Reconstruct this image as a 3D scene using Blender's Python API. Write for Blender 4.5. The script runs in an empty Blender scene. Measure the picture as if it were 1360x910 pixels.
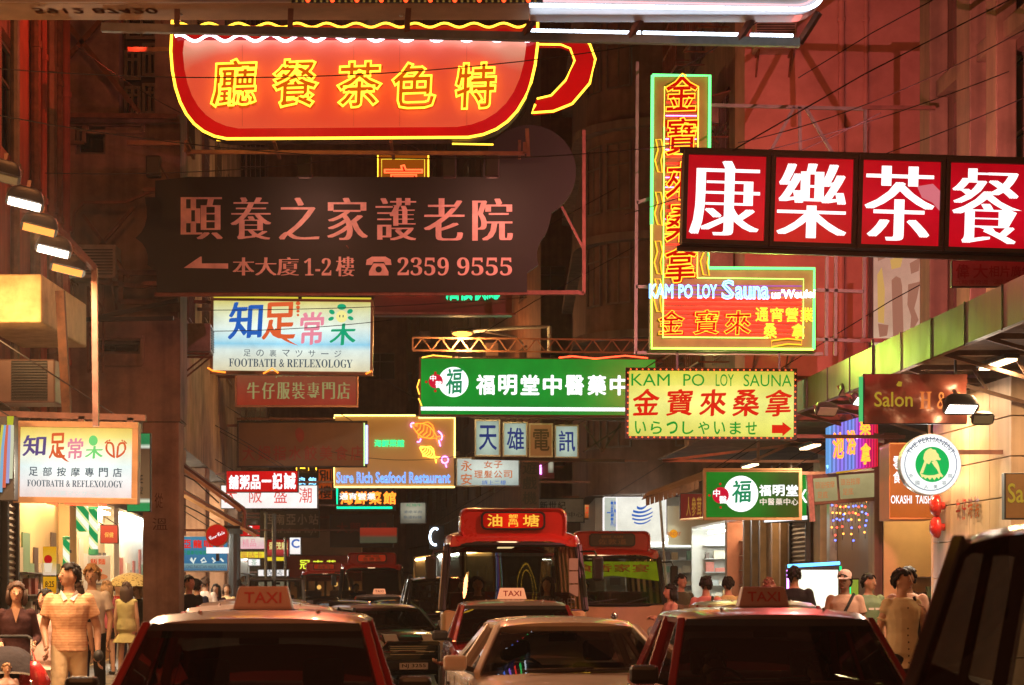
import bpy, math, random
from mathutils import Vector, Matrix
R = math.radians
random.seed(7)
scene = bpy.context.scene
COL = scene.collection

# ------------------------------------------------------------------ camera, world, exposure
CH, F = 1.65, 2800.0            # eye height (m); focal length in photo pixels (1360 wide)
camd = bpy.data.cameras.new('camera')
cam = bpy.data.objects.new('camera', camd)
COL.objects.link(cam)
cam.location = (0, 0, CH)
cam.rotation_euler = (R(90), 0, 0)
camd.sensor_width = 36.0
camd.lens = F / 1360 * 36
camd.shift_y = (783 - 455) / 1360
camd.clip_start, camd.clip_end = 0.1, 600
camd.dof.use_dof = True
camd.dof.focus_distance = 30
camd.dof.aperture_fstop = 4.5
scene.camera = cam
world = bpy.data.worlds.new('World')
scene.world = world
world.use_nodes = True
wn = world.node_tree
wn.nodes['Background'].inputs[0].default_value = (0.64, 0.16, 0.07, 1)   # glow of the city in the night sky
wn.nodes['Background'].inputs[1].default_value = 0.125
scene.view_settings.view_transform = 'Standard'
scene.view_settings.look = 'None'
scene.view_settings.exposure = 0.0
scene.view_settings.gamma = 1.0
scene.view_settings.use_curve_mapping = False
cy = scene.cycles
cy.max_bounces = 6
cy.diffuse_bounces = 3
cy.glossy_bounces = 3
cy.transparent_max_bounces = 16
cy.transmission_bounces = 4
cy.sample_clamp_indirect = 4
cy.caustics_reflective = False
cy.caustics_refractive = False
cy.use_denoising = True
cy.use_light_tree = True

SK = -1 / 14.0                  # the street bears slightly left: x = u + SK*y
YAW = math.atan(1 / 14.0)

def W(u, d, z=0.0):             # street coordinates (across, along, up) to world
    return Vector((u + SK * d, d, z))

# ------------------------------------------------------------------ materials
MATS = {}
def _nt(name):
    m = bpy.data.materials.new(name)
    m.use_nodes = True
    nt = m.node_tree
    nt.nodes.clear()
    out = nt.nodes.new('ShaderNodeOutputMaterial')
    return m, nt, out

def N(nt, t, **kw):
    n = nt.nodes.new(t)
    for k, v in kw.items():
        if isinstance(k, str) and k.startswith('i_'):
            n.inputs[k[2:].replace('_', ' ')].default_value = v
        else:
            setattr(n, k, v)
    return n

def c4(c): return (c[0], c[1], c[2], 1)

def paint(name, col, rough=0.5, metal=0.0, var=0.25, scale=3.0, bump=0.0, coat=0.0, spec=0.5, dirt=None, streak=False):
    """Principled surface whose base colour is broken up by two noises (wear, dirt)."""
    if name in MATS: return MATS[name]
    m, nt, out = _nt(name)
    p = N(nt, 'ShaderNodeBsdfPrincipled')
    p.inputs['Roughness'].default_value = rough
    p.inputs['Metallic'].default_value = metal
    p.inputs['Specular IOR Level'].default_value = spec
    if coat: 
        p.inputs['Coat Weight'].default_value = coat
        p.inputs['Coat Roughness'].default_value = 0.04
    nt.links.new(p.outputs[0], out.inputs[0])
    if var:
        tc = N(nt, 'ShaderNodeTexCoord')
        mp = N(nt, 'ShaderNodeMapping')
        nt.links.new(tc.outputs['Object'], mp.inputs[0])
        if streak: mp.inputs['Scale'].default_value = (1, 1, 0.12)
        n1 = N(nt, 'ShaderNodeTexNoise'); n1.inputs['Scale'].default_value = scale; n1.inputs['Detail'].default_value = 8
        n1.inputs['Roughness'].default_value = 0.65
        nt.links.new(mp.outputs[0], n1.inputs[0])
        r = N(nt, 'ShaderNodeValToRGB')
        d = dirt or tuple(c * (1 - var) for c in col)
        r.color_ramp.elements[0].position = 0.32; r.color_ramp.elements[0].color = c4(d)
        r.color_ramp.elements[1].position = 0.66; r.color_ramp.elements[1].color = c4(tuple(min(1, c * (1 + var * .5)) for c in col))
        nt.links.new(n1.outputs[0], r.inputs[0])
        if bump:                       # rain streaks and grime running down the wall
            mp2 = N(nt, 'ShaderNodeMapping'); mp2.inputs['Scale'].default_value = (2.6, 2.6, .09); nt.links.new(tc.outputs['Object'], mp2.inputs[0])
            n2 = N(nt, 'ShaderNodeTexNoise'); n2.inputs['Scale'].default_value = 1.7; n2.inputs['Detail'].default_value = 6; nt.links.new(mp2.outputs[0], n2.inputs[0])
            r2 = N(nt, 'ShaderNodeValToRGB'); r2.color_ramp.elements[0].position = .36; r2.color_ramp.elements[0].color = (.42,.38,.36,1); r2.color_ramp.elements[1].position = .58; r2.color_ramp.elements[1].color = (1.05,1.03,1,1)
            nt.links.new(n2.outputs[0], r2.inputs[0])
            mx = N(nt, 'ShaderNodeMix', data_type='RGBA', blend_type='MULTIPLY'); mx.inputs[0].default_value = .5
            nt.links.new(r.outputs[0], mx.inputs[6]); nt.links.new(r2.outputs[0], mx.inputs[7]); nt.links.new(mx.outputs[2], p.inputs['Base Color'])
        else: nt.links.new(r.outputs[0], p.inputs['Base Color'])
        mr = N(nt, 'ShaderNodeMapRange'); mr.inputs['To Min'].default_value = max(0.03, rough - .12); mr.inputs['To Max'].default_value = min(1, rough + .15)
        nt.links.new(n1.outputs[0], mr.inputs[0]); nt.links.new(mr.outputs[0], p.inputs['Roughness'])
        if bump:
            b = N(nt, 'ShaderNodeBump'); b.inputs['Strength'].default_value = bump; b.inputs['Distance'].default_value = 0.02
            nt.links.new(n1.outputs[0], b.inputs['Height']); nt.links.new(b.outputs[0], p.inputs['Normal'])
    else:
        p.inputs['Base Color'].default_value = c4(col)
    MATS[name] = m
    return m

def glow(name, col, strength=1.0, sample=True, var=0.0, scale=2.0):
    """Something that gives off light: a lamp, a tube, a lit sign face."""
    if name in MATS: return MATS[name]
    m, nt, out = _nt(name)
    e = N(nt, 'ShaderNodeEmission')
    e.inputs[0].default_value = c4(col)
    e.inputs[1].default_value = strength
    if var:
        tc = N(nt, 'ShaderNodeTexCoord')
        n1 = N(nt, 'ShaderNodeTexNoise'); n1.inputs['Scale'].default_value = scale; n1.inputs['Detail'].default_value = 3
        nt.links.new(tc.outputs['Object'], n1.inputs[0])
        mr = N(nt, 'ShaderNodeMapRange'); mr.inputs['From Min'].default_value = .3; mr.inputs['From Max'].default_value = .7
        mr.inputs['To Min'].default_value = strength * (1 - var); mr.inputs['To Max'].default_value = strength * (1 + var * .5)
        nt.links.new(n1.outputs[0], mr.inputs[0]); nt.links.new(mr.outputs[0], e.inputs[1])
    nt.links.new(e.outputs[0], out.inputs[0])
    m.cycles.emission_sampling = 'AUTO' if sample else 'NONE'
    MATS[name] = m
    return m

def lightbox(name, stops, strength=1.0, axis=2, tubes=0, film=True, hot=0.0):
    """Back-lit printed film: colour stops along one axis of the face, uneven light from the fluorescent tubes behind it."""
    if name in MATS: return MATS[name]
    m, nt, out = _nt(name)
    tc = N(nt, 'ShaderNodeTexCoord')
    sp = N(nt, 'ShaderNodeSeparateXYZ')
    nt.links.new(tc.outputs['Generated'], sp.inputs[0])
    r = N(nt, 'ShaderNodeValToRGB')
    cr = r.color_ramp
    cr.elements[0].position, cr.elements[0].color = stops[0][0], c4(stops[0][1])
    cr.elements[1].position, cr.elements[1].color = stops[-1][0], c4(stops[-1][1])
    for pos, c in stops[1:-1]:
        el = cr.elements.new(pos); el.color = c4(c)
    nt.links.new(sp.outputs[axis], r.inputs[0])
    n1 = N(nt, 'ShaderNodeTexNoise'); n1.inputs['Scale'].default_value = 1.5; n1.inputs['Detail'].default_value = 7; n1.inputs['Roughness'].default_value = .62
    nt.links.new(tc.outputs['Object'], n1.inputs[0])
    mr = N(nt, 'ShaderNodeMapRange'); mr.inputs['From Min'].default_value = .25; mr.inputs['From Max'].default_value = .75
    mr.inputs['To Min'].default_value = .74 * strength; mr.inputs['To Max'].default_value = 1.14 * strength
    nt.links.new(n1.outputs[0], mr.inputs[0])
    st = mr.outputs[0]
    if hot:                                     # brighter over the middle of the box, where the tubes are
        ga = N(nt, 'ShaderNodeMapping'); ga.inputs['Location'].default_value = (-1, -1, -1); ga.inputs['Scale'].default_value = (2, 2, 2)
        nt.links.new(tc.outputs['Generated'], ga.inputs[0])
        mu0 = N(nt, 'ShaderNodeVectorMath', operation='MULTIPLY'); mu0.inputs[1].default_value = (1, 0, 1)
        nt.links.new(ga.outputs[0], mu0.inputs[0])
        ln = N(nt, 'ShaderNodeVectorMath', operation='LENGTH'); nt.links.new(mu0.outputs[0], ln.inputs[0])
        m2 = N(nt, 'ShaderNodeMapRange'); m2.inputs['From Min'].default_value = 0.1; m2.inputs['From Max'].default_value = 1.3
        m2.inputs['To Min'].default_value = 1 + hot; m2.inputs['To Max'].default_value = 1 - hot
        nt.links.new(ln.outputs['Value'], m2.inputs[0])
        mu = N(nt, 'ShaderNodeMath', operation='MULTIPLY'); nt.links.new(st, mu.inputs[0]); nt.links.new(m2.outputs[0], mu.inputs[1]); st = mu.outputs[0]
    e = N(nt, 'ShaderNodeEmission')
    nt.links.new(r.outputs[0], e.inputs[0]); nt.links.new(st, e.inputs[1])
    g = N(nt, 'ShaderNodeBsdfGlossy'); g.inputs['Roughness'].default_value = .2; g.inputs[0].default_value = (.012, .012, .012, 1)
    ad = N(nt, 'ShaderNodeAddShader'); nt.links.new(e.outputs[0], ad.inputs[0]); nt.links.new(g.outputs[0], ad.inputs[1])
    nt.links.new(ad.outputs[0], out.inputs[0])
    MATS[name] = m
    return m

def glass(name, tint=(.35, .38, .36), ior=1.5, refl=1.0, rough=0.0):
    if name in MATS: return MATS[name]
    m, nt, out = _nt(name)
    t = N(nt, 'ShaderNodeBsdfTransparent'); t.inputs[0].default_value = c4(tint)
    g = N(nt, 'ShaderNodeBsdfGlossy'); g.inputs['Roughness'].default_value = rough; g.inputs[0].default_value = (refl, refl, refl, 1)
    f = N(nt, 'ShaderNodeFresnel'); f.inputs[0].default_value = ior
    mx = N(nt, 'ShaderNodeMixShader')
    nt.links.new(f.outputs[0], mx.inputs[0]); nt.links.new(t.outputs[0], mx.inputs[1]); nt.links.new(g.outputs[0], mx.inputs[2])
    nt.links.new(mx.outputs[0], out.inputs[0])
    MATS[name] = m
    return m

# ------------------------------------------------------------------ mesh builder
def frame_of(d):
    d = Vector(d).normalized()
    up = Vector((0, 0, 1)) if abs(d.z) < .95 else Vector((1, 0, 0))
    a = d.cross(up).normalized()
    return a, a.cross(d).normalized()

class MB:
    def __init__(s): s.v, s.f, s.m, s.k = [], [], [], 0
    def mat(s, k): s.k = k; return s
    def face(s, pts):
        n = len(s.v); s.v += [tuple(p) for p in pts]; s.f.append(tuple(range(n, n + len(pts)))); s.m.append(s.k); return s
    def raw(s, vs, fs):
        n = len(s.v); s.v += [tuple(p) for p in vs]
        for f in fs: s.f.append(tuple(i + n for i in f)); s.m.append(s.k)
        return s
    def box(s, x0, y0, z0, x1, y1, z1, M=None):
        p = [Vector(q) for q in ((x0,y0,z0),(x1,y0,z0),(x1,y1,z0),(x0,y1,z0),(x0,y0,z1),(x1,y0,z1),(x1,y1,z1),(x0,y1,z1))]
        if M is not None: p = [M @ q for q in p]
        return s.raw(p, [(0,3,2,1),(4,5,6,7),(0,1,5,4),(1,2,6,5),(2,3,7,6),(3,0,4,7)])
    def cbox(s, c, sz, M=None):
        return s.box(c[0]-sz[0]/2, c[1]-sz[1]/2, c[2]-sz[2]/2, c[0]+sz[0]/2, c[1]+sz[1]/2, c[2]+sz[2]/2, M)
    def loft(s, rings, caps=True, closed=True):
        n0 = len(s.v); n = len(rings[0])
        for r in rings: s.v += [tuple(p) for p in r]
        for i in range(len(rings) - 1):
            for j in range(n if closed else n - 1):
                k = (j + 1) % n
                s.f.append((n0+i*n+j, n0+i*n+k, n0+(i+1)*n+k, n0+(i+1)*n+j)); s.m.append(s.k)
        if caps:
            s.f.append(tuple(n0 + j for j in range(n))[::-1]); s.m.append(s.k)
            q = n0 + (len(rings) - 1) * n
            s.f.append(tuple(q + j for j in range(n))); s.m.append(s.k)
        return s
    def tube(s, pts, r, n=6, caps=True, closed=False):
        pts = [Vector(p) for p in pts]; L = len(pts); rings = []
        for i, p in enumerate(pts):
            if closed: d = pts[(i+1) % L] - pts[i-1]
            else: d = pts[min(i+1, L-1)] - pts[max(i-1, 0)]
            a, b = frame_of(d if d.length > 1e-9 else (0, 0, 1))
            rr = r[i] if isinstance(r, (list, tuple)) else r
            rings.append([p + a*math.cos(2*math.pi*j/n)*rr + b*math.sin(2*math.pi*j/n)*rr for j in range(n)])
        if closed: rings.append(rings[0]); caps = False
        return s.loft(rings, caps)
    def bar(s, a, b, w, h=None):
        a, b = Vector(a), Vector(b); h = h or w
        p, q = frame_of(b - a)
        o = [(-1,-1),(1,-1),(1,1),(-1,1)]
        return s.loft([[c + p*i*w/2 + q*j*h/2 for i, j in o] for c in (a, b)])
    def ell(s, c, r, nu=12, nv=8, M=None):
        vs, fs = [], []
        for i in range(nv + 1):
            t = math.pi * i / nv
            for j in range(nu):
                a = 2*math.pi*j/nu
                q = Vector((r[0]*math.sin(t)*math.cos(a), r[1]*math.sin(t)*math.sin(a), r[2]*math.cos(t)))
                if M is not None: q = M @ q
                vs.append(Vector(c) + q)
        for i in range(nv):
            for j in range(nu):
                k = (j+1) % nu
                fs.append((i*nu+j, (i+1)*nu+j, (i+1)*nu+k, i*nu+k))
        return s.raw(vs, fs)
    def lathe(s, prof, n=20, M=None):        # prof: (radius, z) about local z
        rings = []
        for r, z in prof:
            ring = [Vector((r*math.cos(2*math.pi*j/n), r*math.sin(2*math.pi*j/n), z)) for j in range(n)]
            rings.append([M @ p for p in ring] if M is not None else ring)
        return s.loft(rings)
    def prism(s, out, y0, y1):               # outline in x,z; thickness along y
        n = len(out)
        a = [(x, y0, z) for x, z in out]; b = [(x, y1, z) for x, z in out]
        n0 = len(s.v); s.v += a + b
        s.f.append(tuple(n0+i for i in range(n))); s.m.append(s.k)
        s.f.append(tuple(n0+n+i for i in reversed(range(n)))); s.m.append(s.k)
        for i in range(n):
            j = (i+1) % n
            s.f.append((n0+j, n0+i, n0+n+i, n0+n+j)); s.m.append(s.k)
        return s
    def build(s, name, mats, parent=None, smooth=False, bevel=0.0, loc=None, rotz=0.0, sub=0, angle=None):
        me = bpy.data.meshes.new(name)
        me.from_pydata(s.v, [], s.f)
        if not isinstance(mats, (list, tuple)): mats = [mats]
        for m in mats: me.materials.append(m)
        if len(mats) > 1: me.polygons.foreach_set('material_index', s.m)
        if smooth: me.polygons.foreach_set('use_smooth', [True] * len(me.polygons))
        if smooth:
            import bmesh
            bm = bmesh.new(); bm.from_mesh(me); bmesh.ops.remove_doubles(bm, verts=bm.verts, dist=1e-5); bm.to_mesh(me); bm.free()
        me.update()
        if angle: me.set_sharp_from_angle(angle=R(angle))
        o = bpy.data.objects.new(name, me)
        COL.objects.link(o)
        if loc is not None: o.location = loc
        o.rotation_euler.z = rotz
        if parent is not None: o.parent = parent
        if bevel:
            b = o.modifiers.new('bevel', 'BEVEL'); b.width = bevel; b.segments = 2; b.limit_method = 'ANGLE'; b.angle_limit = R(40)
        if sub:
            u = o.modifiers.new('sub', 'SUBSURF'); u.levels = sub; u.render_levels = sub
        return o

def tag(o, label=None, cat=None, group=None, kind=None):
    if label: o['label'] = label
    if cat: o['category'] = cat
    if group: o['group'] = group
    if kind: o['kind'] = kind
    return o

def thing(name, label, cat, loc=(0,0,0), rotz=0.0, group=None):
    o = bpy.data.objects.new(name, None)
    COL.objects.link(o)
    o.location = loc; o.rotation_euler = (0, 0, rotz)
    o.empty_display_size = .2
    return tag(o, label, cat, group)

def copy_tree(o, parent=None):
    c = o.copy(); COL.objects.link(c)
    if parent is not None: c.parent = parent
    for ch in list(o.children): copy_tree(ch, c)
    return c

# ------------------------------------------------------------------ writing
_TX = {}
def glyph_mesh(text, style='reg'):
    """Flat letter shapes (or neon tubing that follows their outlines) as vertex and face lists, in x,z facing -y."""
    key = (text, style)
    if key in _TX: return _TX[key]
    c = bpy.data.curves.new('lettering', 'FONT'); c.body = text; c.size = 1; c.resolution_u = 3
    if style.startswith('neon'):
        c.fill_mode = 'NONE'; c.bevel_depth = 0.019 if style == 'neon' else (0.028 if style == 'neonfat' else 0.026); c.bevel_resolution = 0; c.resolution_u = 2
        if style == 'neoncup': c.bevel_depth = .021; c.offset = .026
        if style == 'neonwide': c.bevel_depth = .014; c.offset = .024
    if style == 'ming': c.offset = -0.013
    o = bpy.data.objects.new('lettering', c); COL.objects.link(o)
    dg = bpy.context.evaluated_depsgraph_get()
    me = bpy.data.meshes.new_from_object(o.evaluated_get(dg))
    vs = [(v.co.x, v.co.y, v.co.z) for v in me.vertices]; fs = [tuple(p.vertices) for p in me.polygons]
    bpy.data.objects.remove(o); bpy.data.curves.remove(c); bpy.data.meshes.remove(me)
    if style in ('bold', 'heavy', 'ming', 'brush'):
        if style == 'bold': sh = [(-.016,0),(.016,0),(0,.014),(0,-.014)]
        elif style == 'heavy': sh = [(-.032,0),(.032,0),(0,.03),(0,-.03),(.022,.02),(-.022,-.02),(.022,-.02),(-.022,.02)]
        elif style == 'brush': sh = [(-.02,-.012),(.02,.012),(.008,-.008),(0,0),(-.008,.01),(.03,.02)]
        else: sh = [(q, 0) for q in (-.044,-.022,0,.022,.044)]
        av, af = [], []
        for i, (dx, dy) in enumerate(sh):
            n = len(av)
            av += [(x+dx, y+dy, z + i*.0012) for x, y, z in vs]; af += [tuple(k+n for k in f) for f in fs]
        vs, fs = av, af
        if style == 'brush': vs = [(x + y*.05, y + x*.03, z) for x, y, z in vs]
    if style in ('neonslant','neonwide','neoncup'): vs = [(x + y*.05, y + x*.03, z) for x, y, z in vs]
    _TX[key] = (vs, fs)
    return vs, fs

def put_text(mb, text, x0, z0, x1, z1, y, style='reg', keep=False, spread=False, depth=None):
    """Write text into the box x0..x1, z0..z1 at plane y (front = -y); spread: one cell per character."""
    if spread:
        n = len(text); w = (x1-x0)/n
        for i, ch in enumerate(text):
            if ch != ' ': put_text(mb, ch, x0+i*w+w*.06, z0, x0+(i+1)*w-w*.06, z1, y, style, keep)
        return mb
    vs, fs = glyph_mesh(text, style)
    if not vs: return mb
    xa, xb = min(v[0] for v in vs), max(v[0] for v in vs); ya, yb = min(v[1] for v in vs), max(v[1] for v in vs)
    if text == '一': ya, yb = -.08, .86
    sx = (x1-x0)/max(xb-xa, 1e-6); sz = (z1-z0)/max(yb-ya, 1e-6)
    if keep: sx = sz = min(sx, sz)
    ox = (x0+x1)/2 - sx*(xa+xb)/2; oz = (z0+z1)/2 - sz*(ya+yb)/2
    sd = min(sx, sz)
    return mb.raw([(ox+sx*a, y - c*sd, oz+sz*b) for a, b, c in vs], fs)

def rrect(x0, z0, x1, z1, r, n=5):
    out = []
    for cx, cz, a0 in ((x1-r,z0+r,-90),(x1-r,z1-r,0),(x0+r,z1-r,90),(x0+r,z0+r,180)):
        for i in range(n+1):
            a = R(a0 + 90*i/n); out.append((cx+r*math.cos(a), cz+r*math.sin(a)))
    return out

def disc_pts(cx, cz, r, n=28): return [(cx+r*math.cos(2*math.pi*i/n), cz+r*math.sin(2*math.pi*i/n)) for i in range(n)]

# shared materials
STEEL = paint('painted steel', (.16,.10,.07), .5, .3, .4, 6)
RUST = paint('rusty steel', (.17,.075,.04), .7, .2, .5, 9)
DARK = paint('dark enamel', (.025,.022,.02), .45, .0, .3, 6)
BLACK = paint('black rubber', (.012,.012,.012), .7, 0, .2, 5)
ALU = paint('aluminium', (.5,.5,.5), .35, .9, .15, 8)
CHROME = paint('chrome', (.75,.75,.75), .08, 1.0, 0)
GALV = paint('galvanised pipe', (.30,.33,.31), .45, .5, .3, 5)
CABLE = paint('cable', (.015,.012,.012), .6, 0, 0)

# ------------------------------------------------------------------ signs
class Sign:
    """A sign measured in photo pixels on its own plane at distance D; children are its parts."""
    def __init__(s, name, label, cat, D, px, py, roll=0.0, yaw=0.0, group=None):
        s.D, s.px, s.py, s.k = D, px, py, D / F
        s.o = thing(name, label, cat, ((px-680)*s.k, D, CH+(783-py)*s.k), yaw, group)
        s.o.rotation_euler = (0, R(roll), yaw)
    def x(s, px): return (px - s.px) * s.k
    def z(s, py): return (s.py - py) * s.k
    def rect(s, a): return s.x(a[0]), s.z(a[3]), s.x(a[2]), s.z(a[1])
    def cabinet(s, a, t=.22, mat=None, name='cabinet', y=0.0, bevel=.008):
        x0, z0, x1, z1 = s.rect(a)
        return MB().box(x0, y, z0, x1, y+t, z1).build(name, mat or DARK, s.o, bevel=bevel)
    def face(s, a, mat, y=-.006, name='face', back=None, r=0.0):
        x0, z0, x1, z1 = s.rect(a)
        pts = rrect(x0, z0, x1, z1, r) if r else [(x0,z0),(x1,z0),(x1,z1),(x0,z1)]
        ob = MB().face([(x, y, z) for x, z in pts]).build(name, mat, s.o)
        if back is not None:
            MB().face([(x, back, z) for x, z in pts][::-1]).build(name, mat, s.o)
        return ob
    def frame(s, a, w, mat, y=-.02, t=.05, name='frame', bevel=0.004):
        x0, z0, x1, z1 = s.rect(a)
        b = MB(); b.box(x0, y, z0, x1, y+t, z0+w); b.box(x0, y, z1-w, x1, y+t, z1)
        b.box(x0, y, z0+w+.0005, x0+w, y+t, z1-w-.0005); b.box(x1-w, y, z0+w+.0005, x1, y+t, z1-w-.0005)
        return b.build(name, mat, s.o, bevel=bevel)
    def text(s, items, mat, y=-.012, name='lettering'):
        for it in items:
            t, a = it[0], it[1]; kw = it[2] if len(it) > 2 else {}
            x0, z0, x1, z1 = s.rect(a); b = MB()
            put_text(b, t, x0, z0, x1, z1, y, **kw)
            o = b.build(name, mat, s.o)
        return o
    def shape(s, pts, mat, y=-.012, t=0.0, name='panel', back=False, bevel=0.0):
        b = MB(); q = [(s.x(a), s.z(c)) for a, c in pts]
        ar = sum(q[i-1][0]*q[i][1]-q[i][0]*q[i-1][1] for i in range(len(q)))
        if ar < 0: q = q[::-1]
        if t: b.prism(q, y, y+t)
        else: b.face([(x, y, z) for x, z in q])
        return b.build(name, mat, s.o, bevel=bevel)
    def tubes(s, lines, mat, r=.015, y=-.06, name='neon_tube', n=5):
        b = MB()
        for l in lines:
            closed = l[0] == l[-1] and len(l) > 3
            b.tube([(s.x(p[0]), y, s.z(p[1])) for p in (l[:-1] if closed else l)], r, n, closed=closed)
        return b.build(name, mat, s.o)
    def bars(s, lines, mat=None, w=.05, y=.1, name='bracket'):
        o = None
        for l in lines:
            b = MB()
            for p, q in zip(l, l[1:]):
                b.bar((s.x(p[0]), p[2] if len(p) > 2 else y, s.z(p[1])), (s.x(q[0]), q[2] if len(q) > 2 else y, s.z(q[1])), w)
            o = b.build(name, mat or STEEL, s.o)
        return o
    def curve(s, p0, c, p1, n=8):
        return [((1-t)**2*p0[0]+2*t*(1-t)*c[0]+t*t*p1[0], (1-t)**2*p0[1]+2*t*(1-t)*c[1]+t*t*p1[1]) for t in (i/n for i in range(n+1))]

# ================================================================== THE STREET
ASPH = paint('asphalt', (.045,.042,.04), .55, 0, .45, 1.6, .25, spec=.5)
PAVE = paint('paving slabs', (.22,.19,.16), .7, 0, .35, 1.2, .2)
KERB = paint('granite kerb', (.26,.24,.22), .7, 0, .3, 4, .2)
WHITEP = paint('road paint', (.62,.60,.55), .6, 0, .5, 6)
def sheet(name, pts, mat, z):
    o = MB().face([(p.x, p.y, z) for p in pts]).build(name, mat); o['kind'] = 'structure'; return o
sheet('ground', [Vector((-120,-40,0)), Vector((120,-40,0)), Vector((120,200,0)), Vector((-120,200,0))], paint('far ground', (.05,.045,.04), .8, 0, .4, .4), -0.02)
sheet('road', [W(-2.5,-20), W(6.1,-20), W(6.1,150), W(-2.5,150)], ASPH, 0.0)
mk = MB()
for k in range(26):
    d = -6 + k*5.5
    mk.face([W(1.0,d,.004), W(1.12,d,.004), W(1.12,d+2.2,.004), W(1.0,d+2.2,.004)])
for u in (-2.25, 5.8): mk.face([W(u,-18,.004), W(u+.1,-18,.004), W(u+.1,148,.004), W(u,148,.004)])
o = mk.build('lane_marking', WHITEP); o['kind'] = 'structure'
for nm, u0, u1, kb in (('pavement', -14, -2.65, -2.5), ('pavement', 6.25, 18, 6.1)):
    b = MB(); b.loft([[W(u0,-20,-.01), W(u1,-20,-.01), W(u1,-20,.13), W(u0,-20,.13)], [W(u0,150,-.01), W(u1,150,-.01), W(u1,150,.13), W(u0,150,.13)]])
    o = b.build(nm, PAVE); o['kind'] = 'structure'
    a, c = min(kb, u1 if kb > 0 else kb), 0
    lo, hi = (u1+.001, kb) if kb < 0 else (kb, u0-.001)
    b = MB()
    for k in range(170):
        d = -20 + k
        b.loft([[W(lo,d+.006,0.0), W(hi,d+.006,0.0), W(hi,d+.006,.135), W(lo,d+.006,.135)], [W(lo,d+.994,0.0), W(hi,d+.994,0.0), W(hi,d+.994,.135), W(lo,d+.994,.135)]])
    o = b.build('kerb', KERB, bevel=.01); o['kind'] = 'structure'

# ------------------------------------------------------------------ buildings
def grid_wall(mb, A, B, z0, z1, holes, depth=.18):
    """Wall from A to B (left to right seen from outside) with real openings and reveals; holes are (a0, z0, a1, z1) along the wall."""
    A, B = Vector((A[0], A[1], 0)), Vector((B[0], B[1], 0))
    L = (B-A).length; d = (B-A)/L; n = Vector((d.y, -d.x, 0))
    P = lambda a, z, q=0: A + d*a + Vector((0,0,z)) - n*q
    xs = sorted({0.0, L, *[h[0] for h in holes], *[h[2] for h in holes]}); zs = sorted({z0, z1, *[h[1] for h in holes], *[h[3] for h in holes]})
    for i in range(len(xs)-1):
        for j in range(len(zs)-1):
            cx, cz = (xs[i]+xs[i+1])/2, (zs[j]+zs[j+1])/2
            if any(h[0] < cx < h[2] and h[1] < cz < h[3] for h in holes): continue
            mb.face([P(xs[i],zs[j]), P(xs[i+1],zs[j]), P(xs[i+1],zs[j+1]), P(xs[i],zs[j+1])])
    for a0, b0, a1, b1 in holes:
        mb.face([P(a0,b0), P(a1,b0), P(a1,b0,depth), P(a0,b0,depth)]); mb.face([P(a1,b1), P(a0,b1), P(a0,b1,depth), P(a1,b1,depth)])
        mb.face([P(a0,b1), P(a0,b0), P(a0,b0,depth), P(a0,b1,depth)]); mb.face([P(a1,b0), P(a1,b1), P(a1,b1,depth), P(a1,b0,depth)])
    return P

PANE = paint('dark window glass', (.012,.013,.013), .06, 0, .3, 1.0, spec=.8)
LITS = [glow('curtained lit window', (1.0,.55,.22), .22, False, .6, 3), glow('dim green lit window', (.55,.8,.45), .2, False, .7, 4), glow('faint warm window', (1.0,.5,.2), .06, False, .7, 3)]
FRM = paint('window frame', (.14,.12,.10), .5, .4, .3, 8)
def window(par, P, h, lit=None, bars=2, mid=True, rail=False):
    a0, z0, a1, z1 = h; e = .05
    b = MB()
    def rec(x0, y0, x1, y1, q0, q1):
        c = [P(x0,y0,q0), P(x1,y0,q0), P(x1,y1,q0), P(x0,y1,q0)]; f = [P(x0,y0,q1), P(x1,y0,q1), P(x1,y1,q1), P(x0,y1,q1)]
        b.raw(c+f, [(0,1,2,3),(7,6,5,4),(0,4,5,1),(1,5,6,2),(2,6,7,3),(3,7,4,0)])
    rec(a0,z0,a1,z0+e,.10,.15); rec(a0,z1-e,a1,z1,.10,.15); rec(a0,z0+e,a0+e,z1-e,.10,.15); rec(a1-e,z0+e,a1,z1-e,.10,.15)
    for k in range(1, bars): rec(a0+(a1-a0)*k/bars-.02, z0+e, a0+(a1-a0)*k/bars+.02, z1-e, .105, .148)
    if mid: rec(a0+e, z0+(z1-z0)*.66, a1-e, z0+(z1-z0)*.66+.04, .107, .146)
    if rail:
        for k in range(9): x = a0+(a1-a0)*(k+.5)/9; rec(x-.008, z0-.1, x+.008, z1, -.06, -.045)
        for q in range(4): z = z0+(z1-z0)*q/3.2; rec(a0-.05, z, a1+.05, z+.015, -.062, -.05)
    w = b.build('window', FRM, par)
    g = MB().face([P(a0,z0,.17), P(a1,z0,.17), P(a1,z1,.17), P(a0,z1,.17)])
    g.build('pane', LITS[lit] if lit is not None else PANE, w)
    return w

def prism_z(mb, pts, z0, z1):
    n = len(pts)
    return mb.loft([[(p[0],p[1],z0) for p in pts], [(p[0],p[1],z1) for p in pts]])

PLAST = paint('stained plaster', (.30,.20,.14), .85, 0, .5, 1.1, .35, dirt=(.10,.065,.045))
PLASTL = paint('grimy pale render', (.33,.24,.17), .85, 0, .45, .9, .4, dirt=(.12,.08,.055))
PINK = paint('pink painted render', (.50,.27,.22), .8, 0, .25, .7, 0, dirt=(.33,.16,.13))
BROWNW = paint('brown tiled wall', (.16,.095,.065), .75, 0, .45, 1.5, .3)
DKRED = paint('dark red render', (.13,.035,.025), .8, 0, .4, 1.2, .25)
BEIGE = paint('beige cladding', (.25,.175,.11), .6, 0, .35, 1.4, .15)
GREYW = paint('grey render', (.17,.13,.10), .8, 0, .45, 1.0, .3, streak=True)

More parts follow.
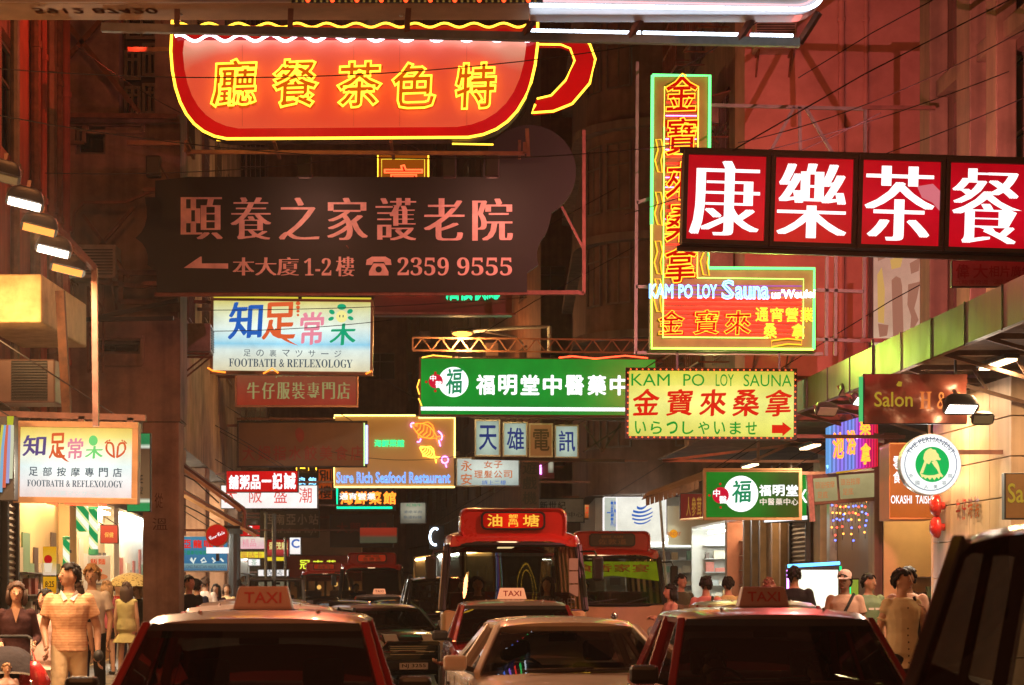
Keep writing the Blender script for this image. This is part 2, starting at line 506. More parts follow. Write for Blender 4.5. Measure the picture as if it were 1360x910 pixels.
# --- left, near: tenement with the red wall and drain pipes
t = thing('tenement_building', 'red lit tenement wall with drain pipes at the left edge above the shutters', 'building', W(-4.5, 22))
def loc(P): return lambda a, z, q=0: P(a, z, q)
def rel(par, mb):      # shift a builder's world coordinates into the parent's frame
    M = (Matrix.Translation(par.location) @ Matrix.Rotation(par.rotation_euler.z, 4, 'Z')).inverted()
    mb.v = [tuple(M @ Vector(p)) for p in mb.v]; return mb
def wallpart(par, mb, name, mat, **kw): return rel(par, mb).build(name, mat, par, **kw)
class RelP:            # a wall's point function expressed in its building's frame
    def __init__(s, par, P): s.M = (Matrix.Translation(par.location) @ Matrix.Rotation(par.rotation_euler.z, 4, 'Z')).inverted(); s.P = P
    def __call__(s, a, z, q=0): return s.M @ s.P(a, z, q)

def wall_with_windows(par, A, B, z0, z1, cols, rows, w, h, mat, z_first, step, a_first, astep, lit=(), rail=False, depth=.18, name='wall', mid=True):
    holes = [(a_first+i*astep, z_first+j*step, a_first+i*astep+w, z_first+j*step+h) for j in range(rows) for i in range(cols)]
    b = MB(); P = grid_wall(b, A, B, z0, z1, holes, depth)
    wallpart(par, b, name, mat)
    Q = RelP(par, P)
    for k, hh in enumerate(holes): window(par, Q, hh, dict(lit).get(k), rail=rail, mid=mid)
    return P

RED_R = paint('red painted wall', (.40,.10,.07), .75, 0, .4, .8, .3, dirt=(.20,.05,.035))
wall_with_windows(t, W(-4.5,10), W(-4.5,31.9), 4.1, 27, 5, 5, 1.3, 1.5, RED_R, 7.2, 3.4, 2.0, 3.6, {3:2})
b = MB(); b.box(-.9, 0, 0, 0, .3, 1)
b = MB(); prism_z(b, [W(-12,10), W(-4.51,10), W(-4.51,31.9), W(-12,31.9)], 4.1, 4.3); wallpart(t, b, 'soffit', GREYW)
b = MB(); prism_z(b, [W(-12,10), W(-5.35,10), W(-5.35,32), W(-12,32)], 0.13, 4.09); wallpart(t, b, 'ground_floor_wall', paint('dark shop wall', (.10,.03,.025), .6, 0, .3, 1))
for k, (d, r) in enumerate(((28.6,.07),(29.3,.05),(30.0,.09),(30.8,.06),(31.5,.07),(26.9,.06))):
    b = MB(); b.tube([W(-4.42,d,3.9), W(-4.42,d,26)], r, 8)
    for z in range(5, 26, 2): b.tube([W(-4.42,d,z), W(-4.42,d,z+.08)], r+.02, 8)
    wallpart(t, b, 'drain_pipe', [RUST, RED_R, STEEL][k % 3])

# --- left, middle: block over the arcade, its grimy end wall faces us
t2 = thing('arcade_building', 'grimy concrete block standing on columns over the left arcade', 'building', W(-2.75, 32))
E0 = Vector((-9.5, 32, 0)); E1 = Vector((W(-2.75,32).x, 32, 0))
k = 32/F
ex = lambda px: (px-680)*k - E0.x
ez = lambda py: CH + (783-py)*k
holes = [(ex(158), ez(150), ex(206), ez(-60)), (ex(100), ez(205), ex(140), ez(168)), (ex(128), ez(470), ex(186), ez(452))]
b = MB(); P = grid_wall(b, E0, E1, 4.2, 27, holes, .45); wallpart(t2, b, 'wall', PLAST)
Q = RelP(t2, P)
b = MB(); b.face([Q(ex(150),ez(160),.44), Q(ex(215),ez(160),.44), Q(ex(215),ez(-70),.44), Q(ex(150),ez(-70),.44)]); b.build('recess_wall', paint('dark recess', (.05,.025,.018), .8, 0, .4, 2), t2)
for (x0, y0, x1, y1) in ((160,60,182,100),(184,50,204,95),(160,108,182,148),(184,104,204,146),(162,0,204,45)):
    window(t2, RelP(t2, lambda a, z, q=0: P(a, z, q+.2)), (ex(x0), ez(y1), ex(x1), ez(y0)), None)
for hh in holes[1:]: window(t2, Q, hh, None, bars=1, mid=False)
wall_with_windows(t2, W(-3.2,33.3), W(-3.2,56), 4.2, 27, 6, 6, 1.4, 1.6, PLASTL, 6.6, 3.3, 1.4, 3.8, {7:2, 15:1}, rail=True)
b = MB(); prism_z(b, [W(-3.19,32.46), W(-2.751,32.46), W(-2.751,33.28), W(-3.19,33.28)], 4.25, 27); prism_z(b, [W(-2.751,32.002), W(-2.751,32.45), W(-2.78,32.45), W(-2.78,32.002)], 4.25, 27); wallpart(t2, b, 'corner_pier', PLAST)
b = MB(); prism_z(b, [(E0.x,32.01,0), tuple(W(-2.76,32.01)), tuple(W(-2.76,33.2)), tuple(W(-3.21,33.3)), tuple(W(-3.21,56)), (E0.x-2,56,0)], 4.21, 4.24); wallpart(t2, b, 'soffit', GREYW)
b = MB()                                       # raised frames, patches and string courses of the end wall
def erect(x0, y0, x1, y1, w=.07, th=.05):
    for (a, c, d, e) in ((x0,y0,x1,y0),(x0,y1,x1,y1),(x0,y0,x0,y1),(x1,y0,x1,y1)):
        A, B = Q(ex(a), ez(c), -.02), Q(ex(d), ez(e), -.02); b.bar(A, B, w, th)
erect(84,166,112,190); b.build('panel_moulding', PLAST, t2); b = MB(); erect(116,166,190,176); b.build('panel_moulding', PLAST, t2); b = MB(); erect(128,448,190,484, .05); b.build('panel_moulding', PLAST, t2)
b = MB(); b.bar(Q(ex(80),ez(160),-.06), Q(ex(240),ez(160),-.06), .16, .12); b.build('string_course', PLAST, t2); b = MB(); b.bar(Q(ex(80),ez(420),-.05), Q(ex(238),ez(420),-.05), .12, .1); b.build('string_course', PLAST, t2)
COLM = paint('painted column', (.34,.22,.15), .8, 0, .4, 1.2, .3, dirt=(.16,.09,.06))
for d in (32.03, 38, 44, 50, 55.4):
    b = MB(); c = W(-3.03 if d < 33 else -3.5, d+.27)
    b.cbox((c.x, c.y, 2.165), (.55,.54,4.07)); wallpart(t2, b, 'column', COLM, bevel=.02)
    if d < 33:                                  # brushed characters on the pillar
        b = MB(); kk = 32/F
        for ch, (x0,y0,x1,y1) in (('從',(205,655,216,675)),('溫',(202,688,222,704))):
            put_text(b, ch, (x0-680)*kk, CH+(783-y1)*kk, (x1-680)*kk, CH+(783-y0)*kk, 32.02, 'reg')
        wallpart(t2, b, 'lettering', paint('faded ink', (.10,.03,.02), .8, 0, .5, 9))
b = MB(); prism_z(b, [W(-12,32.4), W(-5.9,32.4), W(-5.9,56), W(-12,56)], .131, 4.19); wallpart(t2, b, 'arcade_wall', paint('arcade back wall', (.22,.15,.10), .6, 0, .3, 1))

# --- left, far
t3 = thing('tenement_building', 'dark cluttered tenement with caged windows beyond the left arcade', 'building', W(-5.2, 57))
wall_with_windows(t3, W(-5.2,57), W(-5.2,118), 0.13, 32, 14, 7, 1.5, 1.5, GREYW, 5.4, 3.3, 1.6, 4.2, {4:2, 30:0, 51:1, 60:2}, rail=True)
wall_with_windows(t3, (-16,57,0), W(-5.2,57), 4.0, 32, 3, 6, 1.2, 1.5, BROWNW, 6.0, 3.3, 4.2, 2.0, {2:2}, rail=True)

# --- closing the view
t4 = thing('apartment_building', 'tall dark apartment block closing the far end of the street', 'building', (-8, 126, 0))
wall_with_windows(t4, (-30,126,0), (12,126,0), 0, 52, 11, 7, 1.8, 1.6, BROWNW, 9, 5.2, 4.2, 3.4, {3:2, 17:0, 22:2, 40:1, 48:2, 60:2, 33:1})

# --- right, near: cladding, pilasters, dark window bays
t5 = thing('shop_building', 'right hand block with beige pilasters and dark window bays above the canopy', 'building', W(9, 28))
def bay(d0, d1, mat, z0=4.9, z1=26, u=9.0, name='pilaster', q=.35):
    b = MB(); prism_z(b, [W(u+q,d0), W(u,d0), W(u,d1), W(u+q,d1)], z0, z1); wallpart(t5, b, name, mat, bevel=.02)
holes = [(.9, 6.0, 2.0, 9.3), (.9, 9.8, 2.0, 13.2), (.9, 13.7, 2.0, 17), (3.3, 6.0, 4.4, 9.3), (3.3, 9.8, 4.4, 13.2), (3.3, 13.7, 4.4, 17), (6.0, 6.0, 7.4, 9.3), (6.0, 9.8, 7.4, 13.2), (9.0, 6.0, 10.4, 9.3), (9.0, 9.8, 10.4, 13.2)]
b = MB(); P5 = grid_wall(b, W(9.3,34), W(9.3,18), 0.13, 26, holes, .2); wallpart(t5, b, 'wall', paint('brown curtain wall', (.15,.09,.06), .5, 0, .35, 1.3, .2))
for hh in holes: window(t5, RelP(t5, P5), hh, None, bars=1)
for d0, d1 in ((33.4,34.0),(31.2,31.9),(29.9,30.4),(27.4,28.1),(24.6,25.3),(21.5,22.2)): bay(d0, d1, BEIGE, q=.298)
for z in (9.45, 13.35, 17.3): 
    b = MB(); prism_z(b, [W(9.298,18), W(9.1,18), W(9.1,34.2), W(9.298,34.2)], z, z+.25); wallpart(t5, b, 'ledge', BEIGE)
b = MB(); prism_z(b, [W(14,34), W(9.31,34.0), W(9.31,34.02), W(14,34.02)], .13, 26); wallpart(t5, b, 'side_wall', DKRED)
b = MB(); b.face([W(10.6,37,26), W(10.6,34,26), W(10.6,34,.13), W(10.6,37,.13)]); wallpart(t5, b, 'recess_wall', DKRED)

# --- right: pink plaster block
t6 = thing('pink_building', 'plain pink rendered block behind the sauna neon sign on the right', 'building', W(9, 43))
def wx(u, d): p = W(u, d); return Vector((p.x, p.y, 0))
PF0, PF1 = wx(7.0,38.5), Vector((wx(9.35,38.5).x, 38.5, 0)); PF0.y = 38.5
b = MB(); Pp = grid_wall(b, PF0, PF1, 4.75, 27, [(.25,6.7,.75,7.4)], .2); b.face([(PF1.x,38.5,4.75),(PF1.x+5,38.6,4.75),(PF1.x+5,38.6,27),(PF1.x,38.5,27)]); wallpart(t6, b, 'wall', PINK)
window(t6, RelP(t6, Pp), (.25,6.7,.75,7.4), None, bars=1, mid=False)
b = MB(); b.face([wx(7.0,39.5)+Vector((0,0,4.75)), wx(7.0,38.5)+Vector((0,0,4.75)), wx(7.0,38.5)+Vector((0,0,27)), wx(7.0,39.5)+Vector((0,0,27))]); wallpart(t6, b, 'street_wall', PINK)
b = MB(); prism_z(b, [W(7.01,38.52), W(7.01,49.9), W(13,49.9), W(13,38.6)], 4.72, 4.745); wallpart(t6, b, 'soffit', GREYW)
for a, r in ((1.75,.06),(2.2,.04)):
    b = MB(); b.tube([(PF0.x+a,38.42,4.8), (PF0.x+a,38.42,26)], r, 8)
    for z in range(6,26,2): b.tube([(PF0.x+a,38.42,z),(PF0.x+a,38.42,z+.07)], r+.02, 8)
    wallpart(t6, b, 'drain_pipe', PINK)
for z in (9.2, 12.6): 
    b = MB(); b.bar((PF0.x,38.47,z),(PF1.x,38.47,z),.05,.04); wallpart(t6, b, 'string_course', PINK)
# --- right: cage block
t7 = thing('tenement_building', 'narrow tenement with cage balconies left of the pink block', 'building', W(7.05, 42))
wall_with_windows(t7, W(7.05,46), W(7.05,39.52), 4.75, 27, 2, 6, 1.7, 1.9, BROWNW, 6.2, 3.2, 1.0, 2.9, {1:2, 6:2}, rail=True)
for j in range(6):
    for i in range(2):
        d = 40.3 + i*2.9; z = 6.0 + j*3.2; b = MB()
        for q in range(8): b.bar(W(6.45,d+q*.26,z), W(6.45,d+q*.26,z+1.7), .03)
        for zz in (0,.55,1.1,1.7):
            b.bar(W(6.45,d-.02,z+zz), W(6.45,d+1.86,z+zz), .035); b.bar(W(6.45,d,z+zz), W(7.03,d,z+zz), .03); b.bar(W(6.45,d+1.84,z+zz), W(7.03,d+1.84,z+zz), .03)
        b.loft([[W(6.3,d-.1,z+1.74), W(7.04,d-.1,z+1.95), W(7.04,d+1.95,z+1.95), W(6.3,d+1.95,z+1.74)], [W(6.3,d-.1,z+1.77), W(7.04,d-.1,z+1.98), W(7.04,d+1.95,z+1.98), W(6.3,d+1.95,z+1.77)]])
        wallpart(t7, b, 'balcony_cage', RUST)
# --- right: rounded corner block
t8 = thing('corner_building', 'dark brown corner block with rounded ledges behind the tall neon sign', 'building', (3.6, 60, 0))
cx, cy_, rr = 4.35, 60.4, 2.25
arc = [(cx + rr*math.cos(R(a)), cy_ + rr*math.sin(R(a))) for a in range(180, 271, 9)]
out = [(cx-rr, 74)] + arc + [(9.2, cy_-rr)]
b = MB(); prism_z(b, [(9.2,74)] + out, 4.3, 34); wallpart(t8, b, 'wall', BROWNW, smooth=True, angle=30)
for z in (8.6, 11.3, 14.4, 18.2):
    big = [(cx + (rr+.35)*math.cos(R(a)), cy_ + (rr+.35)*math.sin(R(a))) for a in range(180, 271, 9)]
    b = MB(); prism_z(b, [(9.1,73.9),(cx-rr-.35,73.9)] + big + [(9.1, cy_-rr-.35)], z, z+.22); wallpart(t8, b, 'ledge', GREYW, smooth=True, angle=30)
for z in (5.6, 9.6, 12.2, 15.6, 19.4):
    h = 1.9 if z > 9 else 1.6
    for (xa, xb, yy) in ((4.5,5.6,cy_-rr-.16),(6.2,7.3,cy_-rr-.16)):
        window(t8, RelP(t8, lambda a, zz, q=0, yy=yy: Vector((a, yy+q, zz))), (xa, z, xb, z+h), 1 if (z == 12.2 and xa < 5) else None)
    for a in (205, 232):
        p = Vector((cx, cy_, 0)); d0 = Vector((math.cos(R(a)), math.sin(R(a)), 0)); tg = Vector((-d0.y, d0.x, 0))
        window(t8, RelP(t8, lambda q1, zz, q=0, d0=d0, tg=tg: p + d0*(rr+.13-q) + tg*q1 + Vector((0,0,zz))), (-.42, z, .42, z+h), 1 if (a == 232 and z > 15 and z < 16) else None)
b = MB(); prism_z(b, [(2.4,74), (2.4,60.8), (3.3,60.2), (9.2,60.2), (9.2,74)], .131, 4.29); wallpart(t8, b, 'ground_floor_wall', paint('white tiled shop wall', (.5,.46,.38), .4, 0, .2, 1))
# --- right, far: facade bending left
t9 = thing('tenement_building', 'far brown tenement on the right where the street bends left', 'building', W(6,80))
wall_with_windows(t9, W(2.6,122), W(6.3,74.05), 4.0, 30, 11, 6, 1.7, 1.6, BROWNW, 5.6, 3.4, 1.6, 4.2, {8:2, 20:0, 26:2, 50:2}, rail=True)
b = MB(); prism_z(b, [W(12,74.1), W(6.5,74.1), W(2.8,122), W(12,122)], .131, 3.99); wallpart(t9, b, 'ground_floor_wall', GREYW)

# ------------------------------------------------------------------ right canopy and shopfronts
GREENP = paint('mustard green fascia', (.058,.075,.006), .5, .1, .6, 2.2, .3, dirt=(.03,.022,.008))
t = thing('shop_canopy', 'long mustard green street canopy over the right pavement', 'canopy', W(7.3, 28))
b = MB(); prism_z(b, [W(7.3,19), W(7.36,19), W(7.36,36.6), W(7.3,36.6)], 4.62, 5.12); wallpart(t, b, 'fascia', GREENP)
b = MB()
for k in range(12): d = 19.5+k*1.5; b.bar(W(7.29,d,4.6), W(7.29,d,5.13), .015, .015)
wallpart(t, b, 'fascia_joint', DARK)
b = MB(); prism_z(b, [W(7.362,19), W(9.29,19), W(9.29,36.6), W(7.362,36.6)], 4.98, 5.04); wallpart(t, b, 'roof_sheet', GREYW)
for k in range(10):
    d = 20+k*1.8; b = MB(); b.bar(W(7.4,d,4.7), W(9.27,d,4.7), .07); b.bar(W(7.4,d,4.72), W(9.2,d,4.2), .05); b.bar(W(8.4,d,4.7), W(8.6,d,4.4), .04)
    wallpart(t, b, 'truss', STEEL)
b = MB(); b.tube([W(7.36,19,4.66), W(7.36,36.6,4.66)], .05, 6); wallpart(t, b, 'edge_pipe', STEEL)

STONE = paint('pale stone cladding', (.52,.40,.27), .5, 0, .18, .8, .1)
t = thing('stone_shopfront', 'pale stone clad shopfront wall with red alarm bells on the right', 'shopfront', W(9, 31))
b = MB()
for j in range(8):
    for i in range(4):
        d0 = 29.2+i*1.0; z0 = .14+j*.56
        prism_z(b, [W(9.28,d0+.008), W(9.0,d0+.008), W(9.0,d0+.992), W(9.28,d0+.992)], z0+.008, z0+.552)
wallpart(t, b, 'cladding', STONE, bevel=.006)
b = MB()
for k, ch in enumerate('牛仔時裝'): 
    p = W(8.97, 31.7-k*.32, 2.86)
    vs, fs = glyph_mesh(ch, 'bold'); b.raw([p + Vector((-.0*c, -.34*(a-.5)*1.0, .34*(bb-.4))) + Vector((-c*.3,0,0)) for a, bb, c in vs], fs)
wallpart(t, b, 'lettering', CHROME)
BELL = paint('red enamel', (.45,.02,.015), .25, 0, .1, 5, coat=.5)
for py in (672, 700):
    d = 32.5; kk = d/F
    g = thing('alarm_bell', ('upper' if py < 690 else 'lower') + ' red alarm bell on the pale stone shopfront', 'alarm bell', ((1256-680)*kk-.12, d, CH+(783-py)*kk), YAW, 'red alarm bells')
    Mx = Matrix.Rotation(R(-90), 4, 'Y')
    MB().lathe([(.02,.12),(.10,.11),(.16,.06),(.18,.0),(.17,-.01)], 20, Mx).build('gong', BELL, g, smooth=True)
    MB().lathe([(.06,-.01),(.06,-.10)], 12, Mx).build('mount', BELL, g)

SHUT = paint('grey roller shutter', (.22,.19,.16), .5, .5, .25, 4)
def shutter(name, label, u, d0, d1, z0, z1, mat=None, side=1, group=None):
    g = thing(name, label, 'shutter', W(u,(d0+d1)/2,0), 0, group); b = MB(); n = int((z1-z0)/.09); 
    for i in range(n):
        z = z0+(z1-z0)*i/n; h = (z1-z0)/n
        b.loft([[W(u,d0,z), W(u-side*.03,d0,z+h*.5), W(u,d0,z+h), W(u+side*.03,d0,z+h*.5)], [W(u,d1,z), W(u-side*.03,d1,z+h*.5), W(u,d1,z+h), W(u+side*.03,d1,z+h*.5)]])
    wallpart(g, b, 'slats', mat or SHUT)
    b = MB()
    for d in (d0-.05, d1+.05): b.bar(W(u-side*.02,d,z0-.0), W(u-side*.02,d,z1+.1), .1)
    wallpart(g, b, 'guide_rail', DARK)
    b = MB(); b.tube([W(u,d0,z1+.15), W(u,d1,z1+.15)], .16, 10); wallpart(g, b, 'roller_box', DARK)
    return g
shutter('roller_shutter', 'grey roller shutter below the cream menu boards', 8.9, 42.0, 43.5, .15, 3.1)
shutter('roller_shutter', 'dark shutter behind the woman with the pushchair', -5.25, 28.1, 29.5, .15, 3.2, paint('dark shutter', (.10,.08,.07), .5, .4, .3, 4), -1, 'shutters by the pushchair')
shutter('roller_shutter', 'brown shutter edge beside the ice cream poster', -5.25, 31.0, 31.85, .15, 3.2, paint('brown shutter', (.20,.13,.09), .5, .4, .3, 4), -1, 'shutters by the pushchair')

LAMP = glow('fluorescent tube', (.95,1.0,.92), 60, True)
WLAMP = glow('warm shop tube', (1.0,.62,.28), 42, True)
def stock(par, P, cols, rows, w, h, z0, seed, name='stock'):
    """Goods on shelves: rows of packets in mixed colours."""
    rnd = random.Random(seed); b = MB(); pal = PACK
    for j in range(rows):
        a = .03
        while a < w-.08:
            ww = rnd.uniform(.08,.34); hh = rnd.uniform(.25,.85)*h; q = rnd.uniform(0,.08)
            b.mat(rnd.randrange(len(pal)))
            c = [P(a,z0+j*h*1.15,q), P(min(a+ww,w),z0+j*h*1.15,q), P(min(a+ww,w),z0+j*h*1.15+hh,q), P(a,z0+j*h*1.15+hh,q)]
            f = [P(a,z0+j*h*1.15,q+.1), P(min(a+ww,w),z0+j*h*1.15,q+.1), P(min(a+ww,w),z0+j*h*1.15+hh,q+.1), P(a,z0+j*h*1.15+hh,q+.1)]
            b.raw(c+f, [(0,1,2,3),(7,6,5,4),(0,4,5,1),(1,5,6,2),(2,6,7,3),(3,7,4,0)])
            a += ww + rnd.choice((.02,.03,.12))
    b.mat(0)
    o = wallpart(par, b, name, pal); o['kind'] = 'stuff'; return o
PACK = [paint('packet '+n, c, .4, 0, .1, 9) for n, c in (('white',(.7,.7,.66)),('red',(.42,.12,.09)),('cream',(.66,.58,.42)),('green',(.2,.36,.24)),('pale',(.72,.66,.55)),('tan',(.5,.32,.16)),('dark',(.10,.07,.06)),('grey',(.45,.48,.48)))]

def wall_point(A, B):
    A, B = Vector((A[0],A[1],0)), Vector((B[0],B[1],0)); d = (B-A).normalized(); n = Vector((d.y,-d.x,0))
    return (lambda a, z, q=0: A + d*a + Vector((0,0,z)) - n*q), (B-A).length
def pbox(b, P, a0, z0, a1, z1, q0, q1):
    c = [P(a0,z0,q0), P(a1,z0,q0), P(a1,z1,q0), P(a0,z1,q0)]; f = [P(a0,z0,q1), P(a1,z0,q1), P(a1,z1,q1), P(a0,z1,q1)]
    return b.raw(c+f, [(0,1,2,3),(7,6,5,4),(0,4,5,1),(1,5,6,2),(2,6,7,3),(3,7,4,0)])
def shop(name, label, A, B, h, deep, wall, lamp, seed, rows=5, z_first=.9, counter=True, shelfmat=None, nlamp=2, posters=0):
    """An open lit shop: floor, back and side walls, ceiling lamps, counter, shelves with goods."""
    P, L = wall_point(A, B); m = P(L/2,0); g = thing(name, label, 'shop', m)
    b = MB()
    pbox(b, P, 0, .13, L, h, deep, deep+.05); pbox(b, P, -.06, .13, -.001, h, 0, deep); pbox(b, P, L+.001, .13, L+.06, h, 0, deep); pbox(b, P, -.06, h+.001, L+.06, h+.06, 0, deep+.05); pbox(b, P, 0, .131, L, .15, 0, deep-.001)
    wallpart(g, b, 'interior_wall', wall)
    for i in range(nlamp):
        b = MB(); z = h-.12; q = deep*(i+.5)/nlamp
        b.tube([P(L*.08,z,q), P(L*.92,z,q)], .03, 6); wallpart(g, b, 'lamp', lamp)
    rp_ = random.Random(seed+3)
    for k in range(posters):
        a = L*(k+.3+rp_.uniform(-.1,.1))/posters; w_ = rp_.uniform(.35,.8); z_ = rp_.uniform(1.1,1.9); b = MB(); pbox(b, P, a, z_, a+w_, z_+rp_.uniform(.5,1.0), deep-.03, deep-.006); wallpart(g, b, 'poster', PACK[rp_.randrange(8)])
    b = MB()
    for j in range(rows+1): pbox(b, P, 0.02, z_first-.03+j*.36*1.0, L-.02, z_first-.012+j*.36, deep-.34, deep-.004)
    wallpart(g, b, 'shelf', shelfmat or ALU)
    stock(g, lambda a, z, q=0: P(a+.05, z, deep-.30+q), 0, rows, L-.1, .313, z_first-.008, seed)
    if deep > 1:
        b = MB()
        for j in range(rows+1): pbox(b, P, .003, z_first-.03+j*.36, .34, z_first-.012+j*.36, .3, deep-.36)
        wallpart(g, b, 'side_shelf', shelfmat or ALU)
        stock(g, lambda a, z, q=0: P(.28-q, z, .32+a), 0, rows, deep-.8, .313, z_first-.008, seed+50, 'side_stock')
    if counter:
        b = MB(); pbox(b, P, .05, .151, L*.62, .95, .10, .5); wallpart(g, b, 'counter', paint('shop counter', (.35,.30,.25), .3, 0, .2, 2), bevel=.01)
        stock(g, lambda a, z, q=0: P(a+.08, z, .2+q), 0, 1, L*.5, .2, .955, seed+7, 'counter_goods')
    return g
WHITEW = paint('white shop wall', (.72,.72,.66), .5, 0, .1, 2)
CREAMW = paint('cream shop wall', (.75,.58,.30), .5, 0, .1, 2)
# right side, near to far
shop('snack_shop', 'warm lit snack shop with yellow wall under the orange sign', W(9.0,36.3), W(9.0,33.3), 3.2, 2.2, CREAMW, WLAMP, 3, 3, .8)
shop('herbal_shop', 'bright medicine shop with jars left of the small green sign', W(9.0,57.4), W(9.0,52.2), 3.3, 2.4, WHITEW, LAMP, 5, 6, .7, nlamp=3)
shop('phone_shop', 'narrow glass fronted shop lit pink at right of the medicine shop', W(9.0,51.9), W(9.0,49.6), 3.3, 2.0, paint('pink shop wall', (.6,.32,.26), .5, 0, .2, 2), WLAMP, 8, 6, .7)
shop('corner_shop', 'white lit corner shop behind the second minibus', (2.7,60.1,0), (7.8,60.1,0), 3.2, .1, WHITEW, LAMP, 11, 6, .7, counter=False, nlamp=1)
b0 = thing('dark_shopfront', 'dim brown shopfront with timber posts between the shutter and the lit shops', 'shopfront', W(9,46.5))
b = MB(); prism_z(b, [W(9.25,43.7), W(9.1,43.7), W(9.1,49.5), W(9.25,49.5)], .132, 4.36); wallpart(b0, b, 'panel', paint('brown shop panel', (.16,.10,.06), .4, 0, .4, 1.5))
for d in (43.9, 45.1, 46.0, 47.4, 48.4, 49.4):
    b = MB(); prism_z(b, [W(9.09,d-.09), W(8.95,d-.09), W(8.95,d+.09), W(9.09,d+.09)], .133, 4.35); wallpart(b0, b, 'post', paint('brown post', (.22,.14,.07), .35, 0, .3, 3))
b = MB(); prism_z(b, [W(9.3,36.5), W(9.05,36.5), W(9.05,41.8), W(9.3,41.8)], .132, 4.36); b1 = thing('tiled_shopfront', 'brown shopfront with tall pillar posters beside the snack shop', 'shopfront', W(9,39)); wallpart(b1, b, 'panel', paint('dark brown panel', (.10,.06,.04), .35, 0, .3, 1.5))
for d, w, m in ((36.8,.22,'cream'),(41.2,.3,'cream'),(40.2,.12,'grey')):
    b = MB(); prism_z(b, [W(9.04,d-w), W(8.9,d-w), W(8.9,d+w), W(9.04,d+w)], .134, 4.2); wallpart(b1, b, 'pillar', BEIGE if m == 'cream' else ALU)
# left arcade shops
shop('barber_shop', 'bright white lit barber shop inside the left arcade', W(-5.4,47), W(-5.4,55.5), 3.4, .2, WHITEW, LAMP, 21, 1, .9, counter=False, posters=12)
shop('arcade_shop', 'warm lit arcade shop behind the man in the striped polo', W(-5.4,33.2), W(-5.4,39), 3.4, .2, CREAMW, WLAMP, 23, 4, .5, counter=False, posters=9)
shop('dress_shop', 'cream lit arcade shop between the barber poles and the column', W(-5.4,40), W(-5.4,46), 3.4, .2, CREAMW, LAMP, 25, 1, .8, counter=False, posters=11)
# shops far left beyond the arcade
for i, (d0, d1) in enumerate(((59,65),(67,74),(76,84),(87,96))):
    shop('street_shop', ['first lit shop front beyond the arcade behind the crowd','second lit shop front past the arcade behind the street poles','third lit shop front past the arcade, partly behind the jeep','last small lit shop front before the far red restaurant'][i], W(-5.1,d0), W(-5.1,d1), 3.2, .06, [CREAMW,WHITEW][i%2], [WLAMP,LAMP][i%2], 31+i, 4, .9, counter=False, nlamp=1)

for i, (u0_, d0_, u1_, d1_) in enumerate(((2.95,117,3.7,107.5),(3.8,106,4.55,96.5),(4.7,95,5.4,86))):
    shop('street_shop', ['farthest small lit shop on the right where the street bends','lit shop on the far right between two other far shops','nearest of the far right shops, partly behind the red minibus'][i], W(u0_-.05,d0_), W(u1_-.05,d1_), 3.4, .05, [CREAMW,WHITEW,CREAMW][i], [WLAMP,LAMP,WLAMP][i], 41+i, 3, .9, counter=False, nlamp=1, posters=3)
# ------------------------------------------------------------------ air conditioners
ACB = paint('air conditioner casing', (.30,.25,.20), .5, 0, .4, 4)
def ac_unit(loc, rot, label):
    g = thing('air_conditioner', label, 'air conditioner', loc, rot, 'air conditioners on the facades')
    MB().box(-.38,-.5,0,.38,0,.5).build('casing', ACB, g, bevel=.015)
    b = MB()
    for i in range(9): b.box(-.34,-.515,.05+i*.045,.34,-.503,.07+i*.045)
    b.build('grille', DARK, g)
    for x in (-.3,.3):
        b = MB(); b.bar((x,-.48,-.03), (x,.1,-.03), .035); b.bar((x,-.45,-.03), (x,0.0,-.4), .03); b.build('bracket', RUST, g)
    return g
ac0 = ac_unit((0,0,0), 0, 'air conditioner on the dark left tenement')
first = True
def ac_at(u, d, z, rot, label):
    global first
    o = ac0 if first else copy_tree(ac0)
    first = False
    o.location = W(u, d, z); o.rotation_euler.z = rot; o['label'] = label
rnd = random.Random(4)
for i in range(12): ac_at(-5.18, 58+rnd.uniform(0,40), 5+3.3*rnd.randrange(5)-.75, YAW+R(90), 'boxy window air conditioner on the dark caged tenement beyond the left arcade')
for i in range(6): ac_at(-3.18, 34+3.8*i, 6.6+3.3*rnd.randrange(4)-.72, YAW+R(90), 'boxy window air conditioner on the street side of the block above the left arcade')
for i in range(4): ac_at(7.03, 40.2+1.5*i, 5.4+3.2*(i%3)+2.2, YAW-R(90), 'air conditioner beside the cage balconies left of the pink block')
for X_, z_, lb in ((4.75,11.4,'air conditioner on the pink wall beside the tall neon sign'),(6.35,14.2,'upper air conditioner on the pink wall behind the big red sign'),(4.7,6.1,'low air conditioner on the pink wall behind the tall neon sign')):
    o = copy_tree(ac0); o.location = (X_, 38.46, z_); o.rotation_euler.z = 0; o['label'] = lb
for X_, z_, lb in ((-6.55,12.2,'air conditioner high on the left end wall'),(-5.6,10.6,'air conditioner on the left end wall near the teacup'),(-6.3,6.3,'low air conditioner on the left end wall above the footbath box')):
    o = copy_tree(ac0); o.location = (X_, 31.97, z_); o.rotation_euler.z = 0; o['label'] = lb
for i in range(6): ac_at(6.2-3.7*(6+i*6)/48, 76+i*6, 7.3+3.4*(i%3), YAW-R(86), 'air conditioner on the far brown tenement where the street bends')

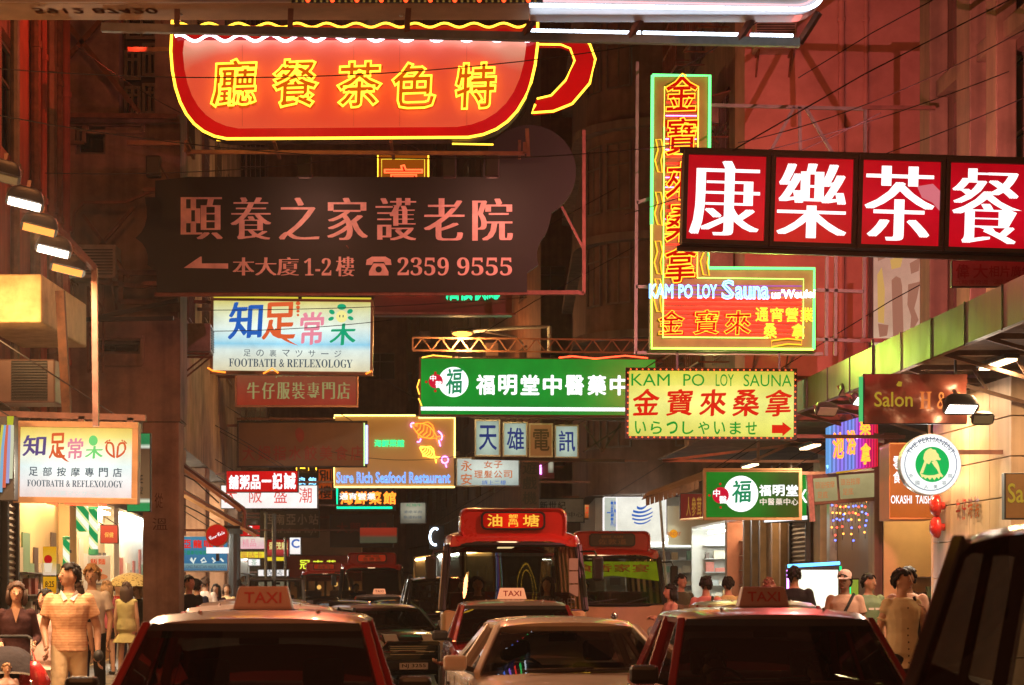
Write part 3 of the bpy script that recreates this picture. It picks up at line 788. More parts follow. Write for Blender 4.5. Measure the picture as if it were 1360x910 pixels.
SOD = glow('added sodium lamp', (1,.45,.12), 14)
def added_street_lamp(u0, d, z, label, power=420):  # lamps added beyond the visible one, to brighten the street
    g = thing('street_lamp', label, 'street lamp', W(u0, d, z), 0, 'street lamps high on the facades')
    sg = 1 if u0 < 0 else -1
    MB().tube([(0,0,-.5),(sg*.5,0,0),(sg*2.0,0,.25)], .04, 8).build('arm', GALV, g)
    MB().ell((sg*2.3,0,.25),(.38,.16,.10),14,8).build('lamp_head', DARK, g); MB().ell((sg*2.32,0,.19),(.28,.12,.09),14,8).build('lamp_glass', SOD, g)
    l = bpy.data.lights.new('sodium_lamp','POINT'); l.energy = power; l.color = (1,.33,.10); l.shadow_soft_size = .25
    o = bpy.data.objects.new('sodium_lamp', l); COL.objects.link(o); o.parent = g; o.location = (sg*2.3,0,-.1)
for u0, d, z, lb in ((-4.45,5,9.0,'street lamp high on the left facade close to the camera'),(-4.45,21,10.5,'street lamp high on the left facade above the flood lamps'),(9.0,6,9.5,'street lamp high on the right facade close to the camera'),(-5.15,60,12,'street lamp on the far left tenement'),(6.2,78,11,'street lamp on the far right tenement')): added_street_lamp(u0, d, z, lb, (1500 if u0 < 0 else 650) if d < 10 else 420)

def ceiling_lamp(u, d, z, label, power, col, mat):
    g = thing('ceiling_lamp', label, 'lamp', W(u, d, z), YAW, 'lamps under the canopies')
    MB().box(-.1,-.62,0,.1,.62,.06).build('housing', DARK, g, bevel=.01); MB().box(-.07,-.6,-.03,.07,.6,-.001).build('lamp_glass', mat, g)
    l = bpy.data.lights.new('lamp_light','AREA'); l.energy = power; l.color = col; l.shape = 'RECTANGLE'; l.size = .14; l.size_y = 1.2
    o = bpy.data.objects.new('lamp_light', l); COL.objects.link(o); o.parent = g; o.location = (0,0,-.05)
TUBEW = glow('warm tube lamp', (1,.68,.36), 6)
for d, pw in ((17.5,260),(20.5,200),(25.5,160)): ceiling_lamp(-4.9, d, 4.03, 'warm lamp under the left tenement above the people', pw, (1,.55,.24), TUBEW)
for d, pw in ((24,150),(27.5,150),(31.2,170)): ceiling_lamp(8.3, d, 4.6, 'warm lamp under the right canopy', pw, (1,.58,.28), TUBEW)
for d in (35.5,42,49): ceiling_lamp(-4.3, d, 4.15, 'warm lamp in the left arcade ceiling', 150, (1,.66,.36), TUBEW)
for d in (39,45): ceiling_lamp(8.3, d, 4.3, 'warm lamp above the right pavement beyond the canopy', 130, (1,.66,.36), TUBEW)

# ================================================================== SIGNS
def lin(r, g, b):
    f = lambda v: (v/255/12.92) if v <= 10 else ((v/255+.055)/1.055)**2.4
    return (f(r), f(g), f(b))
def neon(name, rgb, st=5.0, sample=True): return glow('neon '+name, rgb, st, sample)
NY = neon('yellow', (1,.52,.03), 4.2)
NYT = neon('yellow letters', (1,.42,.02), 2.2)
NW = neon('white pink', (1,.78,.92), 5)
NWB = neon('cool white', (.72,.85,1), 7)
NG = neon('green white', (.13,1,.20), 2.8)
NGD = neon('green', (.0,.75,.22), 1.6)
NR = neon('red', (1,.06,.02), 5)
NO = neon('orange', (1,.22,.02), 3)
NB = neon('blue', (.16,.42,1), 4)
NC = neon('cyan blue', (.22,.62,1), 3)
NP = neon('violet', (.75,.25,1), 5)
WHITEL = glow('lit white letter', (1,1,1), 1.35, True)
CREAML = glow('lit cream letter', lin(255,235,215), 1.0, False)
INK = {k: glow('film ink '+k, lin(*c), 1.0, False) for k, c in dict(blue=(30,95,185), orange=(225,95,50), pink=(238,140,160), green=(10,165,115), grey=(70,85,95), navy=(35,50,110), red=(225,35,15), dgreen=(15,150,45), purple=(95,75,130), lgreen=(120,220,120), brown=(200,110,60), face=(250,240,150), pale=(225,235,225), teal=(20,140,90)).items()}
PIPE = paint('bracket pipe', (.22,.10,.07), .5, .3, .4, 5)
GREYB = paint('grey steel bar', (.22,.22,.20), .5, .4, .3, 5)

def bulbs(s, pts, mat, r=.018, name='bulb', y=-.03):
    me = None
    for px, py in pts:
        if me is None:
            o = MB().ell((0,0,0), (r,r,r), 6, 4).build(name, mat, s.o); me = o.data
        else:
            o = bpy.data.objects.new(name, me); COL.objects.link(o); o.parent = s.o
        o.location = (s.x(px), y, s.z(py))
def wires_up(s, pts, top=-8, r=.008, mat=None):
    for px, py in pts:
        MB().tube([(s.x(px), .1, s.z(py)), (s.x(px)+.0, .1, s.z(py)+top*-1*.2)], r, 5).build('stay_wire', mat or CABLE, s.o)
def wall_arm(s, py, x_from, side, y=.1, w=.06, mat=None, u=None):
    """A horizontal steel arm from the sign to the facade it hangs from."""
    uu = u if (u is not None and u > 0) else (9.0 if side > 0 else (-3.2 if s.D < 57 else -5.2))
    px = 680 + (uu + SK*s.D)/s.k
    b = MB().bar((s.x(x_from), y, s.z(py)), (s.x(px), y, s.z(py)), w)
    return b.build('support_arm', mat or PIPE, s.o)

def spill(par, loc, power, col, d):
    l = bpy.data.lights.new('sign_spill', 'SPOT'); l.energy = power*6; l.color = col; l.shadow_soft_size = 0; l.spot_size = R(165); l.spot_blend = 1
    o = bpy.data.objects.new('sign_spill', l); COL.objects.link(o); o.parent = par; o.location = loc; o.rotation_euler = {'front':(R(-90),0,0),'back':(R(90),0,0),'right':(0,R(-90),0),'left':(0,R(90),0)}[d]
    return o
def area(name, par, loc, size, power, col, rot=(0,0,0), sy=None):
    l = bpy.data.lights.new(name, 'AREA'); l.energy = power*3; l.color = col; l.size = size
    if sy: l.shape = 'RECTANGLE'; l.size_y = sy
    o = bpy.data.objects.new(name, l); COL.objects.link(o); o.location = loc; o.rotation_euler = rot
    if par is not None: o.parent = par
    return o
# --- 1. billboard across the top of the street, only its underside in view
s = Sign('billboard', 'huge billboard overhead at the top, showing its beige underside and a row of red bulbs', 'billboard', 19.0, 330, 4)
x0, x1 = s.x(-120), s.x(721)
MB().box(x0, 0, -.005, x1, .56, 3.2).build('cabinet', paint('beige sheet metal', (.42,.27,.16), .55, .1, .35, 1.5), s.o, bevel=.01)
MB().box(s.x(388), -.03, .02, x1, -.001, .5).build('yellow_strip', glow('yellow strip', lin(250,225,20), .9), s.o)
MB().box(x0, -.03, .0, s.x(387), -.001, .5).build('front_panel', paint('grey sheet', (.5,.42,.33), .5, .1, .2, 2), s.o)
MB().box(s.x(388), -.06, -.012, x1, -.031, .035).build('bulb_rail', DARK, s.o)
bulbs(s, [(395+i*8.1, 4.5) for i in range(40)], glow('dim bulb', lin(120,90,40), 1), .012, 'bulb', -.07)
bulbs(s, [(410+i*32.4, 3.6) for i in range(10)], glow('red bulb', (1,.05,.01), 4), .02, 'red_bulb', -.075)
b = MB(); vs, fs = glyph_mesh('5912 87420', 'bold'); b.raw([(-2.0+x*.24, .15+y*.24, -.010) for x, y, z in vs], fs); b.build('lettering', paint('faded orange paint', (.5,.13,.05), .6, 0, .3, 8), s.o)
b = MB(); rv = [(s.x(232), .35, -.012), (s.x(530), .38, -.012)]
for c in rv: MB().ell(c, (.02,.02,.012), 8, 5).build('bolt', ALU, s.o)
s2 = Sign('neon_sign', 'white neon lined sign with rounded corner at the top beside the billboard', 'neon sign', 19.0, 900, 20)
x0, z0, x1, z1 = s2.rect((703, -260, 1097, 20))
pts = [(x0,z1),(x0,z0)] + [(x1-.28+.28*math.sin(R(a)), z0+.28-.28*math.cos(R(a))) for a in range(0,91,15)] + [(x1,z1)]
MB().prism(pts, 0, .25).build('cabinet', paint('grey white sheet', (.55,.52,.52), .4, 0, .15, 2), s2.o, bevel=.01)
s2.tubes([[(703,10),(1060,15.5)] + s2.curve((1060,15.5),(1090,15),(1093,-12)) + [(1094,-60)]], NWB, .018, -.07)
s2.tubes([[(706,3),(1055,9)] + s2.curve((1055,9),(1080,9),(1085,-14)) + [(1086,-60)]], glow('neon rose', (1,.45,.5), 1.6), .008, -.05, 'inner_neon_tube')
for q0, q1 in ((702,855),(858,990),(1004,1062)): s2.tubes([[(q0,23+(q0-702)*.02),(q1,23+(q1-702)*.02)]], NWB, .016, .45)
s3 = Sign('pipe_frame', 'grey pipe frame hanging below the billboard at the top', 'frame', 19.3, 600, 50, roll=1.25)
s3.bars([[(135,47),(1062,47)]], GREYB, .075, 0, 'rail')
for px in (235, 385, 540, 695, 835, 980, 1062):
    MB().bar((s3.x(px), 0, s3.z(47)), (s3.x(px+ (22 if px > 690 else 3)), -.15, s3.z(12)), .05).build('hanger', PIPE, s3.o)

# --- 2. teacup neon
s = Sign('teacup_sign', 'giant red teacup shaped neon sign with yellow characters over the street', 'neon sign', 28.5, 470, 186)
def cup(o, top):
    L, Rr, B = 228+o, 714-o, 186-o
    return [(L+2,top)] + [(L,70)] + s.curve((L,70),(L+4,B-8),(L+74,B)) + s.curve((Rr-92,B-2),(Rr-8,B-10),(Rr,60)) + [(Rr,top)]
REDN = lightbox('teacup rim', [(0,lin(215,5,8)),(.5,lin(205,5,12)),(1,lin(190,10,10))], .85)
s.shape(cup(0,34), DARK, .002, .32, 'cabinet')
s.shape(cup(0,34), REDN, -.004, 0, 'rim')
s.shape([(714,50),(760,48),(782,58),(790,80),(782,112),(760,138),(735,148),(708,151),(712,132),(732,128),(750,108),(762,84),(757,66),(745,61),(714,61)], REDN, -.006, .12, 'handle')
m, nt, out = _nt('teacup panel')  # radial emission ramp paints the red neon glow behind the characters
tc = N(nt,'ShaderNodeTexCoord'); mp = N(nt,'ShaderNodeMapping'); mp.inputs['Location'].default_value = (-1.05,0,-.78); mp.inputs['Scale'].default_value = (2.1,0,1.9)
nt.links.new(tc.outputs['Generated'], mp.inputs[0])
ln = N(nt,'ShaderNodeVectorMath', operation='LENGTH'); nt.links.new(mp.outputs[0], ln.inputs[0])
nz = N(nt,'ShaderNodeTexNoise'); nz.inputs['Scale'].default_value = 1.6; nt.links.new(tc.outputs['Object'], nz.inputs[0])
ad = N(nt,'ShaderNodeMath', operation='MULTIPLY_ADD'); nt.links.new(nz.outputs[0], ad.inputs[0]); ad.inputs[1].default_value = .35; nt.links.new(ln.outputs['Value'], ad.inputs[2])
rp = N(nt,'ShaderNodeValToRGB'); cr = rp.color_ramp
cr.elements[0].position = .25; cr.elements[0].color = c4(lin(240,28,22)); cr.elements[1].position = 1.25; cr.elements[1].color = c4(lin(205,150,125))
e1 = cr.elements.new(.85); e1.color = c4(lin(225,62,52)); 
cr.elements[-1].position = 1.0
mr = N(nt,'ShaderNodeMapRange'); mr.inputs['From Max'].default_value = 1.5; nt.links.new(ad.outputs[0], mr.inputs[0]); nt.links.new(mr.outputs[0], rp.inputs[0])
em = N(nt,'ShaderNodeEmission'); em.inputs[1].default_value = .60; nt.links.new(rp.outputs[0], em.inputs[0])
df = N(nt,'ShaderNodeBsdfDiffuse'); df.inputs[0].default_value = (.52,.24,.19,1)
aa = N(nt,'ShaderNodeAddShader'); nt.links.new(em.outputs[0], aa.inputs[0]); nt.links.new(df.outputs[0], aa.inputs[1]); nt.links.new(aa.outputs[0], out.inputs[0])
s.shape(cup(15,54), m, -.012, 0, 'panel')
b = MB()
for px in (322,470,531,620): b.bar((s.x(px),-.014,s.z(60)), (s.x(px),-.014,s.z(168)), .006, .002)
b.build('panel_joint', paint('panel joint', (.3,.1,.08), .6, 0, 0), s.o)
s.tubes([cup(0,28)], NY, .019, -.07)
s.tubes([[(230+i*4, 36-2.8*math.sin(i*4/39*2*math.pi)) for i in range(121)]], NY, .016, -.09, 'yellow_wave_tube')
s.tubes([[(234+i*4, 53-4.2*math.sin(i*4/40*2*math.pi+.6)) for i in range(120)]], NW, .022, -.09, 'white_wave_tube')
s.tubes([[(716,60.5),(745,61),(757,66),(763,82),(751,108),(732,128),(713,132.5)]], NY, .014, -.06, 'handle_tube')
s.tubes([[(770,49.5),(783,60),(790.5,80),(783,112),(760,139),(735,149),(706,151),(711,140)]], NY, .017, -.06, 'handle_tube')
chs = (('廳',280,79,343,146),('餐',362,80,425,146),('茶',447,82,509,146),('色',520,84,580,147),('特',604,84,660,148))
s.text([(c,(a,b_,c_,d),dict(style='brush')) for c,a,b_,c_,d in chs], glow('amber letter fill', lin(225,95,6), .9), -.03, 'letter_panel')  # amber glow of the tubes put into the letter fill's emission
for c,a,b_,c_,d in chs: s.text([(c,(a,b_,c_,d),dict(style='neoncup'))], neon('amber letters', (1,.42,.02), 4.5), -.09, 'neon_character')
s.bars([[(245,186),(245,199),(697,201),(697,186)],[(245,186,.4),(245,199,.4)],[(700,168),(702,205)]], PIPE, .05, .15, 'bottom_frame')
for px in (250,366,520,690): s.bars([[(px,192,-.2),(px,200,.5)]], PIPE, .04)
s.tubes([[(285,182),(310,184)],[(600,187),(655,188)]], NY, .012, .2, 'base_tube')
spill(s.o, (0,-.3,1.2), 150, (1,.22,.12), 'front'); spill(s.o, (-2.8,.1,1.4), 14, (1,.07,.03), 'left'); wall_arm(s, 186, 236, -1, .2); wall_arm(s, 60, 230, -1, .25)

# --- 3. nursing home board
s = Sign('hanging_board', 'large unlit dark board with pink characters and phone number below the teacup', 'sign board', 30.8, 460, 388)
DKG = paint('dark green board', (.010,.015,.010), .6, 0, .25, 2)
b = MB()
def pr(pts, y0, y1):
    q = [(s.x(a), s.z(c)) for a, c in pts]
    ar = sum(q[i-1][0]*q[i][1]-q[i][0]*q[i-1][1] for i in range(len(q)))
    b.prism(q if ar > 0 else q[::-1], y0, y1)
pr([(208,388),(208,358),(196,352)]+s.curve((196,352),(200,328),(180,316),4)+s.curve((180,316),(202,300),(192,262),5)+[(206,262),(206,240),(250,235),(700,235),(735,250)]+s.curve((735,250),(735,290),(724,312),5)+s.curve((724,312),(708,330),(715,352),4)+[(700,362),(700,388)], .001, .10)
pr([(703+62*math.cos(2*math.pi*i/36), 228+62*math.sin(2*math.pi*i/36)) for i in range(36)], .004, .11)
b.build('panel', DKG, s.o)
PL = paint('pink painted letter', (.80,.50,.44), .5, 0, .25, 5)
s.text([(c,(240+i*64.2+(2 if i else 0), 262+(i*.3), 240+i*64.2+56, 318+(i*.3)),dict(style='ming')) for i, c in enumerate('頤養之家護老院')], PL, -.004)
s.text([('本大廈',(309,342,397,366),dict(style='ming')),('𝟏-𝟐',(404,343,440,366)),('樓',(446,341,471,367),dict(style='ming')),('𝟐𝟑𝟓𝟗',(528,342,596,366)),('𝟗𝟓𝟓𝟓',(607,342,680,366))], PL, -.004, 'small_lettering')
s.shape([(244,356),(266,341),(268,341),(268,350),(303,350),(303,357)], PL, -.006, .004, 'arrow')
b = MB()                                       # telephone pictogram
for pts in ([(486,352),(487,345),(494,341),(512,341),(519,345),(520,352),(512,352),(510,348),(496,348),(494,352)], [(496,350),(510,350),(516,361),(516,366),(490,366),(490,361)]):
    q = [(s.x(a), s.z(c)) for a, c in pts]; ar = sum(q[i-1][0]*q[i][1]-q[i][0]*q[i-1][1] for i in range(len(q))); b.prism(q if ar > 0 else q[::-1], -.006, -.002)
b.build('telephone_symbol', PL, s.o)
MB().prism(disc_pts(s.x(503), s.z(358), .045), -.010, -.0065).build('telephone_dial', DKG, s.o)
s.bars([[(205,391),(770,388)]], PIPE, .06, .05); s.bars([[(776,170),(776,388),(735,388)]], PIPE, .05, .15); s.bars([[(735,250),(776,330)]], PIPE, .035, .15)
wall_arm(s, 375, 208, -1, .12); wall_arm(s, 250, 206, -1, .12)
for px in (222, 415, 600, 655):                # lamps above the board that wash it
    MB().tube([(s.x(px),.05,s.z(236)), (s.x(px)-.05,-.3,s.z(226)), (s.x(px),-1.15,s.z(230))], .015, 6).build('lamp_arm', PIPE, s.o)
    MB().cbox((s.x(px),-1.16,s.z(243)), (.20,.16,.30)).build('lamp_housing', DARK, s.o, bevel=.02)
s.tubes([[(460+i*3, 328+(2 if i%2 else -2)) for i in range(2)]], PIPE, .01, 0, 'cable_clip')
for px in (415, 655):
    l = bpy.data.lights.new('board_lamp','SPOT'); l.energy = 45; l.color = (1,.42,.30); l.shadow_soft_size = 0; l.spot_size = R(150); l.spot_blend = 1; o = bpy.data.objects.new('board_lamp',l); COL.objects.link(o); o.parent = s.o; o.location = (s.x(px),-1.25,s.z(262)); o.rotation_euler = (R(62),0,0)

# --- 4..7 signs peeking out between
s = Sign('neon_sign', 'small yellow framed neon sign with a red character, half hidden by the dark board', 'neon sign', 38, 535, 260)
s.cabinet((500,203,571,275), .2, DARK); s.face((501,204,570,274), glow('warm panel', lin(170,80,10), .7))
s.tubes([[(502,275),(502,206),(569,206),(569,275)]], NY, .016, -.04); s.tubes([[(507,275),(507,212),(564,212),(564,275)]], glow('neon dim yellow', (1,.7,.05), 1.4), .008, -.03, 'inner_tube')
s.text([('高',(510,219,562,272),dict(style='bold'))], glow('red letter fill', lin(215,20,5), 1), -.015, 'letter_panel'); s.text([('高',(510,219,562,272),dict(style='neon'))], neon('red orange', (1,.12,.03), 2.5), -.04, 'neon_character')
wall_arm(s, 262, 535, -1, .1)
s = Sign('neon_sign', 'dark red sign with red and green neon letters under the dark board', 'neon sign', 41, 588, 419)
s.cabinet((497,340,680,419), .3, paint('dark red box', (.10,.03,.015), .5, 0, .2, 3))
s.text([('海鮮火鍋',(502,352,574,393),dict(style='neonfat'))], NR, -.05, 'neon_character'); s.text([('酒樓夜總',(592,352,664,400),dict(style='neonfat'))], neon('sea green', (.02,.8,.3), 2), -.05, 'neon_character')
s.bars([[(497,416),(685,418)]], PIPE, .04, -.05); wall_arm(s, 410, 500, -1, .1)

# --- 5. footbath light box, centre
s = Sign('light_box_sign', 'pale footbath light box with blue, orange, pink and green characters under the dark board', 'light box', 39.5, 388, 497, roll=.6)
s.cabinet((280,398,494,497), .3, paint('cream casing', (.45,.36,.2), .5, 0, .2, 3))
FB = lightbox('footbath film', [(0,lin(236,225,185)),(.3,lin(225,240,232)),(.385,lin(150,215,240)),(.44,lin(190,232,242)),(.62,lin(238,252,240)),(.8,lin(240,246,205)),(1,lin(228,215,120))], 1.05, hot=.12)
s.face((283,400,492,493), FB, -.006, 'face', .306)
s.frame((279,397,495,498), .05, paint('box edge', (.30,.24,.12), .5, .2, .2, 4), -.03, .06)
s.text([('知',(302,402,349,452),dict(style='brush'))], INK['blue'], -.012); s.text([('足',(347,401,392,452),dict(style='brush'))], INK['orange'], -.012)
s.shape(s.curve((362,440),(375,455),(396,459))+s.curve((396,459),(378,451),(366,436)), INK['orange'], -.014)
s.text([('常',(398,414,430,458),dict(style='brush'))], INK['pink'], -.012)
b = MB()
for c, rx, rz, a in (((453,407),6,4,0),((440,414),4,3,.5),((439,423),4,2.5,-.4),((464,413),4,3,-.5),((465,422),4,2.5,.4)):
    b.face([(s.x(c[0]+rx*math.cos(t)*math.cos(a)-rz*math.sin(t)*math.sin(a)), -.013, s.z(c[1]+rx*math.cos(t)*math.sin(a)+rz*math.sin(t)*math.cos(a))) for t in [-2*math.pi*i/14 for i in range(14)]])
b.build('petal', INK['green'], s.o)
s.text([('木',(437,429,472,458),dict(style='brush'))], INK['green'], -.012); s.shape([(453+7.5*math.cos(2*math.pi*i/18), 420+8*math.sin(2*math.pi*i/18)) for i in range(18)], INK['face'], -.0135, 0, 'flower_face')
s.tubes([[(450.5,418),(450.5,421)],[(455,418),(455,421)]], INK['grey'], .010, -.015, 'eye')
b = MB()
for i in range(4): b.face([(s.x(395+(3.2-i*.5)*math.cos(t)+ (0 if i else 0)), -.0145, s.z(403+i*5.2+(2.6-i*.3)*math.sin(t))) for t in [-2*math.pi*q/10 for q in range(10)]])
b.build('toe', INK['orange'], s.o)
s.text([(c,(323+i*17.2,465,333+i*17.2,474),dict(keep=True)) for i, c in enumerate('足の裏マツサージ')], INK['grey'], -.012); s.text([('𝐅𝐎𝐎𝐓𝐁𝐀𝐓𝐇 & 𝐑𝐄𝐅𝐋𝐄𝐗𝐎𝐋𝐎𝐆𝐘',(304,477,468,488))], INK['grey'], -.012)
s.tubes([[(283,396),(395,396)],[(400,396),(492,396)]], glow('yellow tube', lin(220,200,60), 1.0), .02, -.02, 'top_tube')
s.tubes([[(276,490),(283,494),(300,496)],[(350,497),(362,490),(370,496)],[(486,496),(494,492)]], NO, .014, -.05, 'edge_neon')
wall_arm(s, 401, 285, -1, .15); wall_arm(s, 470, 285, -1, .2)
spill(s.o, (0, -.05, .7), 10, (.95,1,.85), 'front')
# --- 6. jeans
s = Sign('hanging_sign', 'faded red jeans shop sign with pale green characters under the footbath box', 'sign', 47, 393, 540)
s.cabinet((313,490,475,540), .22, paint('wood edge', (.3,.16,.1), .6, 0, .2, 4))
s.face((315,492,473,538), lightbox('jeans film', [(0,lin(160,50,30)),(.5,lin(150,62,42)),(1,lin(140,85,55))], .8), -.006, 'face', .226)
s.frame((312,489,476,541), .035, paint('wood frame', (.45,.24,.16), .5, 0, .2, 4), -.02, .04)
JL = paint('pale green letter', (.50,.48,.28), .5, 0, .2, 6); JG = glow('pale green lit letter', lin(158,150,95), .8, False)
s.text([(c,(328+i*20,508,345+i*20,530),dict(style='ming')) for i, c in enumerate('牛仔服裝專門店')], JG, -.02); s.text([('JEANS  WEAR',(366,494,424,502),dict(style='bold'))], JG, -.02)
wall_arm(s, 500, 315, -1, .12)
# --- 8. dumpling shop, unlit
s = Sign('hanging_sign', 'unlit brown dumpling shop sign with faint red characters and a neon edge', 'sign', 50, 402, 620)
s.cabinet((316,560,486,620), .25, paint('brown sign face', (.13,.065,.03), .6, 0, .25, 1.5))
s.text([(c,(322+i*20.5,592,339+i*20.5,612),dict(style='bold')) for i, c in enumerate('大姆指水餃美食店')], paint('dull red letter', (.18,.02,.012), .6, 0, .2, 5), -.012)
s.shape(s.curve((395,585),(388,570),(398,568))+s.curve((398,568),(408,574),(402,586))+[(398,588)], paint('dull red letter', (.18,.02,.012)), -.012, 0, 'thumb_logo')
s.tubes([[(487,565),(487,616)]], neon('blue violet', (.25,.3,1), 4), .03, -.02, 'edge_neon'); s.tubes([[(484,562),(484,619)]], neon('yellow green', (.6,1,.3), 2), .012, -.05, 'edge_neon_inner')
s.frame((315,559,488,621), .04, DARK, -.02, .04)
wall_arm(s, 565, 318, -1, .1)
# --- 9. seafood restaurant
s = Sign('neon_sign', 'beige seafood restaurant sign with neon fish and blue lettering', 'neon sign', 54, 524, 648)
m, nt, out = _nt('seafood panel'); p = N(nt,'ShaderNodeBsdfPrincipled'); p.inputs['Base Color'].default_value = (.50,.33,.17,1); p.inputs['Roughness'].default_value = .6
p.inputs['Emission Color'].default_value = c4(lin(190,120,50)); p.inputs['Emission Strength'].default_value = .30; nt.links.new(p.outputs[0], out.inputs[0])
s.cabinet((444,552,604,648), .3, paint('dark casing', (.1,.06,.03), .5, 0, .2, 3)); s.face((445,553,603,647), m)
s.tubes([[(444,556),(444,552),(552,552)],[(556,555),(604,555),(604,608)],[(444,616),(444,647),(604,647)]], neon('warm white', (1,.75,.2), 3.5), .022, -.04, 'border_tube')
s.text([('Sure Rich Seafood Restaurant',(447,627,598,642),dict(style='neon'))], neon('sky blue', (.10,.36,1), 2.6), -.06, 'neon_lettering')
s.text([('海鮮菜館',(497,584,537,594),dict(style='neonfat'))], neon('mint', (.02,.95,.28), 1.8), -.06, 'neon_lettering')
def fish(cx, cy, L, ang, mat, nm):
    def q(a, c): return (cx+(a*math.cos(ang)-c*math.sin(ang))*L, cy+(a*math.sin(ang)+c*math.cos(ang))*L)
    ol = [q(-.5+i/12, -.24*math.sin(math.pi*min(1,(i+.6)/13))) for i in range(13)]; ol2 = [q(-.5+i/12, .22*math.sin(math.pi*min(1,(i+.6)/13))) for i in range(13)][::-1]
    ls = [ol+[q(.72,-.2),q(.62,.02),q(.74,.22)]+ol2+[ol[0]]]
    for k in range(5): x = -.22+k*.14; ls.append([q(x-.04,-.19),q(x+.03,0),q(x-.04,.17)])
    ls.append([q(-.2,-.22),q(-.05,-.36),q(.15,-.33),q(.3,-.2)]); ls.append([q(-.15,.2),q(-.08,.33),q(.05,.22)])
    s.tubes(ls, mat, .014, -.07, nm); s.tubes([[q(-.38+.04*math.cos(t),-.05+.04*math.sin(t)) for t in [2*math.pi*i/8 for i in range(9)]]], mat, .012, -.07, 'fish_eye')
fish(564, 573, 36, R(28), NO, 'large_fish_tube'); fish(568, 601, 24, R(35), neon('amber', (1,.5,.05), 4), 'small_fish_tube')
s.tubes([s.curve((547,568),(543,563),(550,562)),s.curve((582,573),(590,578),(586,585)),[(583,585),(585,593)],s.curve((554,587),(558,589),(559,583))]+[[(591+4.5*math.cos(t),611+4.5*math.sin(t)) for t in [2*math.pi*i/12 for i in range(13)]],[(592,617),(593,621)]], NP, .014, -.07, 'wave_tube')
wall_arm(s, 556, 450, -1, .1, u=-3.0); wall_arm(s, 640, 450, -1, .1, u=-3.0)
# --- 10
s = Sign('neon_sign', 'green framed neon sign with orange characters below the seafood sign', 'neon sign', 57, 484, 677)
s.cabinet((446,646,525,678), .25, DARK); s.tubes([[(448,646),(448,674.5),(521,674.5)]], neon('jade', (.0,.85,.35), 2.2), .03, -.05, 'border_tube')
s.text([(c,(452+i*19,653,469+i*19,670),dict(style='neonfat')) for i, c in enumerate('海鮮菜館')], NO, -.05, 'neon_character'); s.text([('通宵營業',(451,655,499,664),dict(style='bold'))], WHITEL, -.09)
wall_arm(s, 650, 450, -1, .1, u=-3.0)
# --- 11..14 left cluster
def panel_sign(name, label, cat, D, a, fmat, items=(), th=.2, edge=None, roll=0, side=-1, arm=True, back=True, u=None, frame=None):
    s = Sign(name, label, cat, D, (a[0]+a[2])/2, a[3], roll)
    s.cabinet(a, th, edge or DARK)
    e = .0 
    s.face((a[0]+1,a[1]+1,a[2]-1,a[3]-1), fmat, -.006, 'face', th+.006 if back else None)
    for it in items: s.text(it[0], it[1], -.014)
    if frame: s.frame((a[0]-.6,a[1]-.6,a[2]+.6,a[3]+.6), .035, frame, -.02, .04)
    if arm: wall_arm(s, a[1]+4, (a[0]+a[2])/2, side, th/2, .045, u=u)
    return s
REDP = lightbox('red film', [(0,lin(215,10,15)),(1,lin(225,15,20))], .9)
WHITEF = lightbox('white film', [(0,lin(255,245,240)),(1,lin(255,250,245))], 1.15)
panel_sign('light_box_sign','red congee shop light box with white characters at the left','light box',46,(300,625,396,654),REDP,[([(c,(304+i*14.5,631 if i<3 else 628,317+i*14.5,650),dict(style='heavy')) for i, c in enumerate('舖粥品一記')]+[('誠',(377,628,393,650),dict(style='heavy'))],WHITEL)],u=-3.0)
panel_sign('light_box_sign','long white light box with thin red characters behind the red congee sign','light box',47.5,(293,644,422,676),WHITEF,[([(c,(298+i*33,648,315+i*33,668),{}) for i, c in enumerate('大阪盛潮')],INK['red'])],u=-3.0)
panel_sign('neon_sign','small orange sign with two black characters left of the green framed neon','sign',60,(422,622,442,664),lightbox('orange film',[(0,lin(150,55,15)),(1,lin(170,70,20))],.8),[([('別',(424,624,440,642),dict(style='bold')),('樓',(424,645,440,662),dict(style='bold'))],paint('black letter',(.02,.015,.01)))],arm=True,u=-3.0)
s = Sign('neon_sign','tiny yellow outlined neon sign with white letters above the white light box','neon sign',62,403,645)
s.cabinet((392,612,421,645),.15,DARK); s.tubes([[(394,616),(394,626),(410,626),(410,616)],[(420,614),(420,627)],[(399,618),(405,618),(405,622),(399,622),(399,618)]],NY,.018,-.03); s.text([('良 飽',(397,634,420,644),dict(style='bold'))],NC,-.02); wall_arm(s,630,400,-1,.1,u=-3.0)
panel_sign('hanging_sign','unlit dark cafe sign with grey outlined characters and script below','sign',63,(345,678,424,714),paint('dark olive panel',(.045,.035,.015),.6,0,.2,2),[([(c,(350+i*15,683,363+i*15,697),dict(style='bold')) for i, c in enumerate('西南亞小站')],paint('grey letter',(.28,.22,.17),.6,0,.2,5)),([('𝓦𝓮𝓼𝓽 𝓐𝓼𝓲𝓪𝓷 𝓒𝓪𝓯𝓮',(358,701,421,711))],paint('grey letter',(.28,.22,.17)))],u=-3.0)
panel_sign('hanging_sign','unlit dark board with dull red characters under the green framed neon','sign',64,(438,683,522,727),paint('dark brown panel two',(.04,.022,.012),.6,0,.2,2),[([('大興火鍋',(446,694,515,708),dict(style='bold',spread=True))],paint('dull red letter',(.18,.02,.012)))],u=-3.0)
s = panel_sign('hanging_sign','small red topped banner with green lower half above the far minibus','banner',61,(477,700,528,722),lightbox('red green film',[(0,lin(80,85,60)),(.35,lin(90,80,60)),(.55,lin(160,45,25)),(1,lin(170,50,30))],.7),[],u=-3.0)
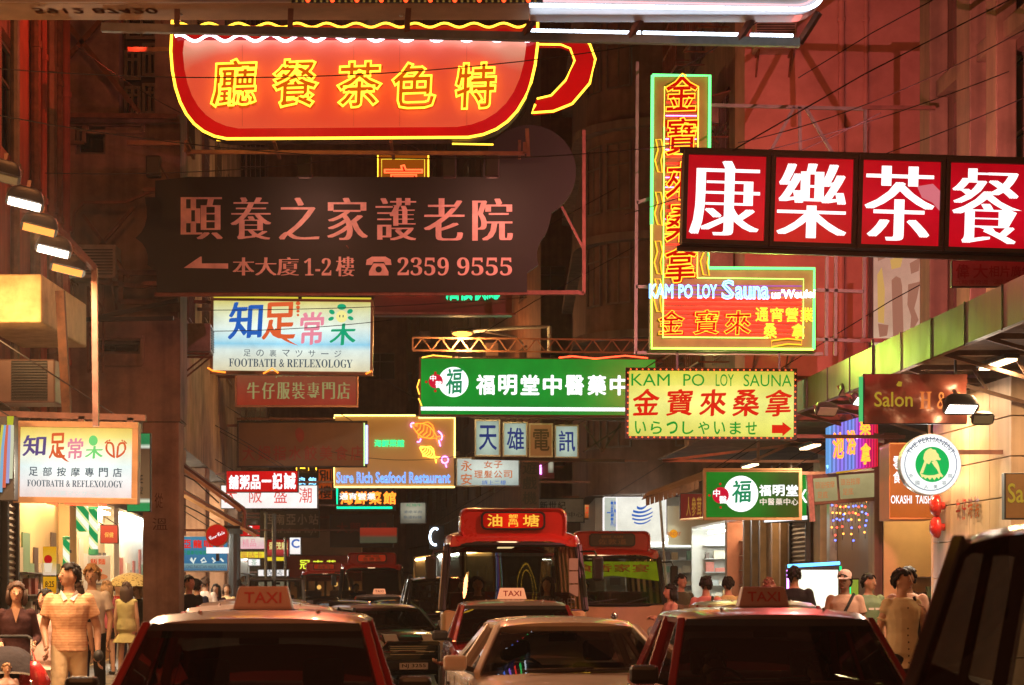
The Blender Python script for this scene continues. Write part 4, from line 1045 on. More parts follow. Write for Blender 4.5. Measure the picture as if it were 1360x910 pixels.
# drink disc and curry sign
s = Sign('drinks_disc_sign','round red drinks sign with white script above a white plate on the left','sign',35.4,288,727)
RD = lightbox('red disc film',[(0,lin(195,20,15)),(1,lin(205,30,25))],.85)
MB().prism(disc_pts(s.x(288),s.z(711),15*s.k),0,.15).build('cabinet',paint('orange rim',(.6,.25,.05),.4,0,.1,4),s.o); MB().face([(a,-.006,c) for a,c in disc_pts(s.x(288),s.z(711),14*s.k)]).build('face',RD,s.o)
b = MB(); vs, fs = glyph_mesh('𝓒𝓸𝓬𝓪-𝓒𝓸𝓵𝓪','reg'); mn = min(v[0] for v in vs); mx = max(v[0] for v in vs); kx = 22*s.k/(mx-mn); a = R(24)
vv = [((x-(mn+mx)/2)*kx, (y-.3)*kx*1.5) for x,y,z in vs]; b.raw([(s.x(288)+x*math.cos(a)-y*math.sin(a), -.012, s.z(711)+x*math.sin(a)+y*math.cos(a)) for x,y in vv], fs); b.build('lettering',WHITEL,s.o)
s.shape([(274,727),(303,727),(303,735),(274,735)],WHITEF,0,.1,'white_plate'); s.bars([[(288,745,.1),(288,700,.1)],[(288,700,.1),(318,700,.1)]],DARK,.05); wall_arm(s,704,288,-1,.12,.04,u=-2.7)
s = Sign('hanging_sign','blue curry restaurant sign with red characters behind the round red sign','sign',36.6,270,760)
s.cabinet((237,712,303,760),.12,ALU); s.face((238,713,302,758),lightbox('blue film',[(0,lin(60,120,160)),(.2,lin(150,190,190)),(.22,lin(60,130,175)),(1,lin(75,150,185))],.75))
s.text([(c,(242+i*14.5,717,254+i*14.5,728),dict(style='heavy')) for i, c in enumerate('亞龍咖喱')],INK['red'],-.012); s.text([('巴基斯坦餐館',(243,731,275,737),dict(style='bold'))],INK['teal'],-.012); s.text([('ALLONG PAKISTAN HALAL FOOD',(241,750.5,300,755))],INK['grey'],-.012)
s.tubes([[(254,741),(257,746),(260,741),(257,748),(253,743)],[(267,745),(271,741),(274,746),(268,747)],[(282,741),(286,746),(283,747)],[(293,742),(297,746)]],INK['pale'],.016,-.014,'food_drawing')
wall_arm(s,715,270,-1,.06,.04)
# far colourful cluster
for D,a,f,it,lab in (
 (78,(318,697,346,713),REDP,[([('一品',(322,699,336,710),dict(style='heavy'))],WHITEL)],'small red lit sign with white characters left of the street poles'),
 (80,(356,699,374,714),REDP,[([('粥',(363,700,372,712),dict(style='heavy'))],WHITEL)],'small red lit sign with one white character right of the street poles'),
 (84,(318,712,354,730),lightbox('pink white film',[(0,lin(250,190,200)),(1,lin(235,225,205))],1),[([('精品',(322,716,340,726),{})],INK['pink'])],'pale pink lit sign under the small red lit signs'),
 (82,(315,732,352,742),lightbox('yellow film',[(0,lin(250,215,20)),(1,lin(245,230,60))],1),[([('電話卡',(320,733,348,741),{})],INK['brown'])],'yellow lit strip sign below the pale pink sign'),
 (86,(354,716,384,740),lightbox('red film two',[(0,lin(120,40,30)),(.3,lin(200,60,60)),(.5,lin(160,10,10)),(1,lin(140,15,10))],.9),[([('蛋茂龍',(357,720,382,730),dict(style='bold'))],INK['face'])],'dark red lit sign with yellow characters behind the street poles'),
 (88,(352,736,380,746),lightbox('yellow film',[]) if False else MATS.get('yellow film'),[],'second yellow lit strip sign right of the street poles'),
 (90,(384,713,400,737),WHITEF,[([('C',(387,716,398,728),dict(style='heavy'))],INK['blue'])],'white lit sign with a blue ring beside the dark red lit sign'),
 (92,(329,742,346,752),WHITEF,[([('茶',(334,743,341,751),{})],INK['teal'])],'tiny white lit sign under the yellow strip sign'),
 (96,(342,756,384,766),WHITEF,[([('時裝',(350,757,376,765),{})],INK['grey'])],'upper white lit shop sign just above the jeep'),
 (96,(342,768,384,784),lightbox('cream film',[(0,lin(255,235,200)),(1,lin(250,225,190))],1.1),[],'lower cream lit shop sign just above the jeep')):
    panel_sign('shop_sign',lab,'sign',D,a,f,it,.15,u=-3.0,arm=True,back=False)
# red restaurant shopfront at the far end
s = Sign('restaurant_front','far red restaurant front with yellow green characters at the end of the street','shopfront',112,432,800)
s.cabinet((380,738,480,772),.6,paint('red fascia',(.35,.03,.02),.5,0,.2,1),'fascia'); s.text([('冠',(398,744,412,756),dict(style='bold')),('南',(416,744,429,756),dict(style='bold')),('華',(434,744,446,756),dict(style='bold'))],glow('yellow green letter',(.75,.9,.05),1.3),-.05)
s.shape([(380,772),(480,772),(480,795),(380,795)],glow('warm restaurant window',(.9,.28,.08),.42,True,.7,1.2),.1,.3,'window_front'); s.shape([(380,706),(480,706),(480,737),(380,737)],paint('pale upper wall',(.35,.2,.13),.8,0,.3,.5),.2,.4,'upper_wall')
b = MB()
for px in range(384,480,12): b.bar((s.x(px),.05,s.z(772)),(s.x(px),.05,s.z(797)),.12)
b.build('mullion',DARK,s.o)
for px,py in ((402,778),(404,786),(424,780),(446,776),(462,782)): MB().ell((s.x(px),-.1,s.z(py)),(.12,.12,.12),8,6).build('lamp',glow('warm bulb',(1,.5,.15),6),s.o)

# --- 19. four white boxes
for i,(c,a,lit) in enumerate((('天',(631,558,664,606),1),('雄',(668,561,700,606),1),('電',(703,563,734,607),0),('訊',(737,565,768,608),1))):
    mat = lightbox('grey white film',[(0,lin(205,225,205)),(.5,lin(185,205,185)),(1,lin(195,215,195))],.8,hot=.35) if lit else paint('unlit box face',(.19,.13,.10),.5,0,.2,3)
    s = panel_sign('light_box_sign',['first white light box with a blue character 天 under the long green sign','second white light box with a blue character 雄 under the long green sign','unlit brown box with a black character between the white light boxes','rightmost white light box with a blue character 訊, dirty at the bottom'][i],'light box',48,a,mat,[([(c,(a[0]+5,a[1]+7,a[2]-4,a[3]-8),dict(style='bold'))],INK['navy'] if lit else paint('black letter',(.02,.015,.01)))],.25,arm=False,back=bool(lit),frame=GALV)
    s.o['group'] = 'row of boxes under the long green sign'
    s.bars([[((a[0]+a[2])/2,a[1]-6,.12),((a[0]+a[2])/2,a[1],.12)]],DARK,.05)
s = Sign('sign_rail','dark steel rail that carries the row of white light boxes','rail',48,700,556); s.bars([[(626,553),(1010,560)],[(626,608),(830,612)]],DARK,.07,.12,'rail'); s.bars([[(775,562),(800,600),(825,562)],[(775,600),(825,566)]],DARK,.04,.12,'brace')
panel_sign('light_box_sign','white and brown barber company light box with brown characters','light box',50,(606,608,690,646),lightbox('barber film',[(0,lin(200,215,205)),(1,lin(235,240,225))],.85,hot=.3),[([('永',(612,612,627,626),dict(style='bold')),('安',(612,629,627,644),dict(style='bold')),('女子',(642,612,668,622),dict(style='bold',spread=True)),('理髮公司',(629,625,681,635),dict(style='bold',spread=True))],INK['brown']),([('請上二樓',(640,638,672,644),{})],INK['blue'])],.2,side=1,u=6.8,frame=GALV)
panel_sign('shop_sign','small grey white lit sign with tiny lines of writing left of the red minibus','sign',56,(531,667,566,696),lightbox('dim white film',[(0,lin(130,125,110)),(1,lin(190,185,160))],.8,hot=.5),[([('紅燒牛',(540,669,560,673),{})],INK['teal']),([('清燉羊肉',(536,678,560,682),{}),('魚蛋粉麵',(536,685,560,689),{})],INK['grey'])],.15,u=-3.0)
panel_sign('hanging_sign','grey unlit sign with dark characters between the two minibus roofs','sign',62,(713,662,776,694),paint('grey sign face',(.26,.25,.2),.5,0,.3,2),[([('新世紀',(716,666,752,677),dict(style='bold',spread=True)),('美容中心',(735,680,774,687),{})],paint('black letter',(.02,.015,.01)))],.15,side=1,u=6.3,frame=DARK)
s = Sign('vertical_sign','tall dark vertical sign with black characters above the red minibus','sign',58,706,672); s.cabinet((692,610,716,685),.2,paint('dark brown board',(.09,.045,.03),.6,0,.3,2)); s.text([('遊',(694,612,713,630),dict(style='bold')),('戲',(694,633,713,650),dict(style='bold')),('機',(694,653,713,670),dict(style='bold'))],paint('black letter',(.02,.015,.01)),-.012); wall_arm(s,640,706,1,.1,u=6.3)
s = Sign('neon_sign','pale blue neon crescent beside the red minibus','neon sign',60,578,728); s.cabinet((570,698,590,730),.1,DARK); s.tubes([[(578+7*math.cos(R(a)),713+11*math.sin(R(a))) for a in range(300,60,-15)]],NWB,.03,-.04); wall_arm(s,712,580,1,.05,.04,u=5.6)
s = Sign('shop_sign','narrow lit vertical sign with pink tube under the dark braces','sign',66,724,640); s.cabinet((716,612,736,636),.2,paint('pink dull board',(.3,.08,.09),.6,0,.2,3)); s.tubes([[(718,618),(718,630)]],NP,.03,-.03); s.shape([(728,612),(735,612),(735,628),(728,628)],MATS['dim white film'],-.01,0,'face'); wall_arm(s,620,726,1,.1,u=6.3)

# --- 21/22 truss and long green sign
s = Sign('truss_gantry','long zigzag steel truss above the long green sign','gantry',45.5,690,470,roll=.6)
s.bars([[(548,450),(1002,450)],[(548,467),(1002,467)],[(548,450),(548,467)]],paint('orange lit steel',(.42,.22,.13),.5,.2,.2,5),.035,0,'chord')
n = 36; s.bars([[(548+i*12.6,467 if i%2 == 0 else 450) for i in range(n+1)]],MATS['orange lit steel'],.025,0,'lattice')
s = Sign('light_box_sign','long green medicine shop light box with white characters and a white disc','light box',45,713,553,roll=.25)
s.cabinet((556,475,872,553),.35,paint('brown casing',(.22,.1,.05),.5,.1,.2,3)); GRF = lightbox('green film',[(0,lin(8,138,42)),(.5,lin(10,150,45)),(1,lin(8,140,40))],.95)
s.face((559,477,870,551),GRF,-.006,'face',.356); s.shape([(559,541),(870,541),(870,546),(559,546)],WHITEL,-.010,0,'stripe')
s.shape([(602+20*math.cos(2*math.pi*i/30),508+20*math.sin(2*math.pi*i/30)) for i in range(30)],WHITEL,-.012,0,'disc'); s.text([('福',(592,490,614,524),dict(style='brush'))],INK['teal'],-.015)
s.shape([(578.5+9.5*math.cos(2*math.pi*i/24),507+9.5*math.sin(2*math.pi*i/24)) for i in range(24)],glow('lit crimson',lin(205,15,50),1,False),-.016,0,'badge'); s.text([('中',(571,499,579,507),dict(style='bold')),('醫',(578,507,587,516),dict(style='bold'))],WHITEL,-.02)
bulbs(s,[(578,496),(566,508),(578,520)],glow('lit red dot',lin(190,30,20),1,False),.03,'red_dot',-.012)
s.text([(c,(632+i*29.6,498,657+i*29.6,525),dict(style='heavy')) for i, c in enumerate('福明堂中醫藥中心')],WHITEL,-.014)
s.tubes([[(557,505),(554,515),(557,525)],[(556,530),(560,540)],[(560,476),(575,473),(600,475)]],neon('mixed',(1,.5,.05),3),.014,-.05,'edge_neon'); s.tubes([[(742,475),(760,473),(790,476),(830,472),(860,475)]],NR,.016,.0,'top_neon')
wall_arm(s,478,860,1,.2); wall_arm(s,550,860,1,.2); spill(s.o, (0,-.06,.6), 22, (.1,1,.25), 'front')
# --- street lamp
s = Sign('street_lamp','orange street lamp on a long arm above the green sign','street lamp',45.6,730,783); lz = s.z(440)
MB().tube([(0,0,s.z(468)),(0,0,lz+.1)],.05,8).build('pole',GALV,s.o); MB().tube([(0,0,lz+.1),(s.x(690),0,lz+.08),(s.x(622),0,lz)],.035,8).build('arm',GALV,s.o); MB().ell((s.x(614),0,lz-.01),(.26,.14,.08),12,8).build('lamp_head',DARK,s.o); MB().ell((s.x(614),-.02,lz-.05),(.22,.13,.075),12,8).build('lamp_glass',glow('sodium lamp',(1,.36,.05),5),s.o)
l = bpy.data.lights.new('sodium_lamp','POINT'); l.energy = 900; l.color = (1,.5,.16); l.shadow_soft_size = .2; o = bpy.data.objects.new('sodium_lamp',l); COL.objects.link(o); o.parent = s.o; o.location = (s.x(614),-.1,lz-.3)

# --- 23 yellow sauna sign
s = Sign('light_box_sign','yellow sauna light box with green and red lettering and a red arrow','light box',34.8,944,582,roll=.35)
s.cabinet((832,490,1057,583),.25,paint('brown casing',(.22,.1,.05))); YF = lightbox('yellow lit film',[(0,lin(240,235,105)),(.5,lin(252,250,140)),(1,lin(238,225,80))],1.0,hot=.12)
s.face((835,493,1054,580),YF,-.006,'face',.256); s.frame((830,489,1058,584),.05,DARK,-.03,.05)
bulbs(s,[(837+i*7.9,491.5) for i in range(28)]+[(837+i*7.9,581.5) for i in range(28)]+[(1055.5,496+i*8) for i in range(11)]+[(833.5,496+i*8) for i in range(11)],glow('small red bulb',(1,.12,.03),2.2,False),.014,'bulb',-.04)
s.text([('KAM',(838,497,889,513)),('PO',(907,497,935,513)),('LOY',(950,497,974,513)),('SAUNA',(987,497,1051,513))],INK['dgreen'],-.012)
s.text([(c,(840+i*44,517,876+i*44,553),dict(style='brush')) for i, c in enumerate('金寶來桑拿')],INK['red'],-.012); s.text([(c,(843+i*21,560,858+i*21,577),dict(style='bold')) for i, c in enumerate('いらっしやいませ')],INK['dgreen'],-.012)
s.shape([(1025,564),(1039,564),(1039,560),(1051,569),(1039,579),(1039,575),(1025,575)],INK['red'],-.014,0,'arrow')
wall_arm(s,500,1050,1,.15); wall_arm(s,578,1050,1,.15); spill(s.o, (0,-.06,.6), 14, (1,.9,.3), 'front')

# --- 24 L shaped neon
s = Sign('neon_sign','tall L shaped green and orange neon sauna sign with red characters','neon sign',33,972,466,roll=.35)
Lp = [(863,101),(941,101),(941,356),(1081,356),(1081,465),(863,465)]
m, nt, out = _nt('neon back panel'); p = N(nt,'ShaderNodeBsdfPrincipled'); p.inputs['Base Color'].default_value = (.55,.36,.10,1); p.inputs['Roughness'].default_value = .55
tc = N(nt,'ShaderNodeTexCoord'); nz = N(nt,'ShaderNodeTexNoise'); nz.inputs['Scale'].default_value = 3; nt.links.new(tc.outputs['Object'],nz.inputs[0])
rp = N(nt,'ShaderNodeValToRGB'); rp.color_ramp.elements[0].position=.35; rp.color_ramp.elements[0].color=(.20,.17,.035,1); rp.color_ramp.elements[1].position=.65; rp.color_ramp.elements[1].color=(.27,.23,.055,1); nt.links.new(nz.outputs[0],rp.inputs[0]); nt.links.new(rp.outputs[0],p.inputs['Base Color']); nt.links.new(p.outputs[0],out.inputs[0])
s.shape(Lp,m,0,.25,'cabinet',bevel=.01)
s.tubes([[(864,102),(940,102),(940,250)],[(940,310),(940,357),(1080,357),(1080,464)]],NG,.026,-.06,'green_border_tube')
s.tubes([[(864,102),(864,300)]],NG,.026,-.06,'green_border_tube'); s.tubes([[(864,300),(865,464),(1080,464)]],neon('lime white',(.55,1,.10),3.2),.02,-.06,'lime_border_tube')
s.tubes([[(880,170),(880,117),(925,117),(925,370)]],neon('pale yellow',(1,.75,.08),2.6),.010,-.05,'inner_border_tube'); s.tubes([[(880,170),(880,450)],[(925,370),(1066,371),(1066,450)],[(880,449),(1020,449)]],neon('pale green',(.45,1,.14),2.8),.010,-.05,'inner_border_tube')
for nm, mt, ys in (('violet_line',NP,(155,186,200,237,250,292,306,340)),('yellow_line',NY,(162,192,206,243,256,298,312))): s.tubes([[(882,y),(923,y)] for y in ys],mt,.008,-.04,nm)
s.tubes([[(882,y),(1064,y)] for y in range(398,447,6)],neon('deep red',(1,.02,.01),4),.02,-.035,'red_line'); s.tubes([[(882,y),(1064,y)] for y in (380,386,392)],neon('dim violet',(.6,.15,.6),.9),.010,-.035,'violet_line')
s.tubes([[(883,y),(922,y)] for y in range(128,366,9)],neon('deep red',(1,.03,.02)),.012,-.03,'red_line')
for c, y in zip('金寶來桑拿',(99,157,216,272,326)):
    a = (880,y,926,y+52); s.text([(c,a,dict(style='heavy'))],glow('red letter fill two',lin(215,12,2),.9),-.055,'letter_panel'); s.text([(c,a,dict(style='neonwide'))],neon('orange yellow',(1,.36,.02),3.0),-.085,'neon_character')
for y in (187,257,322,372): s.tubes([[(869,y),(872,y+14),(868,y+28),(872,y+43),(878,y+44),(876,y+28),(879,y+14),(876,y),(869,y)]],NYT,.011,-.07,'ribbon_tube')
s.tubes([[(931,320),(934,335),(929,348),(933,366),(941,367),(938,350),(941,335),(938,320),(931,320)],[(1024,453),(1045,450),(1064,452),(1064,458),(1045,457),(1024,461),(1024,453)]],NYT,.011,-.07,'ribbon_tube')
s.text([('KAM',(861,379,893,398),dict(style='neonfat')),('PO',(900,379,919,398),dict(style='neonfat')),('LOY',(925,379,951,398),dict(style='neonfat')),('S',(957,373,974,399),dict(style='neonfat')),('auna',(975,381,1020,399),dict(style='neonfat'))],neon('ice blue',(.20,.50,1),4.5),-.10,'neon_lettering')
s.text([('us\'Weuiei',(1023,385,1081,398),dict(style='neonslant'))],NW,-.10,'neon_script')
s.text([('金',(873,413,909,446),dict(style='neonwide')),('寶',(919,412,955,446),dict(style='neonwide')),('來',(960,413,997,446),dict(style='neonwide'))],neon('orange yellow',(1,.36,.02)),-.08,'neon_character'); s.text([('金',(873,413,909,446),dict(style='bold')),('寶',(919,412,955,446),dict(style='bold')),('來',(960,413,997,446),dict(style='bold'))],glow('red letter fill two',(1,0,0)),-.05,'letter_panel')
s.text([('通宵營業',(1001,409,1080,428),dict(style='neon',spread=True)),('桑',(1013,430,1031,450),dict(style='neon')),('拿',(1050,430,1068,450),dict(style='neon'))],neon('amber small',(1,.55,.03),3),-.08,'neon_character')
s.bars([[(941,136,.2),(1150,140,.2)],[(1055,138,.2),(1020,205,.2)],[(1062,138,.2),(1064,205,.2)],[(1070,138,.2),(1110,205,.2)],[(1081,382,.2),(1150,384,.2)],[(1081,448,.2),(1150,450,.2)],[(1150,136,.2),(1150,450,.2)],[(1100,336,.2),(1100,470,.2)],[(1112,336,.2),(1112,470,.2)]],GREYB,.05,.2,'support_frame')
s.bars([[(845,468),(1095,468)],[(845,80),(845,470)],[(845,268),(863,262)],[(845,380),(863,380)]],GREYB,.05,.15,'support_frame')
spill(s.o, (-.3,.3,1.6), 110, (1,.14,.06), 'back'); spill(s.o, (.6,-.3,-.1), 36, (.6,1,.10), 'front'); s.bars([[(900,466),(900,490)],[(1036,466),(1036,490)]],DARK,.03,.1,'hanger'); wall_arm(s,138,1145,1,.2,u=9.0); wall_arm(s,449,1145,1,.2,u=9.0)

# --- 25 big red sign
s = Sign('light_box_sign','big dark framed red light box sign with huge white characters at the right','light box',26.5,1190,335,roll=1.75)
DF = paint('dark brown frame', (.045,.02,.015), .4, .2, .3, 4)
s.cabinet((905,207,1512,333),.4,DF)
RF = lightbox('crimson film',[(0,lin(195,0,22)),(.5,lin(210,4,34)),(1,lin(190,0,20))],.95)
for i, c in enumerate('康樂茶餐廳'):
    x0 = 909+i*116; a = (x0,214,x0+106,326)
    x_0,z_0,x_1,z_1 = s.rect(a); f = MB().face([(x_0,-.004,z_0),(x_1,-.004,z_0),(x_1,-.004,z_1),(x_0,-.004,z_1)]).face([(x_0,.404,z_1),(x_1,.404,z_1),(x_1,.404,z_0),(x_0,.404,z_0)]).build('face',RF,s.o)
    s.text([(c,(x0+5,221,x0+98,320),dict(style='ming'))],WHITEL,-.010,'character')
    s.frame((x0-4,208,x0+110.5,332),.055,DF,-.05,.06)
for py in (205,336): s.bars([[(900,py),(1515,py)]],DF,.07,.15,'rail')
s.shape([(1215,247),(1236,243),(1250,256),(1247,280),(1236,268),(1222,262)],glow('torn film',lin(225,120,130),.9,False),-.012,0,'torn_patch')
spill(s.o, (-1.0,-.07,.6), 90, (1,.14,.12), 'front'); spill(s.o, (-1.0,.5,.6), 340, (1,.26,.27), 'back')

# --- 26 small green
s = Sign('light_box_sign','small green medicine shop light box with white disc under the yellow sauna sign','light box',40,1003,690)
s.cabinet((935,623,1064,690),.3,paint('tan casing',(.4,.24,.12),.5,.1,.2,3)); s.face((938,627,1061,687),lightbox('green film two',[(0,lin(18,125,30)),(.55,lin(26,122,28)),(.8,lin(60,90,25)),(1,lin(75,82,22))],.9,axis=0),-.006,'face',.306); s.frame((934,622,1065,691),.04,MATS['tan casing'],-.02,.04)
s.shape([(984+23*math.cos(2*math.pi*i/30),656+24*math.sin(2*math.pi*i/30)) for i in range(30)],WHITEL,-.012,0,'disc'); s.text([('福',(972,638,998,668),dict(style='brush'))],INK['teal'],-.016)
s.shape([(957+11*math.cos(2*math.pi*i/24),658+11*math.sin(2*math.pi*i/24)) for i in range(24)],MATS['lit crimson'],-.014,0,'badge'); s.text([('中',(947,650,956,660),dict(style='bold')),('醫',(955,659,965,669),dict(style='bold'))],WHITEL,-.02); bulbs(s,[(956.5,643),(942,658),(957,674)],MATS['lit red dot'],.025,'red_dot',-.012)
s.text([(c,(1008+i*18,644,1024+i*18,659),dict(style='heavy')) for i, c in enumerate('福明堂')],WHITEL,-.012); s.text([(c,(1009+i*10.5,662,1018+i*10.5,671),dict(style='bold')) for i, c in enumerate('中醫藥中心')],CREAML,-.012)
wall_arm(s,628,1060,1,.15); spill(s.o, (0,-.06,.5), 5, (.3,1,.3), 'front')
s = Sign('light_box_sign','green edged light box just behind the small green medicine sign','light box',41.5,1050,700); s.cabinet((1015,628,1072,694),.25,DARK); s.face((1016,629,1071,690),GRF); s.text([('K',(1062,650,1072,668),dict(style='heavy'))],WHITEL,-.012); s.shape([(1015,688),(1072,685),(1072,690),(1015,694)],WHITEL,-.015,.01,'tube'); wall_arm(s,632,1060,1,.12)
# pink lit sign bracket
s = Sign('sign_bracket','pink lit crossed steel bars above the small green sign','bracket',41,1005,612); s.bars([[(880,612),(1100,613)],[(880,612),(1100,585)],[(1000,612),(1050,590),(1100,605)],[(1040,583),(1100,602)],[(1007,584),(1007,612)]],paint('salmon bar',(.6,.28,.22),.5,.1,.2,4),.05,0,'bar')

# --- 27 salon banner and lamps under canopy
s = Sign('salon_banner','dark brown salon banner with yellow lettering hanging under the canopy','banner',28,1215,562)
m = paint('brown banner vinyl',(.16,.045,.03),.3,0,.3,1.4); b = MB(); n = 24
x0,z0,x1,z1 = s.rect((1148,497,1284,562)); rows = []
for j in range(9): rows.append([(x0+(x1-x0)*i/n, .03*math.sin(i*.7+j*.8)+.02*math.sin(i*.31-j*1.3), z0+(z1-z0)*j/8) for i in range(n+1)])
for j in range(8):
    for i in range(n): b.face([rows[j][i],rows[j][i+1],rows[j+1][i+1],rows[j+1][i]])
b.build('vinyl',m,s.o,smooth=True)
s.frame((1147,496,1285,563),.03,DARK,.06,.04); YL = glow('pale yellow back lit letter',lin(185,150,45),.8,False); s.text([('Salon',(1160,521,1211,541),dict(style='bold'))],YL,-.07); s.text([('𝐇 & 𝐁',(1220,521,1276,544))],paint('ochre letter',(.45,.2,.06),.5,0,.2,5),-.07); s.shape([(1189,512),(1192,507),(1197,508),(1196,514),(1191,514)],YL,-.07,0,'moon_logo')
s.tubes([[(1144,500),(1144,560)]],GRF if False else neon('dim green edge',(.1,.7,.2),.8),.03,.05,'edge_neon'); s.bars([[(1160,497),(1160,450)],[(1270,497),(1270,450)]],DARK,.03,.05,'hanger')
def flood(label, D, px, py, yaw, lampmat, k=1.0, tilt=0.0, power=0, col=(1,.7,.4), aim=None, grp=None, vertical=False):
    g = Sign('flood_light', label, 'flood light', D, px, py, 0, yaw, grp); 
    b = MB(); b.loft([[(.30*k*ww*cx_,.17*k*ww*sx_,zz*k) for cx_,sx_ in [(abs(math.cos(t))**.5*(1 if math.cos(t)>=0 else -1),abs(math.sin(t))**.5*(1 if math.sin(t)>=0 else -1)) for t in [2*math.pi*i/20 for i in range(20)]]] for ww,zz in ((1,-.04),(.99,.03),(.93,.10),(.80,.17),(.55,.22),(.2,.24))]); b.build('housing',DARK,g.o,smooth=True,angle=60)
    MB().box(-.25*k,-.11*k,-.035,.25*k,.11*k,-.022).build('lamp_glass',lampmat,g.o)
    b = MB(); b.bar((0,.0,.16*k),(0,.06,.42*k),.035); b.bar((-.29*k,0,.03),(-.29*k,0,.16*k),.02); b.bar((.29*k,0,.03),(.29*k,0,.16*k),.02); b.bar((-.29*k,0,.165*k),(.29*k,0,.165*k),.02); b.build('yoke',PIPE,g.o)
    g.o.rotation_euler = (R(tilt),0,yaw)
    if power:
        a = area('flood_lamp',g.o,(0,0,-.06),.4*k,power,col,(0,0,0))
    return g
FL = glow('flood glass',(1,.85,.7),8); FLO = glow('warm flood glass',(1,.33,.06),1.7); OFFG = paint('unlit lamp glass',(.25,.26,.2),.1,0,.1,5)
flood('black flood lamp with a bright tube in front of the salon banner',26.5,1276,541,.2,FL,.75,-32,55,(1,.85,.65))
flood('small unlit flood lamp right of the salon banner',27,1305,556,.1,OFFG,.5,-60)
flood('small bright lamp at the left edge of the salon banner',29,1141,532,.9,FL,.5,-50,14,(1,.9,.9))
flood('dark unlit lamp on the canopy edge above the salon banner',31,1098,545,.4,OFFG,.6,-50); flood('second dark unlit lamp near the pink wall above the canopy',32,1128,520,.4,OFFG,.6,-40)
s = Sign('shop_sign','second salon sign at the right edge above the black car','sign',26,1400,690); s.cabinet((1334,628,1470,690),.15,DARK); s.face((1336,630,1468,688),paint('olive sign face',(.22,.13,.05),.4,0,.2,2)); s.text([('Salon',(1338,642,1390,668),dict(style='bold'))],YL,-.012); wall_arm(s,632,1400,1,.1)
# round rooster head sign
s = Sign('round_sign','round white light box with a green disc and feathered head emblem','light box',29.5,1236,658)
MB().prism(disc_pts(s.x(1236),s.z(617),41*s.k,40),0,.2).build('cabinet',ALU,s.o); MB().face([(a,-.006,c) for a,c in disc_pts(s.x(1236),s.z(617),40*s.k,40)]).build('face',lightbox('white disc film',[(0,lin(245,250,245)),(1,lin(255,255,255))],1.25),s.o)
ring = [(1236+34.5*math.cos(2*math.pi*i/40),617+34.5*math.sin(2*math.pi*i/40)) for i in range(41)]; s.tubes([ring],INK['navy'],.005,-.008,'ring_line'); s.shape([(1238+22.5*math.cos(2*math.pi*i/36),617+23.5*math.sin(2*math.pi*i/36)) for i in range(36)],glow('lit green disc',lin(5,185,85),1.0,False),-.010,0,'green_disc')
for nm_, pp in (('crest_emblem',[(485,655),(490,625),(500,605),(515,592),(535,583),(550,592),(568,595),(575,612),(588,625),(592,645),(604,655),(598,665),(575,662),(560,674),(540,668),(525,692),(500,682)]),('neck_emblem',[(494,668),(510,678),(484,752),(462,752)]),('beard_emblem',[(540,676),(575,668),(586,690),(594,715),(600,745),(618,768),(600,776),(578,728),(560,706)]),('collar_emblem',[(462,750),(490,762),(520,766),(560,764),(595,752),(620,768),(612,780),(600,772),(590,792),(575,777),(560,799),(545,780),(530,797),(512,780),(500,792),(488,777),(475,780)])):
    s.shape([(1130+x_/5.057,480+y_/5.057) for x_,y_ in pp],INK['face'],-.014,0,nm_)
for i,ch in enumerate('外國人美容院'): a = R(150-i*24); cx_,cz_ = 1236+38*0.79*math.cos(a)*1.0, 617+38*0.79*math.sin(a); s.text([(ch,(cx_-2.6,cz_-2.6,cx_+2.6,cz_+2.6),{})],INK['grey'],-.012)
b = MB(); vs, fs = glyph_mesh('THE PERMANENT','reg'); mn = min(v[0] for v in vs); mx = max(v[0] for v in vs)
rad = 30*s.k; b.raw([(s.x(1236)-(rad+y*.1)*math.cos(math.pi*(.15+.7*(x-mn)/(mx-mn))), -.012, s.z(617)+(rad+y*.1)*math.sin(math.pi*(.15+.7*(x-mn)/(mx-mn)))) for x,y,z in vs],fs); b.build('arc_lettering',INK['grey'],s.o)
s.bars([[(1236,576),(1236,560)],[(1200,560),(1275,560)]],PIPE,.03,.1,'hanger'); wall_arm(s,600,1270,1,.1); spill(s.o, (0,-.06,.43), 6, (.95,1,.95), 'front')
# orange snack sign
s = Sign('shop_sign','orange snack shop fascia with white lettering above the yellow wall','sign',33.0,1210,690); OF = lightbox('orange lit film',[(0,lin(225,110,40)),(.5,lin(235,120,55)),(1,lin(215,95,35))],.8)
s.cabinet((1181,588,1241,690),.9,paint('orange box',(.5,.2,.06),.5,0,.2,2)); s.face((1182,590,1240,687),OF); s.text([('零',(1186,606,1196,625),dict(style='bold')),('食',(1186,626,1196,642),dict(style='bold')),('屋',(1200,618,1212,645),dict(style='bold'))],WHITEL,-.012); s.text([('OKASHI  TAISHI',(1183,658,1239,669),dict(style='bold'))],WHITEL,-.012); wall_arm(s,600,1238,1,.2)
spill(s.o, (0,-.06,.6), 7, (1,.5,.2), 'front')
